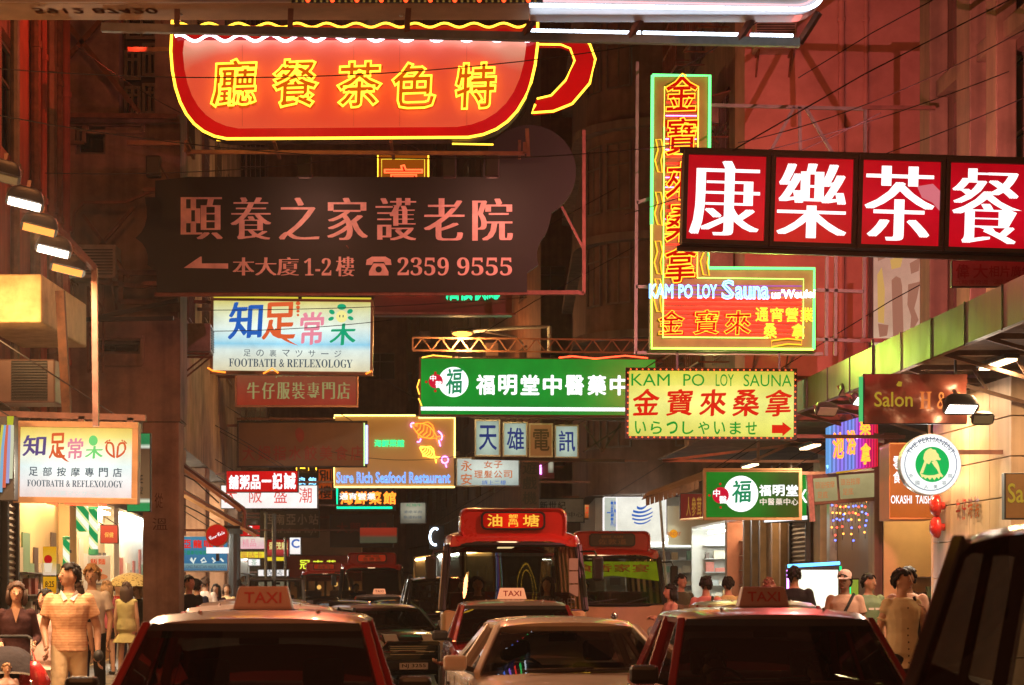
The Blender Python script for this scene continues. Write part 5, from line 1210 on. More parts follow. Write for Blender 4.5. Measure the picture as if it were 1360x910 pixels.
# curved sauna neon and menu boards
s = Sign('neon_sign','curved violet and red neon panel with red outlined characters above the menu boards','neon sign',36.5,1130,628)
b = MB(); cxs = [1100+i*7 for i in range(10)]; dep = [ .5*math.cos((i-5)/5*1.4) for i in range(10)]
top = lambda px: 567-(px-1100)*.28; bot = lambda px: 628-(px-1100)*.12
pts = [(px,-d) for px,d in zip(cxs,dep)]
b.loft([[(s.x(p),q,s.z(bot(p))) for p,q in pts]+[(s.x(1163),.3,s.z(620)),(s.x(1100),.3,s.z(628))],[(s.x(p),q,s.z(top(p))) for p,q in pts]+[(s.x(1163),.3,s.z(550)),(s.x(1100),.3,s.z(567))]])
m, nt, out = _nt('neon rib panel'); tc = N(nt,'ShaderNodeTexCoord'); sp = N(nt,'ShaderNodeSeparateXYZ'); nt.links.new(tc.outputs['Generated'],sp.inputs[0]); rp = N(nt,'ShaderNodeValToRGB'); cr = rp.color_ramp
cr.elements[0].color = c4(lin(110,170,235)); cr.elements[1].color = c4(lin(215,20,30)); 
for po,c in ((.2,(150,120,240)),(.42,(120,150,240)),(.55,(190,60,215)),(.72,(225,30,120))): el = cr.elements.new(po); el.color = c4(lin(*c))
wv = N(nt,'ShaderNodeMath',operation='SINE'); ml = N(nt,'ShaderNodeMath',operation='MULTIPLY'); ml.inputs[1].default_value = 90; nt.links.new(sp.outputs[0],ml.inputs[0]); nt.links.new(ml.outputs[0],wv.inputs[0]); mr = N(nt,'ShaderNodeMapRange'); mr.inputs['From Min'].default_value=-1; mr.inputs['To Min'].default_value=.55; mr.inputs['To Max'].default_value=1.25; nt.links.new(wv.outputs[0],mr.inputs[0])
e = N(nt,'ShaderNodeEmission'); nt.links.new(sp.outputs[0],rp.inputs[0]); nt.links.new(rp.outputs[0],e.inputs[0]); nt.links.new(mr.outputs[0],e.inputs[1]); nt.links.new(e.outputs[0],out.inputs[0])
b.build('rib_panel',m,s.o)
for ch,a in (('桑',(1134,556,1148,582)),('拿',(1135,592,1148,620)),('浴',(1117,575,1129,607)),('池',(1099,578,1113,612))): s.text([(ch,a,dict(style='heavy'))],NR,-.60,'letter_panel'); s.text([(ch,a,dict(style='neon'))],NYT,-.66,'neon_character')
wall_arm(s,575,1150,1,.2); spill(s.o, (0,-.75,.4), 9, (.9,.15,.5), 'front')
s = Sign('menu_board','cream menu boards with faded writing under the curved neon','menu board',36.6,1120,665,roll=-4); s.cabinet((1074,628,1168,668),.2,paint('brown board',(.2,.1,.05),.5,0,.2,3)); CRF = lightbox('cream menu film',[(0,lin(175,160,110)),(1,lin(200,185,130))],.75)
for i,a in enumerate(((1082,633,1113,664),(1116,631,1165,663))): s.face(a,CRF,-.01,'board'); s.text([('頭浴按摩',(a[0]+2,a[1]+5,a[0]+28,a[1]+14),{}),('足底',(a[0]+4,a[1]+18,a[0]+18,a[1]+27),{})],INK['brown'],-.016)
s.shape([(1074,628),(1081,628),(1081,690),(1074,690)],paint('pink striped strip',(.6,.3,.25),.5,0,.3,12),-.02,.1,'side_strip'); s.shape([(1100,617),(1165,609),(1166,612),(1101,621)],NC,-.1,.05,'blue_tube'); s.shape([(1113,622),(1146,617),(1146,626),(1113,629)],glow('yellow lit strip',lin(210,160,20),.8),-.05,.04,'yellow_strip'); wall_arm(s,640,1160,1,.1)
# fringe of string lights
g = thing('string_light_curtain','curtain of tiny red and blue string lights below the menu boards','string lights',(0,0,0)); D = 37.2; kk = D/F
g.location = ((1130-680)*kk, D, CH+(783-660)*kk)
cb = MB(); rnd = random.Random(12); mats = [glow('string light '+n,c,5,False) for n,c in (('red',(1,.06,.04)),('blue',(.1,.15,1)),('amber',(1,.35,.05)))]; mes = [MB().ell((0,0,0),(.018,.018,.018),6,4).build('string_bulb',m_,g) for m_ in mats]
cnt = 0
for i in range(13):
    px = 1106+i*4.3; L = rnd.uniform(34,72); x = (px-1130)*kk
    cb.tube([(x,0,.05),(x,0,-L*kk)],.004,4)
    for j in range(int(L/9)):
        if cnt > 92: break
        o = mes[cnt] if cnt < 3 else None
        if o is None: o = bpy.data.objects.new('string_bulb',mes[rnd.randrange(3)].data); COL.objects.link(o); o.parent = g
        o.location = (x+rnd.uniform(-.02,.02),-.02,-(4+j*9+rnd.uniform(-2,2))*kk); cnt += 1
cb.build('wire',CABLE,g)
b = MB()
for i in range(40): x = (1078-1130+i*2.2)*kk; b.bar((x,-.05+rnd.uniform(-.03,.03),.02),(x+rnd.uniform(-.02,.02),-.05,-rnd.uniform(6,14)*kk),.035,.004)
o = b.build('straw_fringe',paint('straw fringe',(.16,.08,.04),.8,0,.3,8),g); o['kind'] = 'stuff'
# white glowing advertising screen
s = Sign('advertising_screen','glowing white advertising screen with blue light strip behind the man in black','screen',36,1082,846); s.cabinet((1046,750,1116,850),.35,DARK); s.face((1050,757,1113,846),lightbox('screen white',[(0,lin(255,250,220)),(1,lin(255,255,235))],1.5)); s.tubes([[(1046,752),(1115,748)]],neon('blue strip',(.1,.45,1),4),.03,-.03,'top_strip'); s.tubes([[(1046,757),(1046,790)]],NP,.02,-.03,'side_strip'); s.tubes([[(1116,752),(1116,775)]],NGD,.02,-.03,'side_strip')
s.bars([[(1060,850),(1060,862)],[(1105,850),(1105,862)]],DARK,.08,.15,'foot')
spill(s.o, (0,-.08,.6), 12, (1,.98,.85), 'front')
for px,lab in ((1135,'upright green lit strip poster left of the man in green'),(1170,'upright pale lit strip poster right of the man in green')):
    s = Sign('lit_poster',lab,'poster',38.0,px,838); s.cabinet((px-6,768,px+6,838),.1,DARK); s.face((px-5,770,px+5,836),lightbox('lime film',[(0,lin(130,150,30)),(1,lin(165,180,60))],.8)); s.tubes([[(px-6,770),(px-6,836)]],NGD,.012,-.02,'edge_strip')
# red shop banner and white poster on the right, pillar posters
s = Sign('hanging_sign','dark red sign with three gold figures left of the small green sign','sign',46,918,690); s.cabinet((903,655,937,690),.15,DARK); s.face((904,656,936,689),lightbox('dull red film',[(0,lin(120,35,30)),(1,lin(105,28,25))],.8)); s.text([('人參茸',(911,660,932,686),dict(style='bold',spread=True))],glow('gold letter',lin(175,125,50),.8,False),-.012); s.tubes([[(903,691),(937,688)]],paint('white edge',(.7,.65,.55)),.03,-.02,'edge'); wall_arm(s,660,930,1,.08)
s = Sign('light_box_sign','big white corner light box with a blue striped globe emblem','light box',57.5,842,708); s.cabinet((802,660,885,720),.8,WHITEF); s.face((820,661,884,719),lightbox('white box film',[(0,lin(240,238,220)),(1,lin(250,248,235))],1.05)); s.face((803,661,818,719),lightbox('white box side',[(0,lin(200,205,190)),(1,lin(210,215,200))],.85)); s.text([('一',(806,672,811,690),{}),('藥行',(811,664,818,700),dict(style='bold'))],INK['blue'],-.014)
b = MB()
gx,gz,gr = 853,684,14
for k in range(6):
    a0 = -1.2+k*.36; pts = [(gx+gr*math.cos(math.pi*.95+t*(1.35-k*.08))*(1) , gz-gr*math.sin(a0)*.8+t*3*(k-2)) for t in (0,)]
for k in range(5):
    y0 = -12+k*5.2; w0 = math.sqrt(max(0,gr*gr-y0*y0)); th = 3.6-.4*k
    q = s.curve((gx-w0,gz+y0),(gx,gz+y0+5),(gx+w0,gz+y0-3))+s.curve((gx+w0,gz+y0-1.5),(gx,gz+y0+5+th),(gx-w0,gz+y0+th))
    b.face([(s.x(x),-.016,s.z(z)) for x,z in q][::-1])
b.build('globe_emblem',INK['blue'],s.o); spill(s.o, (0,-.06,.6), 22, (1,.97,.85), 'front')
s = Sign('shop_sign','cream wall sign with a small yellow disc emblem behind the second minibus','sign',58,905,722); s.cabinet((887,672,960,724),.1,paint('cream sign',(.75,.68,.45),.5,0,.1,2)); s.shape([(888+15*math.cos(2*math.pi*i/20)+3,708+0*i) if False else (889+5.5+5.5*math.cos(2*math.pi*i/20),709+5.5*math.sin(2*math.pi*i/20)) for i in range(20)],glow('lit amber disc',lin(240,160,20),.9,False),-.012,0,'disc'); s.text([('SUNDAY',(886,706.5,904,711.5),dict(style='bold'))],INK['brown'],-.016)
s = Sign('lantern_sign','orange lit shop sign with gold characters between the minibus roofs','sign',66,784,690); s.cabinet((774,655,794,690),.2,DARK); s.face((775,657,793,688),lightbox('amber film',[(0,lin(150,70,20)),(1,lin(245,190,110))],.9)); s.text([('海味',(777,660,785,686),{}),('行',(786,664,792,680),{})],INK['red'],-.012); wall_arm(s,660,784,1,.1,u=6.3)
s = Sign('market_umbrella','brown canvas market umbrella on a leaning pole beside the second minibus','umbrella',47,880,800)
b = MB(); b.loft([[(s.x(855),-.9,s.z(662)),(s.x(930),-.9,s.z(640)),(s.x(930),.9,s.z(640)),(s.x(855),.9,s.z(662))],[(s.x(858),-.5,s.z(655)),(s.x(930),-.5,s.z(628)),(s.x(930),.5,s.z(628)),(s.x(858),.5,s.z(655))]]); b.build('canopy',paint('brown canvas',(.16,.09,.06),.8,0,.3,3),s.o)
b = MB()
for i in range(12): x = s.x(854+i*5.8); z = s.z(663-i*1.9); b.face([(x,-.91,z),(x+.095,-.91,z+.03),(x+.09,-.92,z-.16),(x+.01,-.92,z-.19)])
b.build('fringe',paint('brown canvas',(1,1,1)),s.o); MB().tube([(s.x(893),0,-1.55),(s.x(876),0,s.z(655))],.03,8).build('pole',GALV,s.o)
# poster with furniture, red wall sign
s = Sign('hanging_banner','tall pale banner printed with furniture pictures beside the pink wall','banner',35.5,1193,505); BF = lightbox('banner film',[(0,lin(240,205,170)),(.5,lin(215,165,138)),(1,lin(205,150,128))],.85); s.cabinet((1158,330,1229,505),.08,DARK); s.face((1160,332,1227,503),BF)
for k,(pts,ink) in enumerate((([(1184,372),(1190,367),(1196,370),(1198,380),(1200,445),(1186,448)],'brown'),([(1206,378),(1222,374),(1218,395),(1214,410),(1220,425),(1208,446),(1210,420),(1205,405)],'brown'),([(1165,365),(1171,355),(1175,385),(1174,430),(1166,428)],'face'),([(1166,430),(1180,432),(1178,446),(1168,448)],'purple'),([(1165,340),(1178,336),(1178,342),(1166,347)],'purple'),([(1182,345),(1200,338),(1196,355),(1184,358)],'purple'),([(1208,350),(1222,342),(1220,360),(1210,364)],'purple'))):
    s.shape(pts,glow('banner ink %d'%(k%3),[lin(175,115,92),lin(222,170,95),lin(165,140,150)][0 if ink=='brown' else 1 if ink=='face' else 2],.8,False),-.010,0,'picture')
s.bars([[(1156,325),(1156,520)],[(1231,325),(1231,470)]],DF,.05,.04,'edge_post'); wall_arm(s,345,1225,1,.05)
s = Sign('wall_sign','dull pink sign with red characters on the facade below the big red sign','sign',27.5,1330,380); s.cabinet((1264,346,1420,381),.12,DARK); s.face((1265,347,1419,380),paint('dull pink face',(.42,.17,.15),.5,0,.25,3)); s.text([('偉',(1269,351,1287,370),dict(style='bold')),('大',(1292,351,1312,370),dict(style='bold')),('相片廣告招牌',(1313,353,1400,368),dict(style='bold'))],paint('red wall letter',(.30,.03,.03),.5,0,.2,6),-.012); s.text([('九龍彌敦道',(1268,372,1312,378),{}),('☎ 23884608',(1318,371,1380,378),{})],MATS['red wall letter'],-.012); wall_arm(s,350,1400,1,.06)

# --- left signs
s = Sign('light_box_sign','bright footbath light box with two foot outlines at the lower left by the pillar','light box',24,100,668,roll=.8)
s.cabinet((21,560,182,668),.2,paint('bronze casing',(.42,.24,.12),.4,.3,.2,4)); FB2 = lightbox('footbath film two',[(0,lin(252,225,215)),(.25,lin(255,252,248)),(.45,lin(240,255,250)),(.65,lin(255,250,215)),(.85,lin(250,230,130)),(1,lin(235,190,80))],1.1,hot=.1); s.face((25,566,175,663),FB2,-.006,'face',.206); s.frame((18,560,183,669),.07,MATS['bronze casing'],-.03,.06)
s.text([('知',(29,579,61,607),dict(style='brush'))],INK['purple'],-.012); s.text([('足',(64,575,86,610),dict(style='brush'))],INK['orange'],-.012); s.text([('常',(89,582,110,610),dict(style='brush'))],INK['pink'],-.012); s.text([('木',(112,592,136,609),dict(style='brush'))],INK['lgreen'],-.012); s.shape([(123+6*math.cos(2*math.pi*i/14),585+7*math.sin(2*math.pi*i/14)) for i in range(14)],INK['lgreen'],-.013,0,'flower_face'); s.shape(s.curve((75,600),(82,613),(92,614))+s.curve((92,614),(84,609),(78,596)),INK['orange'],-.014)
for dx,sg in ((146,1),(160,-1)): s.tubes([s.curve((dx+sg*6,607),(dx-sg*10,600),(dx-sg*4,588))+s.curve((dx-sg*4,588),(dx+sg*3,586),(dx+sg*4,594))+[(dx+sg*5,607)],[(dx-sg*7,587),(dx-sg*6,588)],[(dx-sg*5,585),(dx-sg*4,586)],[(dx-sg*2,584),(dx-sg*1,585)]],INK['orange'],.012,-.014,'foot_outline')
s.text([(c,(38+i*18.6,621,50+i*18.6,633),dict(style='bold')) for i, c in enumerate('足部按摩專門店')],INK['grey'],-.012); s.text([('𝐅𝐎𝐎𝐓𝐁𝐀𝐓𝐇 & 𝐑𝐄𝐅𝐋𝐄𝐗𝐎𝐋𝐎𝐆𝐘',(36,638,163,647))],INK['grey'],-.012); s.text([('足の裏マツサージ',(60,652,136,658),{})],INK['pale'],-.012)
s.bars([[(-40,550),(190,553)],[(15,553),(15,565)],[(105,552),(105,562)],[(170,553),(170,562)]],PIPE,.07,.1,'support_bar'); s.tubes([[(60,668),(75,671)],[(85,669),(140,671)]],NR,.014,.05,'edge_neon'); spill(s.o, (0,-.06,.4), 26, (1,.85,.6), 'front')
s = Sign('neon_sign','multicoloured striped neon panel at the left edge beside the lower footbath box','neon sign',23.5,0,665); s.cabinet((-60,553,19,665),.2,DARK)
for i,(c,nm) in enumerate((((.9,.8,.1),'a'),((.3,.6,.9),'b'),((1,.2,.1),'c'),((.5,.5,.9),'d'),((.9,.9,.6),'e'))): s.tubes([[(-3+i*4.5,660-i*6),(0+i*4.2,600-i*3),(5+i*3,565)]],glow('stripe '+nm,c,.7),.02,-.03,'stripe_tube')
s.shape([(10,553),(19,553),(17,575),(10,590)],glow('lime shape',lin(200,200,50),.8),-.02,0,'lime_panel')
panel_sign('shop_sign','green and white sign strip showing between the lower footbath box and the pillar','sign',30,(168,575,200,680),lightbox('green white film',[(0,lin(20,150,80)),(.1,lin(20,150,80)),(.13,lin(240,250,220)),(.17,lin(120,90,60)),(.8,lin(90,60,40)),(.83,lin(240,250,230)),(.87,lin(10,130,75)),(1,lin(20,140,80))],.9),[([('RE',(181,631,190,642),dict(style='bold')),('按',(181,646,190,657),dict(style='bold'))],paint('black letter',(.02,.015,.01)))],.1,arm=False,back=False)
# flood lights row, lit billboard, lit box
for i,(px,py,mt,pw,cl) in enumerate(((33,268,FL,60,(1,.8,.55)),(52,302,FLO,60,(1,.5,.2)),(71,331,FL,55,(1,.8,.55)),(90,356,FLO,55,(1,.5,.2)),(2,232,OFFG,0,None))):
    flood(['topmost lit white flood lamp of the row at the left edge','second flood lamp of the left row, glowing orange','third flood lamp of the left row, glowing white','lowest flood lamp of the left row, glowing orange','dark unlit flood lamp at the top of the left row'][i],20.5+i*.5 if i<4 else 20,px,py,.25,mt,.62,-18,pw,cl or (1,1,1)).o.rotation_euler.y = R(12)
s = Sign('lamp_rail','sloping steel rail that carries the row of flood lamps','rail',21.5,50,300); s.bars([[(-30,180,-1.2),(110,345,.6)],[(110,345,.6),(112,560,.6)]],PIPE,.06,.2,'rail')
t = thing('billboard','pale billboard washed by the flood lamps at the left edge','billboard',W(-4.2,18)); b = MB(); prism_z(b,[W(-4.3,12),W(-4.2,12),W(-4.2,22.6),W(-4.3,22.6)],4.6,6.3); wallpart(t,b,'panel',paint('pale billboard',(.62,.52,.35),.6,0,.2,1.5))
s = Sign('box_sign','yellow lit box sign with a stained end face at the left edge','sign',24.5,15,428); s.cabinet((-40,364,55,428),2.6,paint('tan box',(.55,.42,.2),.6,0,.35,3,dirt=(.35,.22,.08)),'cabinet',bevel=.02); s.bars([[(70,380,.4),(80,560,.4)]],RUST,.1,.4,'post')
area('box_lamp',s.o,(s.x(20),-.8,s.z(440)),.4,13,(1,.55,.22),(R(125),0,0))
g = thing('air_conditioner','old dark faced air conditioner in a pink frame at the left edge','air conditioner',((37-680)*25/F,25,CH+(783-535)*25/F)); kk=25/F; MB().box(-40*kk,0,0,36*kk,.6,58*kk).build('casing',paint('pale pink casing',(.16,.09,.07),.5,0,.2,4),g,bevel=.02); b=MB()
for i in range(14): b.box(-22*kk,-.02,(4+i*3.7)*kk,26*kk,-.004,(5.6+i*3.7)*kk)
b.build('grille',DARK,g); MB().box(-22*kk,-.003,3*kk,26*kk,-.0005,56*kk).build('back_plate',BLACK,g)
# barber poles, hoardings inside the arcade
STR = paint('barber pole base',(.05,.35,.2),.4,0,.1,4)
def barber(label,D,px,y0,y1,wpx):
    s = Sign('barber_pole',label,'barber pole',D,px,y1,group='barber poles in the arcade'); r = wpx/2*s.k; h = s.z(y0); m, nt, out = (MATS['barber stripes'],None,None) if 'barber stripes' in MATS else _nt('barber stripes')
    if nt:
        MATS['barber stripes'] = m; tc = N(nt,'ShaderNodeTexCoord'); wv = N(nt,'ShaderNodeTexWave'); mp = N(nt,'ShaderNodeMapping'); mp.inputs['Rotation'].default_value=(0,R(40),0); nt.links.new(tc.outputs['Object'],mp.inputs[0]); nt.links.new(mp.outputs[0],wv.inputs[0]); wv.inputs['Scale'].default_value=1.3; rp = N(nt,'ShaderNodeValToRGB'); rp.color_ramp.interpolation='CONSTANT'; cr=rp.color_ramp; cr.elements[0].color=c4(lin(20,150,80)); cr.elements[1].position=.35; cr.elements[1].color=c4(lin(235,240,160)); e2=cr.elements.new(.75); e2.color=c4(lin(255,255,235)); nt.links.new(wv.outputs[0],rp.inputs[0]); e=N(nt,'ShaderNodeEmission'); nt.links.new(rp.outputs[0],e.inputs[0]); e.inputs[1].default_value=1.0; nt.links.new(e.outputs[0],out.inputs[0])
    MB().lathe([(r,0.12*h),(r,.88*h)],14).build('glass_cylinder',m,s.o,smooth=True,angle=40); MB().lathe([(r*.6,0),(r*1.15,.02*h),(r*1.15,.12*h)],14).build('base_cap',STR,s.o); MB().lathe([(r*1.15,.88*h),(r*1.15,.97*h),(r*.4,h)],14).build('top_cap',STR,s.o)
    MB().bar((0,.0,h*.5),(0,r+.25,h*.5),.05).build('bracket',DARK,s.o)
barber('large lit barber pole with green and yellow stripes in the arcade',36,124,668,738,12); barber('small barber pole in a green frame left of the large one',35,88,712,752,9)
s = Sign('barber_cabinet','pale green light box with slanting stripes beside the large barber pole','light box',36.3,110,706); s.cabinet((101,668,118,706),.2,MATS['barber stripes']); s.bars([[(110,668),(110,640)]],DARK,.03,.1,'hanger')
panel_sign('hanging_sign','dark red hanging sign with a small gold plate in the arcade','sign',37,(133,697,157,722),paint('red board',(.30,.03,.02),.5,0,.2,3),[([('保健',(139,707,151,714),dict(style='bold'))],paint('gold paint',(.6,.4,.12),.4,0,.1,5))],.08,arm=False,back=False)
s = Sign('ice_cream_poster','yellow poster with a red berry ice cream by the brown shutter','poster',33,66,790); s.shape([(57,726),(74,726),(74,764),(57,764)],lightbox('poster yellow',[(0,lin(250,220,190)),(.5,lin(245,190,60)),(1,lin(245,170,20))],.8),0,.05,'upper_panel'); s.shape([(57,766),(74,766),(74,788),(57,788)],lightbox('poster yellow two',[(0,lin(235,150,10)),(1,lin(245,175,30))],.8),0,.05,'lower_panel'); s.shape([(58+6+5.5*math.cos(2*math.pi*i/14),743+6*math.sin(2*math.pi*i/14)) for i in range(14)],glow('poster red',lin(200,20,20),.8,False),-.006,0,'berries'); s.shape([(58,748),(70,748),(68,760),(60,760)],glow('poster cream',lin(250,225,190),.85,False),-.008,0,'cream'); s.text([('8:25',(60,772,72,780),dict(style='bold'))],paint('black letter',(.02,.015,.01)),-.006)
s = Sign('menu_poster','pale food menu poster inside the arcade behind the blond man','poster',41,130,768); s.cabinet((116,738,146,775),.05,paint('white shop wall',(1,1,1))); s.text([('飯麵',(120,742,140,750),dict(style='bold'))],INK['orange'],-.012); s.shape([(128+8*math.cos(2*math.pi*i/16),758+4*math.sin(2*math.pi*i/16)) for i in range(16)],INK['orange'],-.012,0,'dish_picture'); s.shape([(136+7*math.cos(2*math.pi*i/16),766+3.4*math.sin(2*math.pi*i/16)) for i in range(16)],INK['brown'],-.013,0,'dish_picture')
# left awnings and street poles
for i,(a,lab) in enumerate((((238,608,320,672,34),'upper sloping awning with pale edge right of the left pillar'),((244,652,340,706,36),'lower sloping awning right of the left pillar'))):
    s = Sign('awning',lab,'awning',a[4],a[0],a[1]); x1,z1 = s.x(a[2]),s.z(a[3])
    b = MB(); b.loft([[(-.4,0,.24),(x1,0,z1),(x1,0,z1-.05),(-.4,0,.19)],[(-.4,.55,.24),(x1,.55,z1),(x1,.55,z1-.05),(-.4,.55,.19)]]); b.build('canvas',paint('dark red canvas',(.13,.05,.03),.8,0,.3,4),s.o)
    MB().bar((-.4,-.02,.14),(x1,-.02,z1-.08),.05).build('edge_bar',paint('pale edge',(.55,.38,.2),.5,0,.2,5),s.o)
    if i == 0: MB().tube([(x1,0,z1-.02),(x1+.06,0,z1-.1),(x1+.05,0,z1-.35)],.035,6).build('end_hook',PIPE,s.o)
    b = MB(); b.tube([(-.3,.3,-.1),(.2,.3,-.35),(x1*.6,.3,z1*.6-.25)],.012,5); b.build('cable',CABLE,s.o)
for px,D,y0,lab in ((353,62,682,'thin steel pole left of three beside the jeep'),(364,60,684,'thicker middle steel pole of three beside the jeep'),(379,66,700,'thin right hand steel pole of three beside the jeep')):
    s = Sign('street_pole',lab,'pole',D,px,783,group='street poles beside the jeep'); MB().tube([(0,0,-1.62),(0,0,s.z(y0))],.06 if px == 364 else .045,8).build('shaft',GALV,s.o); MB().ell((0,0,s.z(y0)),(.07,.07,.04),8,5).build('cap',GALV,s.o)
s = Sign('street_pole','dark thick street pole behind the round red drinks sign','pole',52,311,783); MB().tube([(0,0,-1.52),(0,0,s.z(705))],.14,10).build('shaft',DARK,s.o); MB().cbox((0,0,s.z(700)),(.4,.3,.35)).build('switch_box',DARK,s.o)
# overhead cables
def cable(pts, D0, D1, lab, sag=.25, r=.007):
    a = ((pts[0]-680)*D0/F, D0, CH+(783-pts[1])*D0/F); c = ((pts[2]-680)*D1/F, D1, CH+(783-pts[3])*D1/F); A, C_ = Vector(a), Vector(c)
    o = MB().tube([(A.lerp(C_,t)-Vector((0,0,sag*4*t*(1-t)))) for t in [i/14 for i in range(15)]],r,5).build('overhead_cable',CABLE); tag(o,lab,'cable','overhead cables')
for i,(p,d0,d1,sg,lab) in enumerate((((-20,90,860,58,),24,27,.25,'thin cable crossing in front of the teacup from the left wall'),((-20,150,920,190),24,28,.35,'cable passing below the teacup towards the tall neon sign'),((60,230,500,205),27,30,.1,'cable from the left end wall to the dark board'),((980,190,1360,40),28,24,.15,'steep cable rising to the top right corner'),((900,225,1340,95),30,26,.12,'middle cable in front of the pink wall'),((960,270,1360,130),30,25,.1,'lower cable crossing the pink wall to the right facade'),((280,412,700,395),38,40,.06,'cable across the top of the centre footbath box'),((275,440,520,425),38,39,.05,'cable across the middle of the centre footbath box'),((440,600,640,600),50,50,.2,'drooping cable across the seafood sign'),((830,285,1170,150),31,29,.1,'short cable tying the tall neon sign to the right'),((100,60,240,150),28,29,.05,'cable along the left end wall'))): cable(p,d0,d1,lab,sg)
# braces on the left end wall
s = Sign('steel_brace','crossed rusty steel braces on the left end wall','brace',31.6,160,400); s.bars([[(80,20),(185,150)],[(150,10),(60,110)],[(45,0),(75,60)]],RUST,.07,0,'upper_brace'); s.bars([[(110,285),(172,370)],[(178,275),(108,355)]],RUST,.05,0,'lower_brace'); s.bars([[(95,310),(98,280),(110,268),(165,268),(205,252)]],PIPE,.04,.05,'conduit'); s.bars([[(60,152),(235,154)],[(110,362),(215,362)],[(120,372),(180,380),(208,378)],[(160,365),(160,400),(210,402)]],RUST,.07,.05,'rail'); s.bars([[(116,380),(116,495)],[(136,380),(136,495)],[(116,380),(136,410),(116,440),(136,470),(116,495)]],RUST,.03,.05,'lattice'); s.bars([[(100,430),(238,400)],[(100,426),(232,424)]],DARK,.06,-.1,'arm')

# stay wires from the heavier signs up to the facades
rnd = random.Random(31)
for g in [o for o in COL.objects if o.type == 'EMPTY' and o.name.split('.')[0] in ('light_box_sign','hanging_sign','neon_sign','sign_board','teacup_sign')]:
    cab = [c for c in g.children if c.name.split('.')[0] == 'cabinet']
    if not cab or g.location.y < 20 or g.location.y > 60: continue
    vs_ = [v.co for v in cab[0].data.vertices]; xa, xb = min(v.x for v in vs_), max(v.x for v in vs_); zt = max(v.z for v in vs_)
    sg = -1 if g.location.x - SK*g.location.y < 1.5 else 1
    for x_ in (xa+.1*(xb-xa), xb-.1*(xb-xa)):
        hgt = rnd.uniform(1.2,2.6); MB().tube([(x_,.1,zt),(x_+sg*hgt*.8,.15,zt+hgt*.5),(x_+sg*hgt*1.7,.2,zt+hgt)],.009,5).build('stay_wire',CABLE,g)
# invented neon signs, added above the view for the windscreens to mirror
def overhead(label, D, X0, X1, z0, z1, word, mats):
    g = thing('neon_sign', label, 'neon sign', ((X0+X1)/2, D, z0)); w = (X1-X0)/2; h = z1-z0
    MB().box(-w,0,0,w,.3,h).build('cabinet', DARK, g, bevel=.01)
    for y, nm in ((-.06,'front'),(.36,'back')):
        for k in range(6):
            b = MB(); b.tube([(-w+.12+.09*k+.16*math.sin(t*3+k*.1), y, .1+(h-.2)*t) for t in [i/12 for i in range(13)]], .016, 5); b.build('stripe_tube', mats[k%len(mats)], g)
        b = MB(); b.tube([(w*.35+.34*w*math.cos(t)*(1+.15*math.cos(2*t)), y, h*.5+h*.33*math.sin(t)) for t in [2*math.pi*i/24 for i in range(24)]], .02, 5, closed=True); b.tube([(w*.35+.25*w*math.cos(t), y, h*.5+h*.24*math.sin(t)) for t in [2*math.pi*i/24 for i in range(24)]], .016, 5, closed=True); b.build('loop_tube', NY, g)
    for k, ch in enumerate(word):
        b = MB(); put_text(b, ch, w*.05+k*.3*w, h*.36, w*.05+(k+1)*.28*w, h*.64, -.06, 'neonfat'); b.build('neon_character', NR, g)
    b = MB(); b.bar((0,.15,h),(0,.15,h+.3),.06); b.bar((-w-.2,.15,h+.3),(w+3.5,.15,h+.3),.07); b.build('support_arm', PIPE, g)
ST = [neon('stripe white',(.8,.9,1),4), neon('stripe blue',(.1,.25,1),4), neon('stripe violet',(.4,.2,1),4), neon('stripe red',(1,.04,.03),4), neon('stripe green',(.05,1,.2),3)]
overhead('neon sign with blue and white stripes high above the street, above the picture', 21.5, -.6, 2.6, 8.3, 10.2, '麵家', ST)
overhead('neon sign with a yellow loop high over the right lane, above the picture', 17.2, 1.0, 3.8, 6.9, 8.4, '酒家', ST[::-1])
overhead('neon sign with striped tubes high over the left lane, above the picture', 14.9, -2.9, -.4, 6.4, 7.8, '茶室', ST[1:]+ST[:1])
overhead('neon sign with violet stripes overhead near the camera, above the picture', 8.8, -.9, 2.1, 4.9, 6.2, '涼茶', ST)

# ================================================================== VEHICLES (front faces -y)
GLS = glass('car glass', (.40,.41,.38), 1.6)
GLSD = glass('tinted car glass', (.10,.11,.11), 1.5)
TRIM = paint('black trim', (.018,.018,.018), .45, 0, .2, 6)
SEATM = paint('car seat', (.05,.045,.042), .8, 0, .3, 6)
TYRE = paint('tyre', (.02,.02,.02), .8, 0, .2, 6)
RIM = paint('wheel rim', (.45,.45,.45), .3, .9, .15, 6)
HLG = paint('headlight glass', (.6,.6,.58), .05, .3, .1, 5, spec=1)
PLATE = paint('number plate white', (.75,.72,.66), .4, 0, .1, 5)
PINKW = paint('tail light', (.5,.03,.02), .15, 0, 0, coat=.6)

def car_paint(name, col, rough=.22, metal=0.0, flake=.12): return paint(name, col, rough, metal, flake, 2.0, coat=.8)

def ring(w, zb, zs, y, cabin, crown=.05, inner=.42):
    if cabin: h = [(0,zb),(w-.14,zb),(w-.03,zb+.1),(w,zb+(zs-zb)*.45),(w-.02,zs-.05),(w-.06,zs),(w-.13,zs-.015),(w-.15,inner),(0,inner-.04)]
    else: h = [(0,zb),(w-.14,zb),(w-.03,zb+.1),(w,zb+(zs-zb)*.45),(w-.02,zs-.06),(w-.08,zs),(w-.2,zs+crown*.5),(w*.45,zs+crown*.9),(0,zs+crown)]
    return [Vector((x,y,z)) for x,z in h] + [Vector((-x,y,z)) for x,z in h[-2:0:-1]]

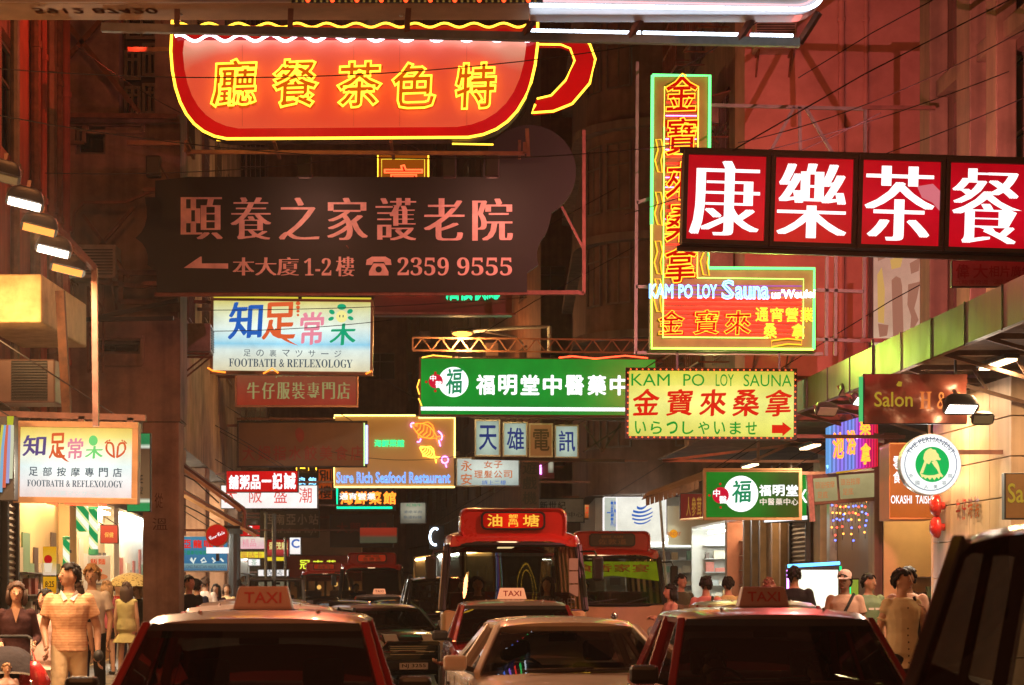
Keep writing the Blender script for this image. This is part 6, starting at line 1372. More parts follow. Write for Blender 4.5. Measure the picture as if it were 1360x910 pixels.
def build_car(name, label, sp, body, roofm, glassm=None, taxi=None, plate=None, interior=True):
    """A car with real depth: lofted lower body, dished cabin, pillars, roof shell, panes, seats, wheels."""
    glassm = glassm or GLS
    g = thing(name, label, sp.get('cat','car'))
    Lh, W2, zs, hood, roof = sp['L'], sp['W']/2, sp['belt'], sp['hood'], sp['H']
    y0, y1, y2, y3, rw, tr = sp['ws0'], sp['ws1'], sp['rw1'], sp['rw0'], sp['rw'], sp.get('trunk', sp['belt'])
    zb = sp.get('zb', .2); n = sp.get('nose', .55)
    b = MB()
    st = [(0.0,W2*.80,zb+.18,hood*.62,0),(.05,W2*.90,zb+.02,hood*.78,0),(.16,W2*.955,zb,hood*.87,0),(n,W2*.985,zb,hood*.96,0),(y0-.12,W2*.995,zb,hood,0),(y0+.10,W2,zb,zs,0)]
    rings = [ring(w,z,t,y,False,sp.get('crown',.05)) for y,w,z,t,_ in st]
    cab = [(y0+.32,W2,zs),((y1+y2)/2,W2,zs),(y3-.30,W2*.995,zs)]
    rings += [ring(w,zb,t,y,True,inner=sp.get('floor',.42)) for y,w,t in cab]
    if Lh - y3 > .25: rings += [ring(W2*.99,zb,tr,y3-.05,False,.02), ring(W2*.97,zb,tr-.01,Lh-.25,False,.02), ring(W2*.93,zb+.03,tr-.06,Lh-.06,False,.02), ring(W2*.85,zb+.15,tr-.15,Lh,False,0)]
    else: rings += [ring(W2*.985,zb,zs,y3-.02,False,.0), ring(W2*.95,zb+.02,zs-.05,Lh-.04,False,0), ring(W2*.88,zb+.12,zs-.15,Lh,False,0)]
    b.loft(rings); bo = b.build('body', body, g, smooth=True, angle=38, bevel=0)
    # roof shell
    b = MB(); rr = []; N_ = 9; th = sp.get('roof_th', .07)
    for i in range(N_):
        t = i/(N_-1); y = y1-.04 + (y2-y1+.08)*t; e = min(t,1-t); dz = -.045*max(0,1-e/.14)**2
        top = [Vector((rw*q, y + (.05*(q*q) if t < .5 else -.05*(q*q))*max(0,1-e/.3), roof+dz-sp.get('rcrown',.045)*abs(q)**2.6-(.02 if abs(q)>.97 else 0))) for q in [-1,-.93,-.8,-.6,-.35,0,.35,.6,.8,.93,1]]
        bot = [Vector((p.x*.985, p.y, p.z-(th if abs(p.x) < rw*.9 else th*.55))) for p in top[::-1]]
        rr.append(top + bot)
    b.loft(rr); b.build('roof', roofm, g, smooth=True, angle=50)
    bw = W2-.07; zr = roof-.085
    def side(sx, y, t):            # a point of the side glass plane at height fraction t
        return Vector((sx*(bw+(rw-.015-bw)*t), y, zs+(zr-zs)*t))
    bm = sp.get('pillar_mat', roofm)
    yb = sp.get('bp', (y1+y2)/2+.05)
    for sx in (-1,1):
        b = MB(); b.bar(side(sx,y0+.02,-.02), side(sx,y1,.985), .055, .075); b.build('pillar', bm, g, bevel=.012)
        b = MB(); b.bar(side(sx,yb,-.02), side(sx,yb+.02,1.03), .05, .07); b.build('pillar', bm if not sp.get('dark_b') else TRIM, g, bevel=.01)
        cp = sp.get('cp', .28)
        b = MB(); p = [side(sx,y3-.28-cp*.3,0), side(sx,y3-.05,0), side(sx,y2+.02,1.03), side(sx,y2-cp,1.03)]; q = [v-Vector((sx*.05,0,0)) for v in p]
        b.raw(p+q, [(0,1,2,3),(7,6,5,4),(0,4,5,1),(1,5,6,2),(2,6,7,3),(3,7,4,0)] if sx > 0 else [(3,2,1,0),(4,5,6,7),(1,5,4,0),(2,6,5,1),(3,7,6,2),(0,4,7,3)]); b.build('pillar', bm, g, bevel=.01)
        # side panes, front door and rear door
        f0 = (y0+.06, y1+.03); 
        for (lo0,hi0,lo1,hi1) in ((y0+.07,y1+.04,yb-.035,yb-.02),(yb+.035,yb+.05,y3-.30-cp*.3,y2-cp-.02)):
            b = MB(); P_ = [side(sx,lo0,0.0)-Vector((sx*.014,0,0)), side(sx,lo1,0.0)-Vector((sx*.014,0,0)), side(sx,hi1,1)-Vector((sx*.014,0,0)), side(sx,hi0,1)-Vector((sx*.014,0,0))]
            b.face(P_ if sx > 0 else P_[::-1]); b.build('side_window', glassm, g)
        b = MB(); b.bar(side(sx,y0+.05,-.015)+Vector((sx*.006,0,0)), side(sx,y3-.3,-.015)+Vector((sx*.006,0,0)), .02, .025); b.build('window_trim', TRIM if not sp.get('chrome') else CHROME, g)
        b = MB()
        for yy in (y0+.12, yb, y3-.45): b.box(sx*W2-.004, yy-.004, zb+.12, sx*W2+.002, yy+.004, zs-.06)
        b.build('door_gap', TRIM, g)
        for yy in (yb-.22, y3-.55):
            if yy < y0+.3: continue
            MB().box(sx*(W2-.012)-.014, yy, zs-.17, sx*(W2-.012)+.014, yy+.16, zs-.14).build('door_handle', sp.get('handle', TRIM), g, bevel=.006)
        my = y0+.14; m = MB(); m.cbox((sx*(W2+.10), my, zs+sp.get('mz',.09)), (.19,.10,.125)); mo = m.build('wing_mirror', sp.get('mirror', body), g, bevel=.03)
        MB().cbox((sx*(W2+.10), my+.052, zs+.09), (.15,.004,.09)).build('mirror_glass', CHROME, mo); MB().bar((sx*(W2-.06),my,zs+.03),(sx*(W2+.05),my,zs+.06),.04).build('mirror_arm', TRIM, mo)
    def screen(nm, ya, za, wa, yb_, zb_, wb, sgn, mat, par=g):
        b = MB(); nx, nz = 10, 4; vs, fs = [], []
        for j in range(nz+1):
            t = j/nz
            for i in range(nx+1):
                q = -1+2*i/nx; hw = wa+(wb-wa)*t; vs.append((q*hw, ya+(yb_-ya)*t - sgn*sp.get('bulge',.07)*(1-q*q), za+(zb_-za)*t))
        for j in range(nz):
            for i in range(nx): a = j*(nx+1)+i; fs.append((a,a+1,a+nx+2,a+nx+1) if sgn > 0 else (a+nx+1,a+nx+2,a+1,a))
        b.raw(vs,fs); return b.build(nm, mat, par, smooth=True)
    wsw = screen('windscreen', y0+.0, zs+.0, bw-.015, y1-.02, zr+.01, rw-.04, 1, glassm)
    screen('rear_window', y3-.03, zs, bw-.03, y2+.03, zr+.01, rw-.05, -1, glassm)
    if sp.get('strip'):
        t0 = 1-sp['strip']; screen('sun_strip', y0+(y1-.02-y0)*t0-.006, zs+(zr-zs)*t0, bw-.015+(rw-.04-bw+.015)*t0, y1-.026, zr+.01, rw-.04, 1, TRIM)
    b = MB(); b.bar((-.45,y0-.07,zs+.03),(.12,y0-.02,zs+.05),.018); b.bar((.05,y0-.07,zs+.03),(.6,y0-.02,zs+.05),.018); b.build('wiper', TRIM, g)
    if interior:
        b = MB(); b.box(-W2+.17,y0+.08,sp.get('floor',.42),W2-.17,y0+.48,zs-.03); b.build('dashboard', TRIM, g, bevel=.03)
        b = MB(); b.tube([(-.36+.18*math.cos(t), y0+.62+.08*math.sin(t), zs-.06+.17*math.sin(t)) for t in [2*math.pi*i/16 for i in range(16)]], .014, 5, closed=True); b.bar((-.36,y0+.62,zs-.06),(-.36,y0+.48,zs-.12),.04); b.build('steering_wheel', TRIM, g)
        fl = sp.get('floor',.42)
        for sx in (-.36,.36):
            b = MB(); b.box(sx-.24,yb-.75,fl-.05,sx+.24,yb-.22,fl+.08); M = Matrix.Translation((sx,yb-.20,fl+.05)) @ Matrix.Rotation(R(-12),4,'X'); b.box(-.23,-.06,0,.23,.06,.56,M); b.box(-.13,-.05,.58,.13,.05,.76,M); b.build('seat', SEATM, g, bevel=.04)
        b = MB(); b.box(-W2+.2,y3-.95,fl-.05,W2-.2,y3-.45,fl+.05); M = Matrix.Translation((0,y3-.42,fl+.04)) @ Matrix.Rotation(R(-16),4,'X'); b.box(-W2+.2,-.07,0,W2-.2,.07,.52,M); b.build('seat', SEATM, g, bevel=.04)
        b = MB(); b.cbox((0,y1+.22,zr-.09),(.24,.03,.07)); b.bar((0,y1+.12,zr-.02),(0,y1+.22,zr-.08),.015); b.build('inner_mirror', TRIM, g, bevel=.01)
    r = sp.get('wheel',.31)
    for sx in (-1,1):
        for yy in (sp.get('fw', .85), Lh-sp.get('bk', .95)):
            MB().lathe([(r+.05,-.01),(r+.05,.012)],24,Matrix.Translation((sx*(W2-.012),yy,r))@Matrix.Rotation(R(90),4,'Y')).build('wheel_arch', TRIM, g)
            w = MB().lathe([(r*.62,-.1),(r*.96,-.1),(r,-.07),(r,.07),(r*.96,.1),(r*.62,.1)],24,Matrix.Translation((sx*(W2-.07),yy,r))@Matrix.Rotation(R(90),4,'Y')).build('wheel', TYRE, g, smooth=True, angle=40)
            MB().lathe([(.02,.05),(r*.3,.07),(r*.55,.06),(r*.64,.09),(r*.64,-.05)],20,Matrix.Translation((sx*(W2-.07),yy,r))@Matrix.Rotation(R(90*sx),4,'Y')).build('rim', RIM, w, smooth=True, angle=40)
        hx, hz = sp.get('hl', (W2*.68, hood*.70))
        if sp.get('round_hl'): MB().lathe([(.03,.05),(.10,.03),(.115,-.03)],18,Matrix.Translation((sx*hx,.07,hz))@Matrix.Rotation(R(90),4,'X')).build('headlight', HLG, g, smooth=True)
        else: MB().box(sx*hx-.17,-.012,hz-.07,sx*hx+.17,.16,hz+.07).build('headlight', HLG, g, bevel=.03)
        MB().box(sx*W2*.74-.14,Lh-.1,tr-.33,sx*W2*.74+.14,Lh+.012,tr-.17).build('tail_light', PINKW, g, bevel=.02)
    b = MB(); b.box(-W2*.88,-.05,zb+.08,W2*.88,.12,zb+.27); b.build('front_bumper', sp.get('bumper', TRIM), g, bevel=.04); b = MB(); b.box(-W2*.88,Lh-.12,zb+.08,W2*.88,Lh+.05,zb+.27); b.build('rear_bumper', sp.get('bumper', TRIM), g, bevel=.04)
    gz = hood*.70; b = MB(); gw = sp.get('grille', W2*.42)
    b.box(-gw,-.006,gz-.09,gw,.05,gz+.08)
    gr = b.build('grille', TRIM, g, bevel=.02); b = MB()
    for k in range(5): b.box(-gw+.02,-.016,gz-.075+k*.034,gw-.02,-.007,gz-.065+k*.034)
    b.build('grille_bar', CHROME, gr)
    pl = MB().box(-.25,-.068,zb+.11,.25,-.052,zb+.22).build('number_plate', PLATE, g); b = MB(); put_text(b, plate or 'HK 4816', -.21,zb+.128,.21,zb+.203,-.070,'bold'); b.build('plate_lettering', TRIM, pl)
    if taxi is not None:
        lit = taxi; sy = y1+.55
        SM = glow('lit taxi sign',lin(255,160,110),.9,True) if lit else paint('taxi sign plastic',(.46,.27,.25),.35,0,.1,5)
        b = MB(); b.loft([[(-.185,sy-.07,roof-.01),(.185,sy-.07,roof-.01),(.185,sy+.07,roof-.01),(-.185,sy+.07,roof-.01)],[(-.18,sy-.07,roof+.02),(.18,sy-.07,roof+.02),(.18,sy+.07,roof+.02),(-.18,sy+.07,roof+.02)],[(-.15,sy-.045,roof+.145),(.15,sy-.045,roof+.145),(.15,sy+.045,roof+.145),(-.15,sy+.045,roof+.145)]])
        rs = b.build('roof_sign', SM, g, bevel=.012); b = MB(); Mx = Matrix.Translation((0,sy-.0605,roof+.075))@Matrix.Rotation(R(-11.3),4,'X'); tb = MB(); put_text(tb,'TAXI',-.115,-.035,.115,.035,-.0,'bold'); b.raw([Mx@Vector((x,y-.001,z)) for x,y,z in tb.v],tb.f); b.build('sign_lettering', paint('taxi red lettering',(.42,.015,.03),.4,0,0), rs)
        MB().box(-.20,sy-.085,roof-.012,.20,sy+.085,roof+.004).build('sign_base', TRIM, rs)
        for sx in (-.35,.36): MB().ell((sx,y1+.16,roof-.012),(.014,.02,.014),8,5).build('roof_stud', roofm, g)
    return g

TAXI_S = dict(L=4.69,W=1.70,belt=1.0,hood=.93,H=1.525,ws0=1.32,ws1=1.93,rw1=3.45,rw0=4.02,rw=.655,trunk=1.0,cat='taxi',strip=.17,chrome=True,mirror=TRIM)
RED = car_paint('taxi red paint',(.22,.012,.014)); SILV = car_paint('taxi silver roof',(.42,.33,.31),.3,.25)
WHITEC = car_paint('pearl white paint',(.66,.56,.46),.22,.1); BLK = car_paint('black car paint',(.010,.010,.011),.15)
TAXI_S['pillar_mat'] = RED
taxi_dark = build_car('taxi','red taxi with a silver roof and an unlit roof sign, nearest at the lower left',TAXI_S,RED,SILV,None,False,'KC 2719')
taxi_lit = build_car('taxi','red taxi with a lit roof sign in front of the large red minibus',TAXI_S,RED,SILV,None,True,'HB 6034')
def place(o, px, D, yaw=YAW, front=0.0, label=None, group=None):
    """Put the vehicle's point `front` metres behind its nose at photo column px and distance D."""
    X = (px-680)*D/F; c, s_ = math.cos(yaw), math.sin(yaw)
    o.location = (X + s_*front, D - c*front, 0); o.rotation_euler.z = yaw
    if label: o['label'] = label
    if group: o['group'] = group
    return o
place(taxi_dark, 340, 12.55, YAW*.5, 1.93, group='taxis in the street')
place(taxi_lit, 684, 26.2, YAW, 1.93, group='taxis in the street')
for (proto,px,D,yw,lab) in ((taxi_dark,343,18.6,YAW*.8,'red taxi whose salmon roof shows just behind the nearest left taxi'),(taxi_lit,337,24.9,YAW,'third taxi of the left row, its amber roof sign peeking over the nearer signs'),(taxi_dark,345,31.6,YAW,'farthest taxi of the left row with only its small sign and roof line showing'),(taxi_dark,1030,14.4,YAW*.6,'red taxi with neon reflections on its roof at the lower right'),(taxi_dark,1014,25.0,YAW,'taxi with a tan roof just behind the lower right taxi'),(taxi_lit,504,57.5,YAW,'small distant taxi with a lit sign in front of the far minibus')):
    o = copy_tree(proto); place(o,px,D,yw,1.93,lab,'taxis in the street')
MINI_S = dict(L=3.65,W=1.69,belt=.96,hood=.90,H=1.40,ws0=1.02,ws1=1.42,rw1=3.05,rw0=3.45,rw=.60,cat='car',round_hl=True,hl=(.58,.70),grille=.42,bp=2.35,cp=.12,dark_b=True,pillar_mat=TRIM,chrome=True,fw=.6,bk=.55,mirror=SILV,nose=.35,crown=.07)
mini = build_car('compact_car','black compact car with silver roof and pale bonnet stripes, number plate NJ 3255',MINI_S,BLK,SILV,None,None,'NJ 3255')
for sx in (-.34,.34):
    b = MB(); pts = [(.06,.775),(.2,.885),(.4,.915),(.7,.945),(.92,.958)]
    for (ya,za),(yb,zb_) in zip(pts,pts[1:]): b.face([(sx-.12,ya,za),(sx+.12,ya,za),(sx+.12,yb,zb_),(sx-.12,yb,zb_)])
    b.build('bonnet_stripe',paint('pale stripe',(.55,.48,.42),.3,0,.1,4),mini)
b = MB(); b.tube([(-.5,-.015,.72),(-.45,-.02,.78),(.45,-.02,.78),(.5,-.015,.72)],.014,6); b.tube([(-.5,-.015,.60),(.5,-.015,.60)],.012,6); b.build('chrome_trim',CHROME,mini)
place(mini,548,35.4,R(21),0)
WC_S = dict(L=4.55,W=1.76,belt=.97,hood=.92,H=1.42,ws0=1.45,ws1=2.15,rw1=3.35,rw0=4.05,rw=.585,trunk=1.0,cat='car',cp=.3,bulge=.09)
white_car = build_car('saloon_car','pearl white saloon car facing us in the middle, neon reflections in its windscreen',WC_S,WHITEC,WHITEC,None,None,'JT 8402'); place(white_car,752,17.6,YAW*1.6,2.15)
van_S = dict(L=4.7,W=1.8,belt=1.12,hood=1.05,H=1.93,ws0=1.0,ws1=1.72,rw1=4.2,rw0=4.55,rw=.70,cat='van',pillar_mat=BLK,floor=.6,wheel=.34,bp=2.6,cp=.2,bulge=.10,rcrown=.07)
van = build_car('people_carrier','black people carrier with a slanting windscreen, closest at the lower right corner',van_S,BLK,BLK,GLS,None,'GE 5173'); place(van,1528,7.75,-R(19),1.72)
o = copy_tree(van); place(o,592,42.5,YAW*1.5,1.72,'dark van beside the large red minibus behind the black compact car')
jeep_S = dict(L=4.2,W=1.75,belt=1.2,hood=1.1,H=2.0,ws0=1.35,ws1=1.6,rw1=3.9,rw0=4.1,rw=.76,cat='jeep',pillar_mat=GREYB,floor=.7,wheel=.36,bulge=.02,rcrown=.03)
jeep = build_car('jeep','square grey jeep with a flat windscreen far down the left side',jeep_S,car_paint('dull grey paint',(.16,.13,.12),.35),car_paint('dull grey paint',(.1,.1,.1)),GLS,None,'EW 2286'); place(jeep,366,60,YAW,1.6)
dark_S = dict(WC_S); 
dark_car = build_car('saloon_car','black saloon whose roof shows above the compact car',dark_S,BLK,BLK,None,None,'FD 3390'); place(dark_car,458,46,YAW,2.15)
o = copy_tree(dark_car); place(o,528,52,YAW,2.15,'second black saloon, partly seen left of the dark van')
o = copy_tree(dark_car); place(o,428,78,YAW,2.15,'far black saloon beside the jeep below the red restaurant')

# ------------------------------------------------------------------ public light buses
BUSR = car_paint('bus red paint',(.55,.03,.018),.28); BUSC = car_paint('bus cream paint',(.60,.40,.20),.35)
BUSG = glass('bus glass',(.42,.43,.38),1.45)
def build_bus(name, label, dest, lit, plate):
    g = thing(name, label, 'minibus'); Wd, Lg, zb, belt, top, H = 1.06, 6.6, .32, 1.36, 2.28, 2.55
    def sec(y, w, z0, z1, r, nose=0): return [Vector((x,y,z)) for x,z in rrect(-w,z0,w,z1,r,4)]
    b = MB(); b.loft([sec(.14,Wd*.86,zb+.1,belt-.1,.1), sec(.05,Wd*.93,zb+.05,belt-.03,.1), sec(.10,Wd*.97,zb,belt,.08), sec(.35,Wd,zb,belt+.0,.06), sec(Lg-.2,Wd,zb,belt,.06), sec(Lg,Wd*.95,zb+.05,belt-.02,.08)][1:]); b.build('body', BUSC, g, smooth=True, angle=40)
    def roofring(y, w, h, zl): return [Vector((x,y,z)) for x,z in [(-w,zl),(-w,zl+.09),(-w*.97,zl+.16),(-w*.86,h-.05),(-w*.6,h-.012),(0,h),(w*.6,h-.012),(w*.86,h-.05),(w*.97,zl+.16),(w,zl+.09),(w,zl),(w*.9,zl+.005),(w*.6,zl+.08),(-w*.6,zl+.08),(-w*.9,zl+.005)]]
    b = MB(); b.loft([roofring(.42,Wd*.86,H-.17,top-.01), roofring(.50,Wd*.90,H-.08,top), roofring(.75,Wd*.93,H-.02,top), roofring(1.4,Wd*.945,H,top), roofring(Lg-.4,Wd*.945,H,top), roofring(Lg-.1,Wd*.9,H-.08,top), roofring(Lg,Wd*.84,H-.2,top)]); b.build('roof', BUSR, g, smooth=True, angle=45)
    P = lambda sx, y, t: Vector((sx*(Wd-.015+(Wd*.915-Wd+.015)*t), y, belt+(top-belt)*t))
    ys = [.12,1.25,2.3,3.35,4.4,5.45,Lg-.1]
    for sx in (-1,1):
        for i, y in enumerate(ys):
            yt = y+(.36 if i == 0 else (-.06 if i == len(ys)-1 else 0)); b = MB(); b.bar(P(sx,y,-.02), P(sx,yt,1.02), .06, .09 if i else .07); b.build('pillar', BUSC if i else TRIM, g, bevel=.012)
        for i in range(len(ys)-1):
            a0, a1 = ys[i]+.05, ys[i+1]-.05; t0 = a0+(.36 if i == 0 else 0); q = Vector((sx*.012,0,0)); p = [P(sx,a0,0)-q,P(sx,a1,0)-q,P(sx,a1,1)-q,P(sx,t0,1)-q]; b = MB(); b.face(p if sx > 0 else p[::-1]); b.build('side_window', BUSG, g)
    def scr(nm, mat, off, z0, z1, w0, w1, yb, yt, rear=False):
        b = MB(); nx, nz = 12, 4; vs, fs = [], []
        for j in range(nz+1):
            t = j/nz
            for i in range(nx+1): q = -1+2*i/nx; vs.append((q*(w0+(w1-w0)*t), (yb+(yt-yb)*t+.10*abs(q)**2.5+off) if not rear else yb+(yt-yb)*t, z0+(z1-z0)*t))
        for j in range(nz):
            for i in range(nx): a = j*(nx+1)+i; f = (a,a+1,a+nx+2,a+nx+1); fs.append(f if not rear else f[::-1])
        b.raw(vs,fs); return b.build(nm, mat, g, smooth=True)
    scr('windscreen', BUSG, 0, belt-.02, top+.02, Wd-.045, Wd*.87, .04, .40); scr('rear_window', BUSG, 0, belt+.05, top-.05, Wd-.1, Wd*.85, Lg-.06, Lg-.12, True)
    b = MB()                                       # black rubber round the windscreen
    q = lambda x, t: (x*((Wd-.045)+(Wd*.87-Wd+.045)*t), .03+.36*t+.10*abs(x)**2.5, belt-.02+(top-belt+.04)*t)
    b.tube([q(-1+2*i/12,0) for i in range(13)]+[q(1,.5),q(1,1)]+[q(1-2*i/12,1) for i in range(1,13)]+[q(-1,.5)],.035,6,closed=True); b.build('windscreen_seal', TRIM, g)
    b = MB(); b.bar((-.55,.0,belt+.02),(.05,.04,belt+.10),.02); b.bar((.25,.0,belt+.02),(.7,.06,belt+.14),.02); b.build('wiper', TRIM, g)
    # destination box on the roof
    bx = MB(); z0, z1 = H-.16, H+.29; 
    def rs(y, w, h, d): return [Vector((x,y,z)) for x,z in rrect(-w,z0,w,h,d,4)]
    bx.loft([rs(.52,.72,z1-.06,.10), rs(.48,.76,z1-.02,.12), rs(.55,.79,z1,.12), rs(1.1,.79,z1-.02,.12), rs(1.5,.74,z1-.12,.1)]); box = bx.build('destination_box', BUSR, g, smooth=True, angle=40)
    b = MB(); pts = rrect(-.47,z0+.13,.47,z1-.055,.07,4); b.prism(pts,.452,.478); b.build('display_surround', TRIM, box)
    b = MB(); pts = rrect(-.44,z0+.155,.44,z1-.08,.06,4); b.face([(x,.450,z) for x,z in pts]); b.build('display', lightbox('bus display lit',[(0,lin(150,8,4)),(.5,lin(235,30,10)),(1,lin(150,10,5))],1.0,axis=0) if lit else paint('dark bus display',(.05,.045,.035),.3,0,.2,4), box)
    tm = glow('amber display letters',lin(255,190,60),1.1,True) if lit else paint('dim display letters',(.22,.13,.06),.5,0,.1,4)
    b = MB(); dz0, dz1 = z0+.175, z1-.095
    for t_, x0, x1, a0, a1 in dest: put_text(b,t_,x0,dz0+(dz1-dz0)*a0,x1,dz0+(dz1-dz0)*a1,.446,'bold',spread=(len(t_)>1 and x1-x0>.3))
    b.build('display_lettering', tm, box)
    for sx in (-1,1):
        m = MB().cbox((sx*(Wd+.14),.02,1.95),(.16,.10,.36)).build('wing_mirror', TRIM, g, bevel=.04); MB().tube([(sx*(Wd-.08),.3,2.2),(sx*(Wd+.1),.1,2.2),(sx*(Wd+.14),.05,2.1)],.016,6).build('mirror_arm', TRIM, m); MB().cbox((sx*(Wd+.14),.072,1.95),(.13,.004,.32)).build('mirror_glass', CHROME, m)
        MB().lathe([(.03,.05),(.11,.03),(.125,-.03)],18,Matrix.Translation((sx*.78,.03,.80))@Matrix.Rotation(R(90),4,'X')).build('headlight', HLG, g, smooth=True)
        MB().box(sx*.78-.12,Lg-.03,.9,sx*.78+.12,Lg+.012,1.15).build('tail_light', PINKW, g)
        for yy in (.95,Lg-1.35):
            MB().lathe([(.40,-.01),(.40,.012)],24,Matrix.Translation((sx*(Wd-.008),yy,.36))@Matrix.Rotation(R(90),4,'Y')).build('wheel_arch', TRIM, g)
            w = MB().lathe([(.2,-.1),(.34,-.1),(.36,-.07),(.36,.07),(.34,.1),(.2,.1)],22,Matrix.Translation((sx*(Wd-.07),yy,.36))@Matrix.Rotation(R(90),4,'Y')).build('wheel', TYRE, g, smooth=True, angle=40); MB().lathe([(.03,.1),(.1,.1),(.14,.04),(.2,.06),(.22,.09)],18,Matrix.Translation((sx*(Wd-.07),yy,.36))@Matrix.Rotation(R(90*sx),4,'Y')).build('rim', RIM, w, smooth=True)
    MB().box(-Wd*.95,-.03,zb-.02,Wd*.95,.14,zb+.2).build('front_bumper', BUSC, g, bevel=.05); MB().box(-.4,.02,.78,.4,.06,.9).build('grille', TRIM, g, bevel=.01)
    MB().ell((.0,.04,1.12),(.07,.015,.07),14,8).build('maker_emblem', CHROME, g)
    pl = MB().box(-.25,-.045,zb+.04,.25,-.031,zb+.15).build('number_plate', PLATE, g); b = MB(); put_text(b,plate,-.21,zb+.055,.21,zb+.135,-.047,'bold'); b.build('plate_lettering', TRIM, pl)
    MB().box(-Wd+.06,.3,zb+.25,Wd-.06,Lg-.1,zb+.3).build('floor_plate', TRIM, g); MB().box(-Wd+.1,.2,belt-.25,Wd-.1,.62,belt-.02).build('dashboard', TRIM, g, bevel=.04)
    b = MB(); b.tube([(-.5+.22*math.cos(t),.75+.13*math.sin(t),belt-.05+.15*math.sin(t)) for t in [2*math.pi*i/16 for i in range(16)]],.016,5,closed=True); b.bar((-.5,.75,belt-.05),(-.5,.6,belt-.2),.05); b.build('steering_wheel', TRIM, g)
    SB = paint('bus seat vinyl',(.10,.035,.03),.6,0,.3,5)
    for yy in (1.2,2.3,3.2,4.1,5.0,5.9):
        for sx in ((-.55,) if yy < 2 else (-.6,.6)):
            b = MB(); b.box(sx-.38,yy-.1,.85,sx+.38,yy+.36,.97); M = Matrix.Translation((sx,yy+.36,.95))@Matrix.Rotation(R(-8),4,'X'); b.box(-.38,-.05,0,.38,.05,.66,M); b.build('seat', SB, g, bevel=.04)
    MB().box(-.12,1.5,top+.045,.12,4.5,top+.06).build('ceiling_lamp', glow('dim bus lamp',(1,.68,.36),2.2), g)
    return g
bus1 = build_bus('minibus','large red and cream minibus with a lit red destination sign in the middle',(('油',-.38,-.16,0,1),('鯉魚門',-.07,.07,.0,1) if False else ('鯉',-.07,.07,.68,1),('魚',-.07,.07,.34,.66),('門',-.07,.07,0,.32),('塘',.14,.38,0,1)),True,'HR 5521')
bus1['group'] = 'minibuses in the street'; place(bus1,683,30.3,YAW*.5,.05)
MB().box(-.42,.34,1.37,-.02,.36,1.62).build('route_board',paint('route board',(.22,.03,.05),.4,0,.3,5),bus1)
tb = MB(); put_text(tb,'油塘',.0-.40,1.42,-.05,1.57,.335,'bold',spread=True); tb.build('route_lettering',paint('board blue ink',(.06,.06,.25),.5,0,0),bus1)
tb = MB(); put_text(tb,'特快小巴',.35,1.40,.90,1.52,.17,'bold',spread=True); tb.build('window_lettering',paint('white window sticker',(.55,.55,.5),.5,0,.1,5),bus1)
for k in range(3): MB().box(.80,.20,1.55+k*.19,.93,.205,1.72+k*.19).build('notice_card',paint('pale notice card',(.5,.45,.35),.6,0,.1,5),bus1)
bus2 = build_bus('minibus','second minibus with a dark destination sign and a yellow banner in its windscreen',(('佐敦道',-.3,.3,.0,.62),('觀塘',-.25,.25,.68,1)),False,'JB 2260'); bus2['group'] = 'minibuses in the street'; place(bus2,816,42.3,YAW*.8,.05)
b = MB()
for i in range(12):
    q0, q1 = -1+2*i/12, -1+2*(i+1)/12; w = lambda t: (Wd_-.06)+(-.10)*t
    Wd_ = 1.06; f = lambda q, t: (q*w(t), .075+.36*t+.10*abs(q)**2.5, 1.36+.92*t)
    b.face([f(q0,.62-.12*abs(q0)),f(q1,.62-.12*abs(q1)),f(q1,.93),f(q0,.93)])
b.build('windscreen_reflection',glow('yellow reflected banner',lin(165,175,20),.75,True,.3,5),bus2)  # glowing sheet paints a yellow banner's reflection on the windscreen
tb = MB(); put_text(tb,'食香家宴',-.75,2.0,.75,2.16,.30,'bold',spread=True); tb.build('reflected_lettering',paint('banner red ink',(.3,.05,.02),.5,0,0),bus2)
bus3 = copy_tree(bus2); place(bus3,494,67,YAW,.05,'small far minibus with a dim red destination sign beyond the compact car')
for c in bus3.children:
    if c.name.startswith('destination_box'):
        for d in c.children:
            if d.name.startswith('display.'): d.data = d.data.copy(); d.data.materials[0] = glow('dim red display',lin(150,40,15),.8)
for c in list(bus3.children):
    if c.name.startswith(('windscreen_reflection','reflected_lettering')): bpy.data.objects.remove(c)
bus4 = copy_tree(bus3); place(bus4,430,92,YAW,.05,'farthest minibus, tiny and dark, under the red restaurant characters')

# ================================================================== PEOPLE
def skinmat(n, c): return paint('skin '+n, c, .5, 0, .08, 12, spec=.35)
SK1 = skinmat('fair', (.52,.30,.19)); SK2 = skinmat('tan', (.42,.23,.14)); SK3 = skinmat('dark', (.22,.11,.07))
HAIRB = paint('black hair', (.012,.009,.008), .6, 0, .3, 30, spec=.2); HAIRL = paint('light brown hair', (.28,.15,.07), .7, 0, .3, 30); HAIRD = paint('dark brown hair', (.05,.022,.012), .65, 0, .3, 30); HAIRR = paint('auburn hair', (.13,.03,.015), .4, 0, .3, 30); HAIRF = paint('blond hair', (.45,.25,.09), .5, 0, .3, 30)
BROW = paint('eyebrow brown', (.16,.08,.05), .7, 0, 0); EYEW = paint('eye white', (.5,.42,.36), .3, 0, 0); EYED = paint('eye dark', (.015,.01,.008), .2, 0, 0); LIP = paint('lips', (.30,.09,.07), .5, 0, 0); SHOE = paint('dark shoe', (.03,.025,.02), .5, 0, .2, 8)
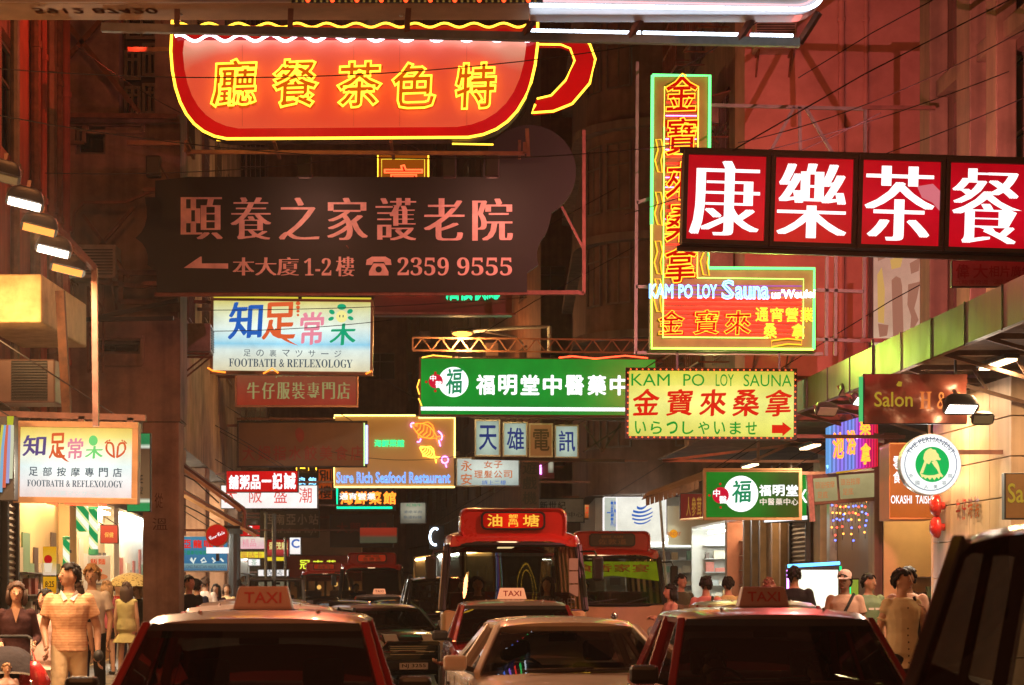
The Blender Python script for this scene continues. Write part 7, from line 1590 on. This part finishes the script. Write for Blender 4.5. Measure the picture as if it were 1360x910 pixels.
def remesh(mb, vox):
    me = bpy.data.meshes.new('tmp'); me.from_pydata(mb.v, [], mb.f); me.update()
    o = bpy.data.objects.new('tmp', me); COL.objects.link(o)
    m = o.modifiers.new('r','REMESH'); m.mode = 'VOXEL'; m.voxel_size = vox; m.use_smooth_shade = True
    s = o.modifiers.new('s','SMOOTH'); s.iterations = 3; s.factor = .5
    dg = bpy.context.evaluated_depsgraph_get(); me2 = bpy.data.meshes.new_from_object(o.evaluated_get(dg))
    out = MB(); out.v = [tuple(v.co) for v in me2.vertices]; out.f = [tuple(p.vertices) for p in me2.polygons]; out.m = [0]*len(out.f)
    bpy.data.objects.remove(o); bpy.data.meshes.remove(me); bpy.data.meshes.remove(me2)
    return out
def limb(b, pts, rs):
    for p, r in zip(pts, rs): b.ell(p, (r,r,r), 10, 7)
    for p, q, r0, r1 in zip(pts, pts[1:], rs, rs[1:]): b.tube([p, Vector(p).lerp(Vector(q),.5), q], [r0,(r0+r1)/2,r1], 10)
def ering(c, rx, ry, n=16): return [Vector((c[0]+rx*math.cos(2*math.pi*i/n), c[1]+ry*math.sin(2*math.pi*i/n), c[2])) for i in range(n)]
CLOTH = {}
def cloth(name, col, stripes=None):
    key = 'cloth '+name
    if key in MATS: return MATS[key]
    m, nt, out = _nt(key); p = N(nt,'ShaderNodeBsdfPrincipled'); p.inputs['Roughness'].default_value = .85; p.inputs['Specular IOR Level'].default_value = .2
    tc = N(nt,'ShaderNodeTexCoord'); nz = N(nt,'ShaderNodeTexNoise'); nz.inputs['Scale'].default_value = 9; nz.inputs['Detail'].default_value = 4; nt.links.new(tc.outputs['Object'],nz.inputs[0])
    b = N(nt,'ShaderNodeBump'); b.inputs['Strength'].default_value = .5; b.inputs['Distance'].default_value = .03; nt.links.new(nz.outputs[0],b.inputs['Height']); nt.links.new(b.outputs[0],p.inputs['Normal'])
    if stripes:
        sp = N(nt,'ShaderNodeSeparateXYZ'); nt.links.new(tc.outputs['Object'],sp.inputs[0]); ml = N(nt,'ShaderNodeMath',operation='MULTIPLY'); ml.inputs[1].default_value = stripes[1]; nt.links.new(sp.outputs[2],ml.inputs[0]); sn = N(nt,'ShaderNodeMath',operation='SINE'); nt.links.new(ml.outputs[0],sn.inputs[0])
        r = N(nt,'ShaderNodeValToRGB'); r.color_ramp.elements[0].position=.45; r.color_ramp.elements[0].color=c4(col); r.color_ramp.elements[1].position=.55; r.color_ramp.elements[1].color=c4(stripes[0]); nt.links.new(sn.outputs[0],r.inputs[0]); nt.links.new(r.outputs[0],p.inputs['Base Color'])
    else:
        r = N(nt,'ShaderNodeValToRGB'); r.color_ramp.elements[0].color=c4(tuple(c*.8 for c in col)); r.color_ramp.elements[1].color=c4(tuple(min(1,c*1.15) for c in col)); nt.links.new(nz.outputs[0],r.inputs[0]); nt.links.new(r.outputs[0],p.inputs['Base Color'])
    nt.links.new(p.outputs[0],out.inputs[0]); MATS[key] = m
    return m

def person(label, loc, H=1.7, yaw=0.0, arms=None, legs='stand', shirt=None, sleeve='short', hem=.86, bottom=None, blen='long', skin=SK1, hair=HAIRB, style='short', look=0.0, nod=0.0, build=1.0, female=False, flare=0.0, shoe=SHOE, detail=True, group=None, collar=None):
    """A standing, walking or sitting figure, 1.7 m tall before scaling, facing -y."""
    g = thing('person', label, 'person', loc, yaw, group); g.scale = (H/1.7,)*3
    sw = (.150 if female else .168)*build; hw = .085; tz = 0.0
    seat = legs == 'sit'
    sh = [Vector((s*sw,.01,1.365)) for s in (-1,1)]
    A = arms or [((-.05,.0,-.30),(-.06,-.05,-.56)),((.05,.0,-.30),(.06,-.05,-.56))]      # elbow and wrist from the shoulder
    el = [sh[i]+Vector(A[i][0]) for i in (0,1)]; wr = [sh[i]+Vector(A[i][1]) for i in (0,1)]
    hp = [Vector((s*hw,0,.88)) for s in (-1,1)]
    if seat: kn = [Vector((s*.13,-.42,.86)) for s in (-1,1)]; an = [Vector((s*.13,-.40,.45)) for s in (-1,1)]
    elif legs == 'walk': kn = [Vector((-.09,-.14,.50)),Vector((.09,.02,.48))]; an = [Vector((-.09,-.16,.09)),Vector((.09,.26,.14))]
    else: kn = [Vector((s*.10,-.01,.48)) for s in (-1,1)]; an = [Vector((s*.11,.03,.08)) for s in (-1,1)]
    b = MB()
    ch = .155*build if female else .170*build
    tors = [((0,0,.80),.10,.08),((0,0,.86),.150*build,.105*build),((0,.0,.94),.150*build,.105*build),((0,0,1.06),.125*build if female else .138*build,.092*build),((0,-.005,1.20),ch*.93,.105*build),((0,0,1.32),ch,.100*build),((0,.01,1.385),ch*.72,.075),((0,.012,1.415),ch*.5,.066),((0,.012,1.445),.058,.056),((0,.005,1.53),.049,.052)]
    b.loft([ering(*t) for t in tors])
    for i in (0,1):
        limb(b,[sh[i],el[i],wr[i]],[.052*build,.040*build,.028]); limb(b,[hp[i],kn[i],an[i]],[.083*build,.055*build,.038])
        b.ell(an[i]+Vector((0,-.07,-.035)),(.042,.125,.038),10,6)
    M = Matrix.Translation((0,.0,1.515)) @ Matrix.Rotation(look,4,'Z') @ Matrix.Rotation(nod,4,'X')
    hc = lambda x,y,z: M @ Vector((x,y,z))
    RM = M.to_3x3().to_4x4()
    b.ell(hc(0,-.012,.085),(.073,.090,.105),16,12,RM); b.ell(hc(0,-.035,.025),(.054,.060,.055),14,10,RM)     # skull and jaw
    b.ell(hc(0,-.112,.058),(.013,.018,.022),8,6,RM); b.ell(hc(0,-.100,.080),(.009,.012,.025),8,6,RM)
    for s in (-1,1): b.ell(hc(s*.075,.004,.068),(.012,.020,.030),8,6,RM)
    body = remesh(b, .0125)
    for i, s in ((0,-1),(1,1)):          # hands: palm, four fingers, thumb
        d = (wr[i]-el[i]).normalized(); side = Vector((0,1,0)).cross(d); side = side.normalized() if side.length > .1 else Vector((1,0,0)); nrm = d.cross(side).normalized()
        c = wr[i]+d*.045; Mh = Matrix((side,nrm,d)).transposed().to_4x4()
        # fingers spread along nrm, curl towards -side*s (palm faces the thigh)
        cur = side*(-s)
        body.ell(c,(.015,.040,.050),10,8,Mh)
        for k,(off,ln) in enumerate(((-.030,.062),(-.010,.074),(.010,.070),(.029,.055))):
            p0 = c+d*.035+nrm*off; p1 = p0+d*ln*.5+cur*.006; p2 = p1+d*ln*.38+cur*.018; p3 = p2+d*ln*.18+cur*.02
            body.tube([p0,p1,p2,p3],[.0095,.009,.008,.006],6)
        t0 = c-nrm*.032-d*.01; body.tube([t0,t0-nrm*.028+d*.03+cur*.008,t0-nrm*.030+d*.062+cur*.016],[.011,.010,.007],6)
    body.build('body', skin, g, smooth=True)
    for s in (-1,1):
        MB().ell(hc(s*.030,-.096,.083),(.013,.008,.0065),10,6,RM).build('eye', EYEW, g, smooth=True); MB().ell(hc(s*.030,-.1035,.083),(.006,.003,.006),8,5,RM).build('pupil', EYED, g)
        MB().ell(hc(s*.031,-.094,.103),(.013,.005,.0018),8,5,RM).build('eyebrow', BROW, g)
    MB().ell(hc(0,-.094,.018),(.022,.009,.006),10,6,RM).build('mouth', LIP, g, smooth=True)
    # hair: a cap of strands that leaves the face free
    b = MB(); nu, nv = 26, 16; rx, ry, rz = .085, .106, .118; cc = (0,-.002,.090); vs = {}; rnd = random.Random(len(label))
    top = {'short':-.05,'bald':.25,'bob':-.62,'long':-.62,'cap':-.05,'curly':-.3}.get(style,-.05)
    bulk = 1.16 if style == 'curly' else 1.0
    def keep(u): 
        x, y, z = u
        if y < -.25: return z > .62 + .10*math.sin(x*9+len(label)) - .55*abs(x)
        if y < .25: return z > (top if abs(x) > .5 and style in ('bob','long') else max(top,-.05 if style != 'bald' else .35) + 1.2*(.25-y))
        return z > min(top,-.35)
    vv, ff = [], []
    for i in range(nv+1):
        t = math.pi*i/nv
        for j in range(nu):
            a = 2*math.pi*j/nu; u = (math.sin(t)*math.cos(a), math.sin(t)*math.sin(a), math.cos(t)); k = bulk*(1+rnd.uniform(-.015,.025)*(3 if style == 'curly' else 1))
            vv.append(hc(cc[0]+u[0]*rx*k, cc[1]+u[1]*ry*k, cc[2]+u[2]*rz*k)); vs[len(vv)-1] = u
    for i in range(nv):
        for j in range(nu):
            f = (i*nu+j,(i+1)*nu+j,(i+1)*nu+(j+1)%nu,i*nu+(j+1)%nu)
            if all(keep(vs[q]) for q in f): ff.append(f)
    b.raw(vv,ff)
    for q in range(110):                 # locks that break up the outline
        th_ = math.acos(rnd.uniform(-.7,1)); a = rnd.uniform(0,2*math.pi); u = (math.sin(th_)*math.cos(a), math.sin(th_)*math.sin(a), math.cos(th_))
        if not keep(u) or (u[1] < -.05 and style != 'curly'): continue
        e_ = Vector((u[0]*rx, u[1]*ry, u[2]*rz))*bulk; dn = Vector((u[0]*.4+rnd.uniform(-.5,.5), u[1]*.4+.3+rnd.uniform(-.5,.5), -1.0 if style != 'curly' else rnd.uniform(-1,1))); nn = Vector(u).normalized(); dn = (dn-nn*dn.dot(nn)).normalized(); L_ = rnd.uniform(.03,.06)*(.4 if u[1] < -.2 else 1)
        p_ = [Vector(cc)+e_*.98, Vector(cc)+e_*1.02+dn*L_*.5+nn*rnd.uniform(-.002,.006), Vector(cc)+e_*1.0+dn*L_+nn*rnd.uniform(-.008,.006)]
        b.tube([hc(*w_) for w_ in p_],[.012,.010,.003],4)
    if style in ('long','bob'):
        zl = -.24 if style == 'long' else -.04
        for q in range(15):
            a = R(-8+196*q/14); x0, y0 = .080*math.cos(a), .095*math.sin(a)
            b.tube([hc(x0,y0-.004,.11),hc(x0*1.12,y0*1.08,.03),hc(x0*1.1,y0*1.02+.01,zl*.5),hc(x0*.95+rnd.uniform(-.012,.012),y0*.9+.02,zl+rnd.uniform(-.03,.02))],[.022,.024,.022,.010],7)
    ho = b.build('hair', hair, g, smooth=True); sd = ho.modifiers.new('thick','SOLIDIFY'); sd.thickness = .016; sd.offset = 0
    # clothes
    if shirt is not None:
        b = MB(); infl = .020 if hem > .75 else .034
        rg = []
        z0 = hem
        for c,rx_,ry_ in tors:
            if c[2] >= z0 and c[2] <= 1.42: rg.append((c,rx_+infl,ry_+infl))
        lowr = max(.150*build,.0)+infl+.012+flare
        rg = [((0,0,z0),lowr,lowr*.74)] + rg + [((0,.012,1.43),.076,.070)]
        b.loft([ering(*t) for t in rg])
        for i in (0,1):
            e2 = sh[i].lerp(el[i],.62) if sleeve == 'short' else el[i]
            if sleeve == 'none': b.ell(sh[i]+Vector((0,0,.005)),(.06,.06,.05),10,6); continue
            if sleeve == 'short': b.tube([sh[i]-Vector((0,0,-.01)),sh[i].lerp(e2,.5),e2],[.060*build,.062*build,.068*build],12); b.ell(sh[i],(.060*build,)*3,10,7)
            else: 
                b.ell(sh[i],(.066*build,)*3,10,7); b.ell(el[i],(.052*build,)*3,10,7); b.tube([sh[i],el[i]],[.064*build,.052*build],12); b.tube([el[i],el[i].lerp(wr[i],.9)],[.052*build,.042*build],12)
        remesh(b,.0125).build('shirt', shirt, g, smooth=True)
        if collar is not None:
            for s in (-1,1): MB().face([(s*.01,-.112,1.37),(s*.075,-.06,1.455),(s*.095,-.045,1.42),(s*.05,-.125,1.345)] if s > 0 else [(s*.05,-.125,1.345),(s*.095,-.045,1.42),(s*.075,-.06,1.455),(s*.01,-.112,1.37)]).build('collar', collar, g)
    if bottom is not None:
        b = MB()
        if blen == 'skirt': b.loft([ering((0,0,1.02),.135*build,.10),ering((0,0,.9),.175*build,.13),ering((0,-.01,.62),.24,.19),ering((0,-.01,.50),.26,.21)])
        else:
            b.loft([ering((0,0,1.0),.15*build,.11),ering((0,0,.92),.168*build,.124*build),ering((0,0,.84),.165*build,.12),ering((0,0,.78),.12,.09)])
            for i in (0,1):
                e = an[i]+Vector((0,0,.03)) if blen == 'long' else hp[i].lerp(kn[i],.55 if blen == 'short' else 1.0)
                if blen == 'long' or blen == 'knee':
                    b.ell(kn[i],(.075*build,)*3,10,7); b.tube([hp[i],kn[i]],[.094*build,.074*build],12)
                    if blen == 'long': b.tube([kn[i],e],[.075*build,.062],12)
                else: b.tube([hp[i],e],[.102*build,.095*build],12)
        remesh(b,.0135).build('skirt' if blen == 'skirt' else 'trousers', bottom, g, smooth=True)
    for i in (0,1):
        b = MB(); b.ell(an[i]+Vector((0,-.068,-.04)),(.050,.135,.042),12,7); b.box(an[i].x-.045,an[i].y-.19,an[i].z-.085,an[i].x+.045,an[i].y+.06,an[i].z-.072); b.build('shoe', shoe, g, smooth=True)
    return g
def at(px, D, zg=.13): return ((px-680)*D/F, D, zg)
def strap(g, mat, sgn=1, w=.02):
    b = MB(); pts = [(sgn*.13,-.06,1.44),(sgn*.06,-.135,1.28),(-sgn*.06,-.14,1.05),(-sgn*.17,-.08,.88)]
    b.tube(pts,w,6); b.build('bag_strap', mat, g)
Cc = dict(polo=cloth('polo',(.60,.36,.20),((.53,.27,.14),230)), khaki=cloth('khaki',(.50,.36,.20)), maroon=cloth('dark maroon',(.05,.018,.018)), white=cloth('white',(.68,.62,.56)), pinkw=cloth('pale pink print',(.66,.45,.40)), rose=cloth('rose top',(.42,.10,.12)), black=cloth('black',(.015,.013,.014)), red=cloth('red',(.45,.03,.02)), yell=cloth('pale yellow',(.48,.42,.18)), cream=cloth('cream blouse',(.62,.52,.30)), pink=cloth('pink',(.50,.22,.18)), green=cloth('sage green',(.17,.26,.15)), olive=cloth('dark olive',(.07,.07,.04)), salmon=cloth('salmon shirt',(.52,.30,.22)), navy=cloth('navy',(.02,.025,.06)), grey=cloth('grey',(.16,.14,.13)), brown=cloth('brown',(.12,.06,.035)))
DOWN = [((-.06,.03,-.29),(-.05,-.05,-.55)),((.06,.03,-.29),(.05,-.05,-.55))]
# --- left pavement
woman = person('woman in a dark cardigan pushing a pushchair at the left edge', at(22,21.5), 1.58, R(10), [((-.07,.05,-.27),(.0,-.22,-.33)),((.07,.05,-.27),(.04,-.22,-.33))], 'stand', Cc['maroon'],'long',.82,Cc['black'],'long',SK1,HAIRD,'bob',R(4),female=True)
MB().face([(-.045,-.127,1.43),(0,-.134,1.27),(.045,-.127,1.43)]).build('neckline',SK1,woman)
girl = person('girl in a pale pink print top walking between the pushchair and the man', at(60,22.6), 1.50, R(-12), [((-.05,.0,-.28),(.0,-.12,-.48)),((.05,.0,-.28),(.12,-.12,-.46))],'walk',Cc['pinkw'],'short',.74,Cc['white'],'long',SK1,HAIRB,'bob',R(-15),female=True,flare=.04)
man = person('man in an orange striped polo shirt and khaki trousers walking, head turned aside', at(92,21.9), 1.77, R(8), [((-.07,.04,-.28),(-.03,-.16,-.48)),((.09,.06,-.28),(.10,-.02,-.55))],'walk',Cc['polo'],'short',.84,Cc['khaki'],'long',SK2,HAIRB,'short',R(-62),R(-4),build=1.08,collar=Cc['white'])
MB().ell((.29,-.06,.80),(.05,.08,.06),12,8).build('camera_case',BLACK,man,smooth=True)
person('dark haired person just behind the man in the striped polo, mostly hidden', at(101,26.5),1.60,R(170),None,'stand',Cc['black'],'short',.85,Cc['navy'],'long',SK2,HAIRD,'bob',0,female=True)
person('tall man with curly blond hair in a white tee shirt', at(122,27.5),1.80,R(-6),DOWN,'stand',Cc['white'],'short',.84,Cc['black'],'long',SK1,HAIRF,'curly',R(5))
person('young woman with light brown hair in a rose top and black shorts, seen from behind', at(142,37.5),1.66,R(-150),[((-.10,.0,-.26),(.04,-.12,-.12)),((.06,.02,-.29),(.05,-.02,-.55))],'stand',Cc['rose'],'none',.80,Cc['black'],'short',SK1,HAIRL,'long',R(-20),female=True)
person('person in a bright red shirt beside the woman in the yellow dress', at(157,40),1.66,R(25),None,'stand',Cc['red'],'short',.84,Cc['navy'],'long',SK1,HAIRD,'short',R(20))
person('woman with long brown hair in a pale yellow dress, back turned, by the left pillar', at(168,36.5),1.63,R(175),None,'stand',Cc['yell'],'none',.62,None,'short',SK1,HAIRD,'long',R(20),female=True,flare=.07)
person('woman in black under the yellow umbrella, half hidden by the pillar', at(183,39.0),1.60,R(-20),[((-.08,-.05,-.26),(-.02,-.26,-.14)),((.05,.0,-.29),(.04,-.05,-.55))],'stand',Cc['black'],'short',.82,Cc['black'],'long',SK1,HAIRL,'bob',R(-15),female=True)
um = thing('umbrella','small yellow spotted umbrella held up by the left pillar','umbrella',((174-680)*38.6/F,38.6,1.70)); m, nt, out = _nt('spotted umbrella cloth'); p = N(nt,'ShaderNodeBsdfPrincipled'); p.inputs['Roughness'].default_value=.8; vo = N(nt,'ShaderNodeTexVoronoi'); vo.inputs['Scale'].default_value=22; tc = N(nt,'ShaderNodeTexCoord'); nt.links.new(tc.outputs['Object'],vo.inputs['Vector']); rp = N(nt,'ShaderNodeValToRGB'); rp.color_ramp.elements[0].position=.25; rp.color_ramp.elements[0].color=(.16,.10,.03,1); rp.color_ramp.elements[1].position=.42; rp.color_ramp.elements[1].color=(.55,.45,.20,1); nt.links.new(vo.outputs[0],rp.inputs[0]); nt.links.new(rp.outputs[0],p.inputs['Base Color']); nt.links.new(p.outputs[0],out.inputs[0])
b = MB(); rg = [[Vector((r*math.cos(2*math.pi*i/16)*(1 if i%2==0 else .96),r*math.sin(2*math.pi*i/16)*(1 if i%2==0 else .96),z-(0 if i%2==0 else -.012*r/.4))) for i in range(16)] for r,z in ((.02,.26),(.16,.235),(.30,.17),(.42,.06),(.46,.0))]; b.loft(rg,caps=False); b.build('canopy',m,um,smooth=True); MB().tube([(0,0,.30),(0,0,-.42)],.008,6).build('shaft',CHROME,um); b = MB()
for i in range(8): a = 2*math.pi*i/8; b.tube([(0,0,.25),(.3*math.cos(a),.3*math.sin(a),.165),(.455*math.cos(a),.455*math.sin(a),-.004)],.004,4)
b.build('ribs',CHROME,um)
# pushchair with baby and red bag
ps = thing('pushchair','folding pushchair with a dark hood and red carrier bag at the bottom left','pushchair',((8-680)*20.7/F,20.7,.13),R(12)); FR = paint('pushchair tube',(.5,.47,.42),.25,.8,.1,6); FB_ = cloth('pushchair fabric',(.03,.025,.03))
for s in (-1,1):
    MB().tube([(s*.24,.34,1.02),(s*.24,.18,.72),(s*.22,-.20,.16)],.013,8).build('side_tube',FR,ps); MB().tube([(s*.22,.30,.16),(s*.24,.0,.62)],.012,8).build('rear_leg',FR,ps)
    for yy in (-.22,.32):
        w = MB().lathe([(.05,-.018),(.085,-.018),(.09,0),(.085,.018),(.05,.018)],18,Matrix.Translation((s*.24,yy,.09))@Matrix.Rotation(R(90),4,'Y')).build('wheel',BLACK,ps,smooth=True); MB().lathe([(.01,.015),(.05,.015),(.05,-.015),(.01,-.015)],14,Matrix.Translation((s*.24,yy,.09))@Matrix.Rotation(R(90),4,'Y')).build('hub',FR,w)
MB().tube([(-.24,.34,1.02),(-.2,.37,1.05),(.2,.37,1.05),(.24,.34,1.02)],.017,8).build('handlebar',BLACK,ps)
b = MB(); b.box(-.2,-.12,.36,.2,.16,.42); Ms = Matrix.Translation((0,.17,.40))@Matrix.Rotation(R(-22),4,'X'); b.box(-.2,-.03,0,.2,.03,.5,Ms); b.build('seat',FB_,ps,bevel=.02)
b = MB(); rows = []
for j in range(7): a = R(15+j*20); rows.append([Vector((-.23+.46*i/8,.22-.36*math.cos(a)*.9,.62+.34*math.sin(a)*(1-.25*abs(-1+2*i/8)**3))) for i in range(9)])
for j in range(6):
    for i in range(8): b.face([rows[j][i],rows[j][i+1],rows[j+1][i+1],rows[j+1][i]])
b.build('hood',FB_,ps,smooth=True); MB().tube([rows[0][i] for i in range(9)],.012,6).build('hood_hoop',FR,ps)
baby = person('baby in pale clothes sitting in the pushchair',((9-680)*20.62/F,20.62,.13-.05),.84,R(10),None,'sit',Cc['pinkw'],'short',.86,Cc['white'],'long',SK1,HAIRL,'short',R(10))
bg = thing('carrier_bag','crumpled red plastic carrier bag hanging from the pushchair handle','bag',((44-680)*20.9/F,20.9,.60)); b = MB(); rnd = random.Random(3); b.loft([[Vector((r*math.cos(2*math.pi*i/14)*(1+rnd.uniform(-.15,.15)),r*.6*math.sin(2*math.pi*i/14)*(1+rnd.uniform(-.15,.15)),z)) for i in range(14)] for r,z in ((.07,0),(.14,.04),(.16,.14),(.12,.26),(.05,.34))]); b.build('sack',paint('red plastic film',(.5,.03,.03),.25,0,.3,9),bg,smooth=True); MB().tube([(-.04,0,.33),(-.02,.02,.46),(.03,0,.33)],.008,5).build('handle',paint('red plastic film',(1,0,0)),bg)
# --- crowd past the pillar
CR = 'people on the far left pavement'
for lab,px,D,H,yw,sh_,hr,st,sk,lk in (('man in a black shirt looking down beside the left pillar',251,34.0,1.72,R(30),'black',HAIRB,'short',SK2,R(25)),('man with a dark head close behind the man in the black shirt',262,38,1.68,R(160),'navy',HAIRB,'short',SK2,0),('person in a white shirt seen from behind in the left crowd',273,44,1.76,R(170),'white',HAIRD,'short',SK1,0),('woman with loose black hair right of the white shirt in the left crowd',287,46,1.62,R(10),'maroon',HAIRB,'long',SK1,R(-20)),('woman in a pale top with a lit face in the left crowd',301,50,1.62,R(-10),'cream',HAIRD,'bob',SK1,R(15)),('dark dressed man at the right end of the left crowd',316,52,1.76,R(175),'black',HAIRB,'short',SK2,0),('small distant person in grey behind the white shirt',279,60,1.72,R(5),'grey',HAIRB,'short',SK2,0),('small distant woman in brown near the thick dark pole',322,62,1.62,R(-5),'brown',HAIRB,'bob',SK1,0),('far person in pink beside the left shop fronts',296,68,1.66,R(10),'pink',HAIRB,'short',SK1,0)):
    person(lab,at(px,D),H,yw,None,'stand',Cc[sh_],'short',.85,Cc['navy' if sh_ != 'navy' else 'grey'],'long',sk,hr,st,lk,group=CR)
# --- right side
r1 = person('woman in a cream top reading a paper beside the second minibus', at(890,33.5,.05),1.66,R(-70),[((-.05,-.08,-.26),(.03,-.26,-.20)),((.05,-.08,-.26),(.0,-.26,-.20))],'stand',Cc['salmon'],'short',.84,Cc['navy'],'long',SK1,HAIRB,'bob',0,female=True)
nw = thing('newspaper','open pale newspaper held by the woman beside the second minibus','newspaper',((914-680)*33.4/F,33.4,1.22),R(-70)); b = MB()
for s in (-1,1): b.face([(0,0,0),(s*.24,-.05,.02),(s*.24,-.09,.20),(0,-.05,.18)] if s > 0 else [(0,-.05,.18),(s*.24,-.09,.20),(s*.24,-.05,.02),(0,0,0)])
b.build('sheet',paint('newsprint',(.45,.42,.35),.8,0,.3,25),nw)
person('thin man in dark olive in front of the bright shop shelves', at(905,36.5),1.76,R(20),DOWN,'stand',Cc['olive'],'short',.84,Cc['navy'],'long',SK2,HAIRB,'short',R(20))
r3 = person('man in a pink shirt with a dark shoulder strap, back turned', at(938,32.0,.05),1.78,R(165),DOWN,'stand',Cc['pink'],'short',.84,Cc['navy'],'long',SK2,HAIRB,'short',R(15)); MB().tube([(-.11,.10,1.43),(-.12,.135,1.2),(-.14,.13,.95)],.022,6).build('bag_strap',BLACK,r3)
person('man in a pale cream shirt seen from behind', at(967,33.5),1.70,R(178),DOWN,'stand',Cc['yell'],'short',.84,Cc['grey'],'long',SK2,HAIRB,'short',0)
person('person with auburn hair, head just above the unlit taxi sign', at(1021,32.5),1.68,R(172),DOWN,'stand',Cc['maroon'],'short',.84,Cc['navy'],'long',SK2,HAIRR,'bob',0,female=True)
person('man in black standing in front of the glowing white screen, back turned', at(1055,30.0),1.83,R(170),DOWN,'stand',Cc['black'],'short',.84,Cc['navy'],'long',SK2,HAIRB,'short',0,build=1.1)
r7 = person('man in a salmon shirt and pale cap with a black strap across his chest', at(1122,28.0),1.73,R(-18),DOWN,'walk',Cc['salmon'],'short',.82,Cc['khaki'],'long',SK3,HAIRB,'short',R(-10),R(8),build=1.08); strap(r7,BLACK,1)
b = MB(); b.lathe([(.095,.0),(.098,.03),(.088,.08),(.05,.115),(.0,.125)],18,Matrix.Translation((-.0,-.005,1.635))); b.loft([[Vector((-.07,-.085,1.645)),Vector((.07,-.085,1.645)),Vector((.07,-.085,1.655)),Vector((-.07,-.085,1.655))],[Vector((-.05,-.18,1.625)),Vector((.05,-.18,1.625)),Vector((.05,-.18,1.633)),Vector((-.05,-.18,1.633))]]); b.build('cap',Cc['pinkw'],r7,smooth=True,angle=50)
r8 = person('stout man in a sage green tee shirt beside the lit strip posters', at(1154,29.5),1.72,R(25),DOWN,'stand',Cc['green'],'short',.82,Cc['navy'],'long',SK2,HAIRB,'short',R(20),build=1.15); MB().raw([(-.10,-.142,1.22),(.10,-.142,1.22),(.10,-.14,1.25),(-.10,-.14,1.25)],[(0,1,2,3)]).build('shirt_print',Cc['white'],r8)
r9 = person('woman in a long buttoned cream blouse with short black hair looking to the side', at(1198,21.9,.13),1.71,R(16),[((-.08,.05,-.28),(-.05,-.04,-.54)),((.10,.03,-.26),(.02,-.14,-.10))],'walk',Cc['cream'],'short',.70,Cc['black'],'long',SK1,HAIRB,'short',R(42),female=True,flare=.05,build=1.05)
b = MB()
for k in range(9): b.ell((.0,-.140-.002*k if k>4 else -.135,1.32-k*.07),(.009,.006,.009),8,5)
b.build('buttons',EYED,r9); b = MB(); b.tube([(.12,-.03,1.44),(.17,-.02,1.3),(.21,.02,1.0)],.016,6); b.build('bag_strap',BLACK,r9); MB().ell((.24,.03,.86),(.07,.13,.16),12,8).build('shoulder_bag',cloth('tan bag',(.3,.2,.12)),r9,smooth=True)
person('dark haired man directly behind the woman in the cream blouse', at(1205,24.5),1.76,R(-20),[((-.08,-.02,-.27),(.02,-.16,-.20)),((.06,.02,-.29),(.05,-.03,-.55))],'stand',Cc['pinkw'],'short',.84,Cc['navy'],'long',SK3,HAIRB,'short',R(-20))
# --- people inside vehicles
def seated(veh, x, y, z, label, **kw):
    M = Matrix.Translation(veh.location) @ Matrix.Rotation(veh.rotation_euler.z,4,'Z'); p = M @ Vector((x,y,z))
    return person(label,(p.x,p.y,p.z),kw.pop('H',1.68),veh.rotation_euler.z+kw.pop('turn',0),kw.pop('arms',[((-.07,-.06,-.26),(-.02,-.30,-.20)),((.07,-.06,-.26),(.02,-.30,-.20))]),'sit',**kw)
seated(bus1,-.5,1.30,.14,'driver of the large red minibus behind the windscreen',shirt=Cc['brown'],bottom=Cc['navy'],skin=SK2,hair=HAIRB)
seated(bus1,.6,2.35,.14,'passenger with long dark hair in the large red minibus',shirt=Cc['grey'],bottom=Cc['navy'],skin=SK1,hair=HAIRD,style='long',female=True,look=R(-20))
seated(bus1,-.7,2.35,.14,'passenger behind the driver in the large red minibus',shirt=Cc['salmon'],bottom=Cc['navy'],skin=SK1,hair=HAIRB,look=R(15))
seated(bus2,-.5,1.30,.14,'driver of the second minibus, dim behind the glass',shirt=Cc['navy'],bottom=Cc['grey'],skin=SK2,hair=HAIRB)
seated(taxi_lit,-.37,2.30,-.46,'taxi driver leaning an arm out of the window of the lit taxi',shirt=Cc['white'],bottom=Cc['navy'],skin=SK2,hair=HAIRB,look=R(-35),arms=[((-.24,-.08,-.20),(-.40,-.30,-.16)),((.07,-.06,-.26),(.02,-.32,-.20))])
taxis = [o for o in COL.objects if o.name.startswith('taxi') and o.type == 'EMPTY']
rt = [o for o in taxis if 'lower right' in o['label'] and 'reflections' in o['label']][0]
seated(rt,-.37,2.30,-.46,'driver of the lower right taxi, a dark outline behind the windscreen',shirt=Cc['black'],bottom=Cc['navy'],skin=SK3,hair=HAIRB,H=1.66)
seated(rt,.37,2.32,-.46,'passenger beside the driver in the lower right taxi',shirt=Cc['maroon'],bottom=Cc['navy'],skin=SK3,hair=HAIRB,H=1.64)
seated(bus3,-.5,1.30,.14,'driver of the small far minibus',shirt=Cc['navy'],bottom=Cc['grey'],skin=SK2,hair=HAIRB)

# ------------------------------------------------------------------ thin haze added to give the lights halos
m, nt, out = _nt('halo haze')
v = N(nt, 'ShaderNodeVolumePrincipled'); v.inputs['Density'].default_value = .0006; v.inputs['Color'].default_value = (.92,.82,.72,1); v.inputs['Anisotropy'].default_value = .5
nt.links.new(v.outputs[0], out.inputs['Volume'])
hz = MB().box(-125,-45,-1,125,205,56).build('haze', m); hz['kind'] = 'stuff'
cy.volume_bounces = 0
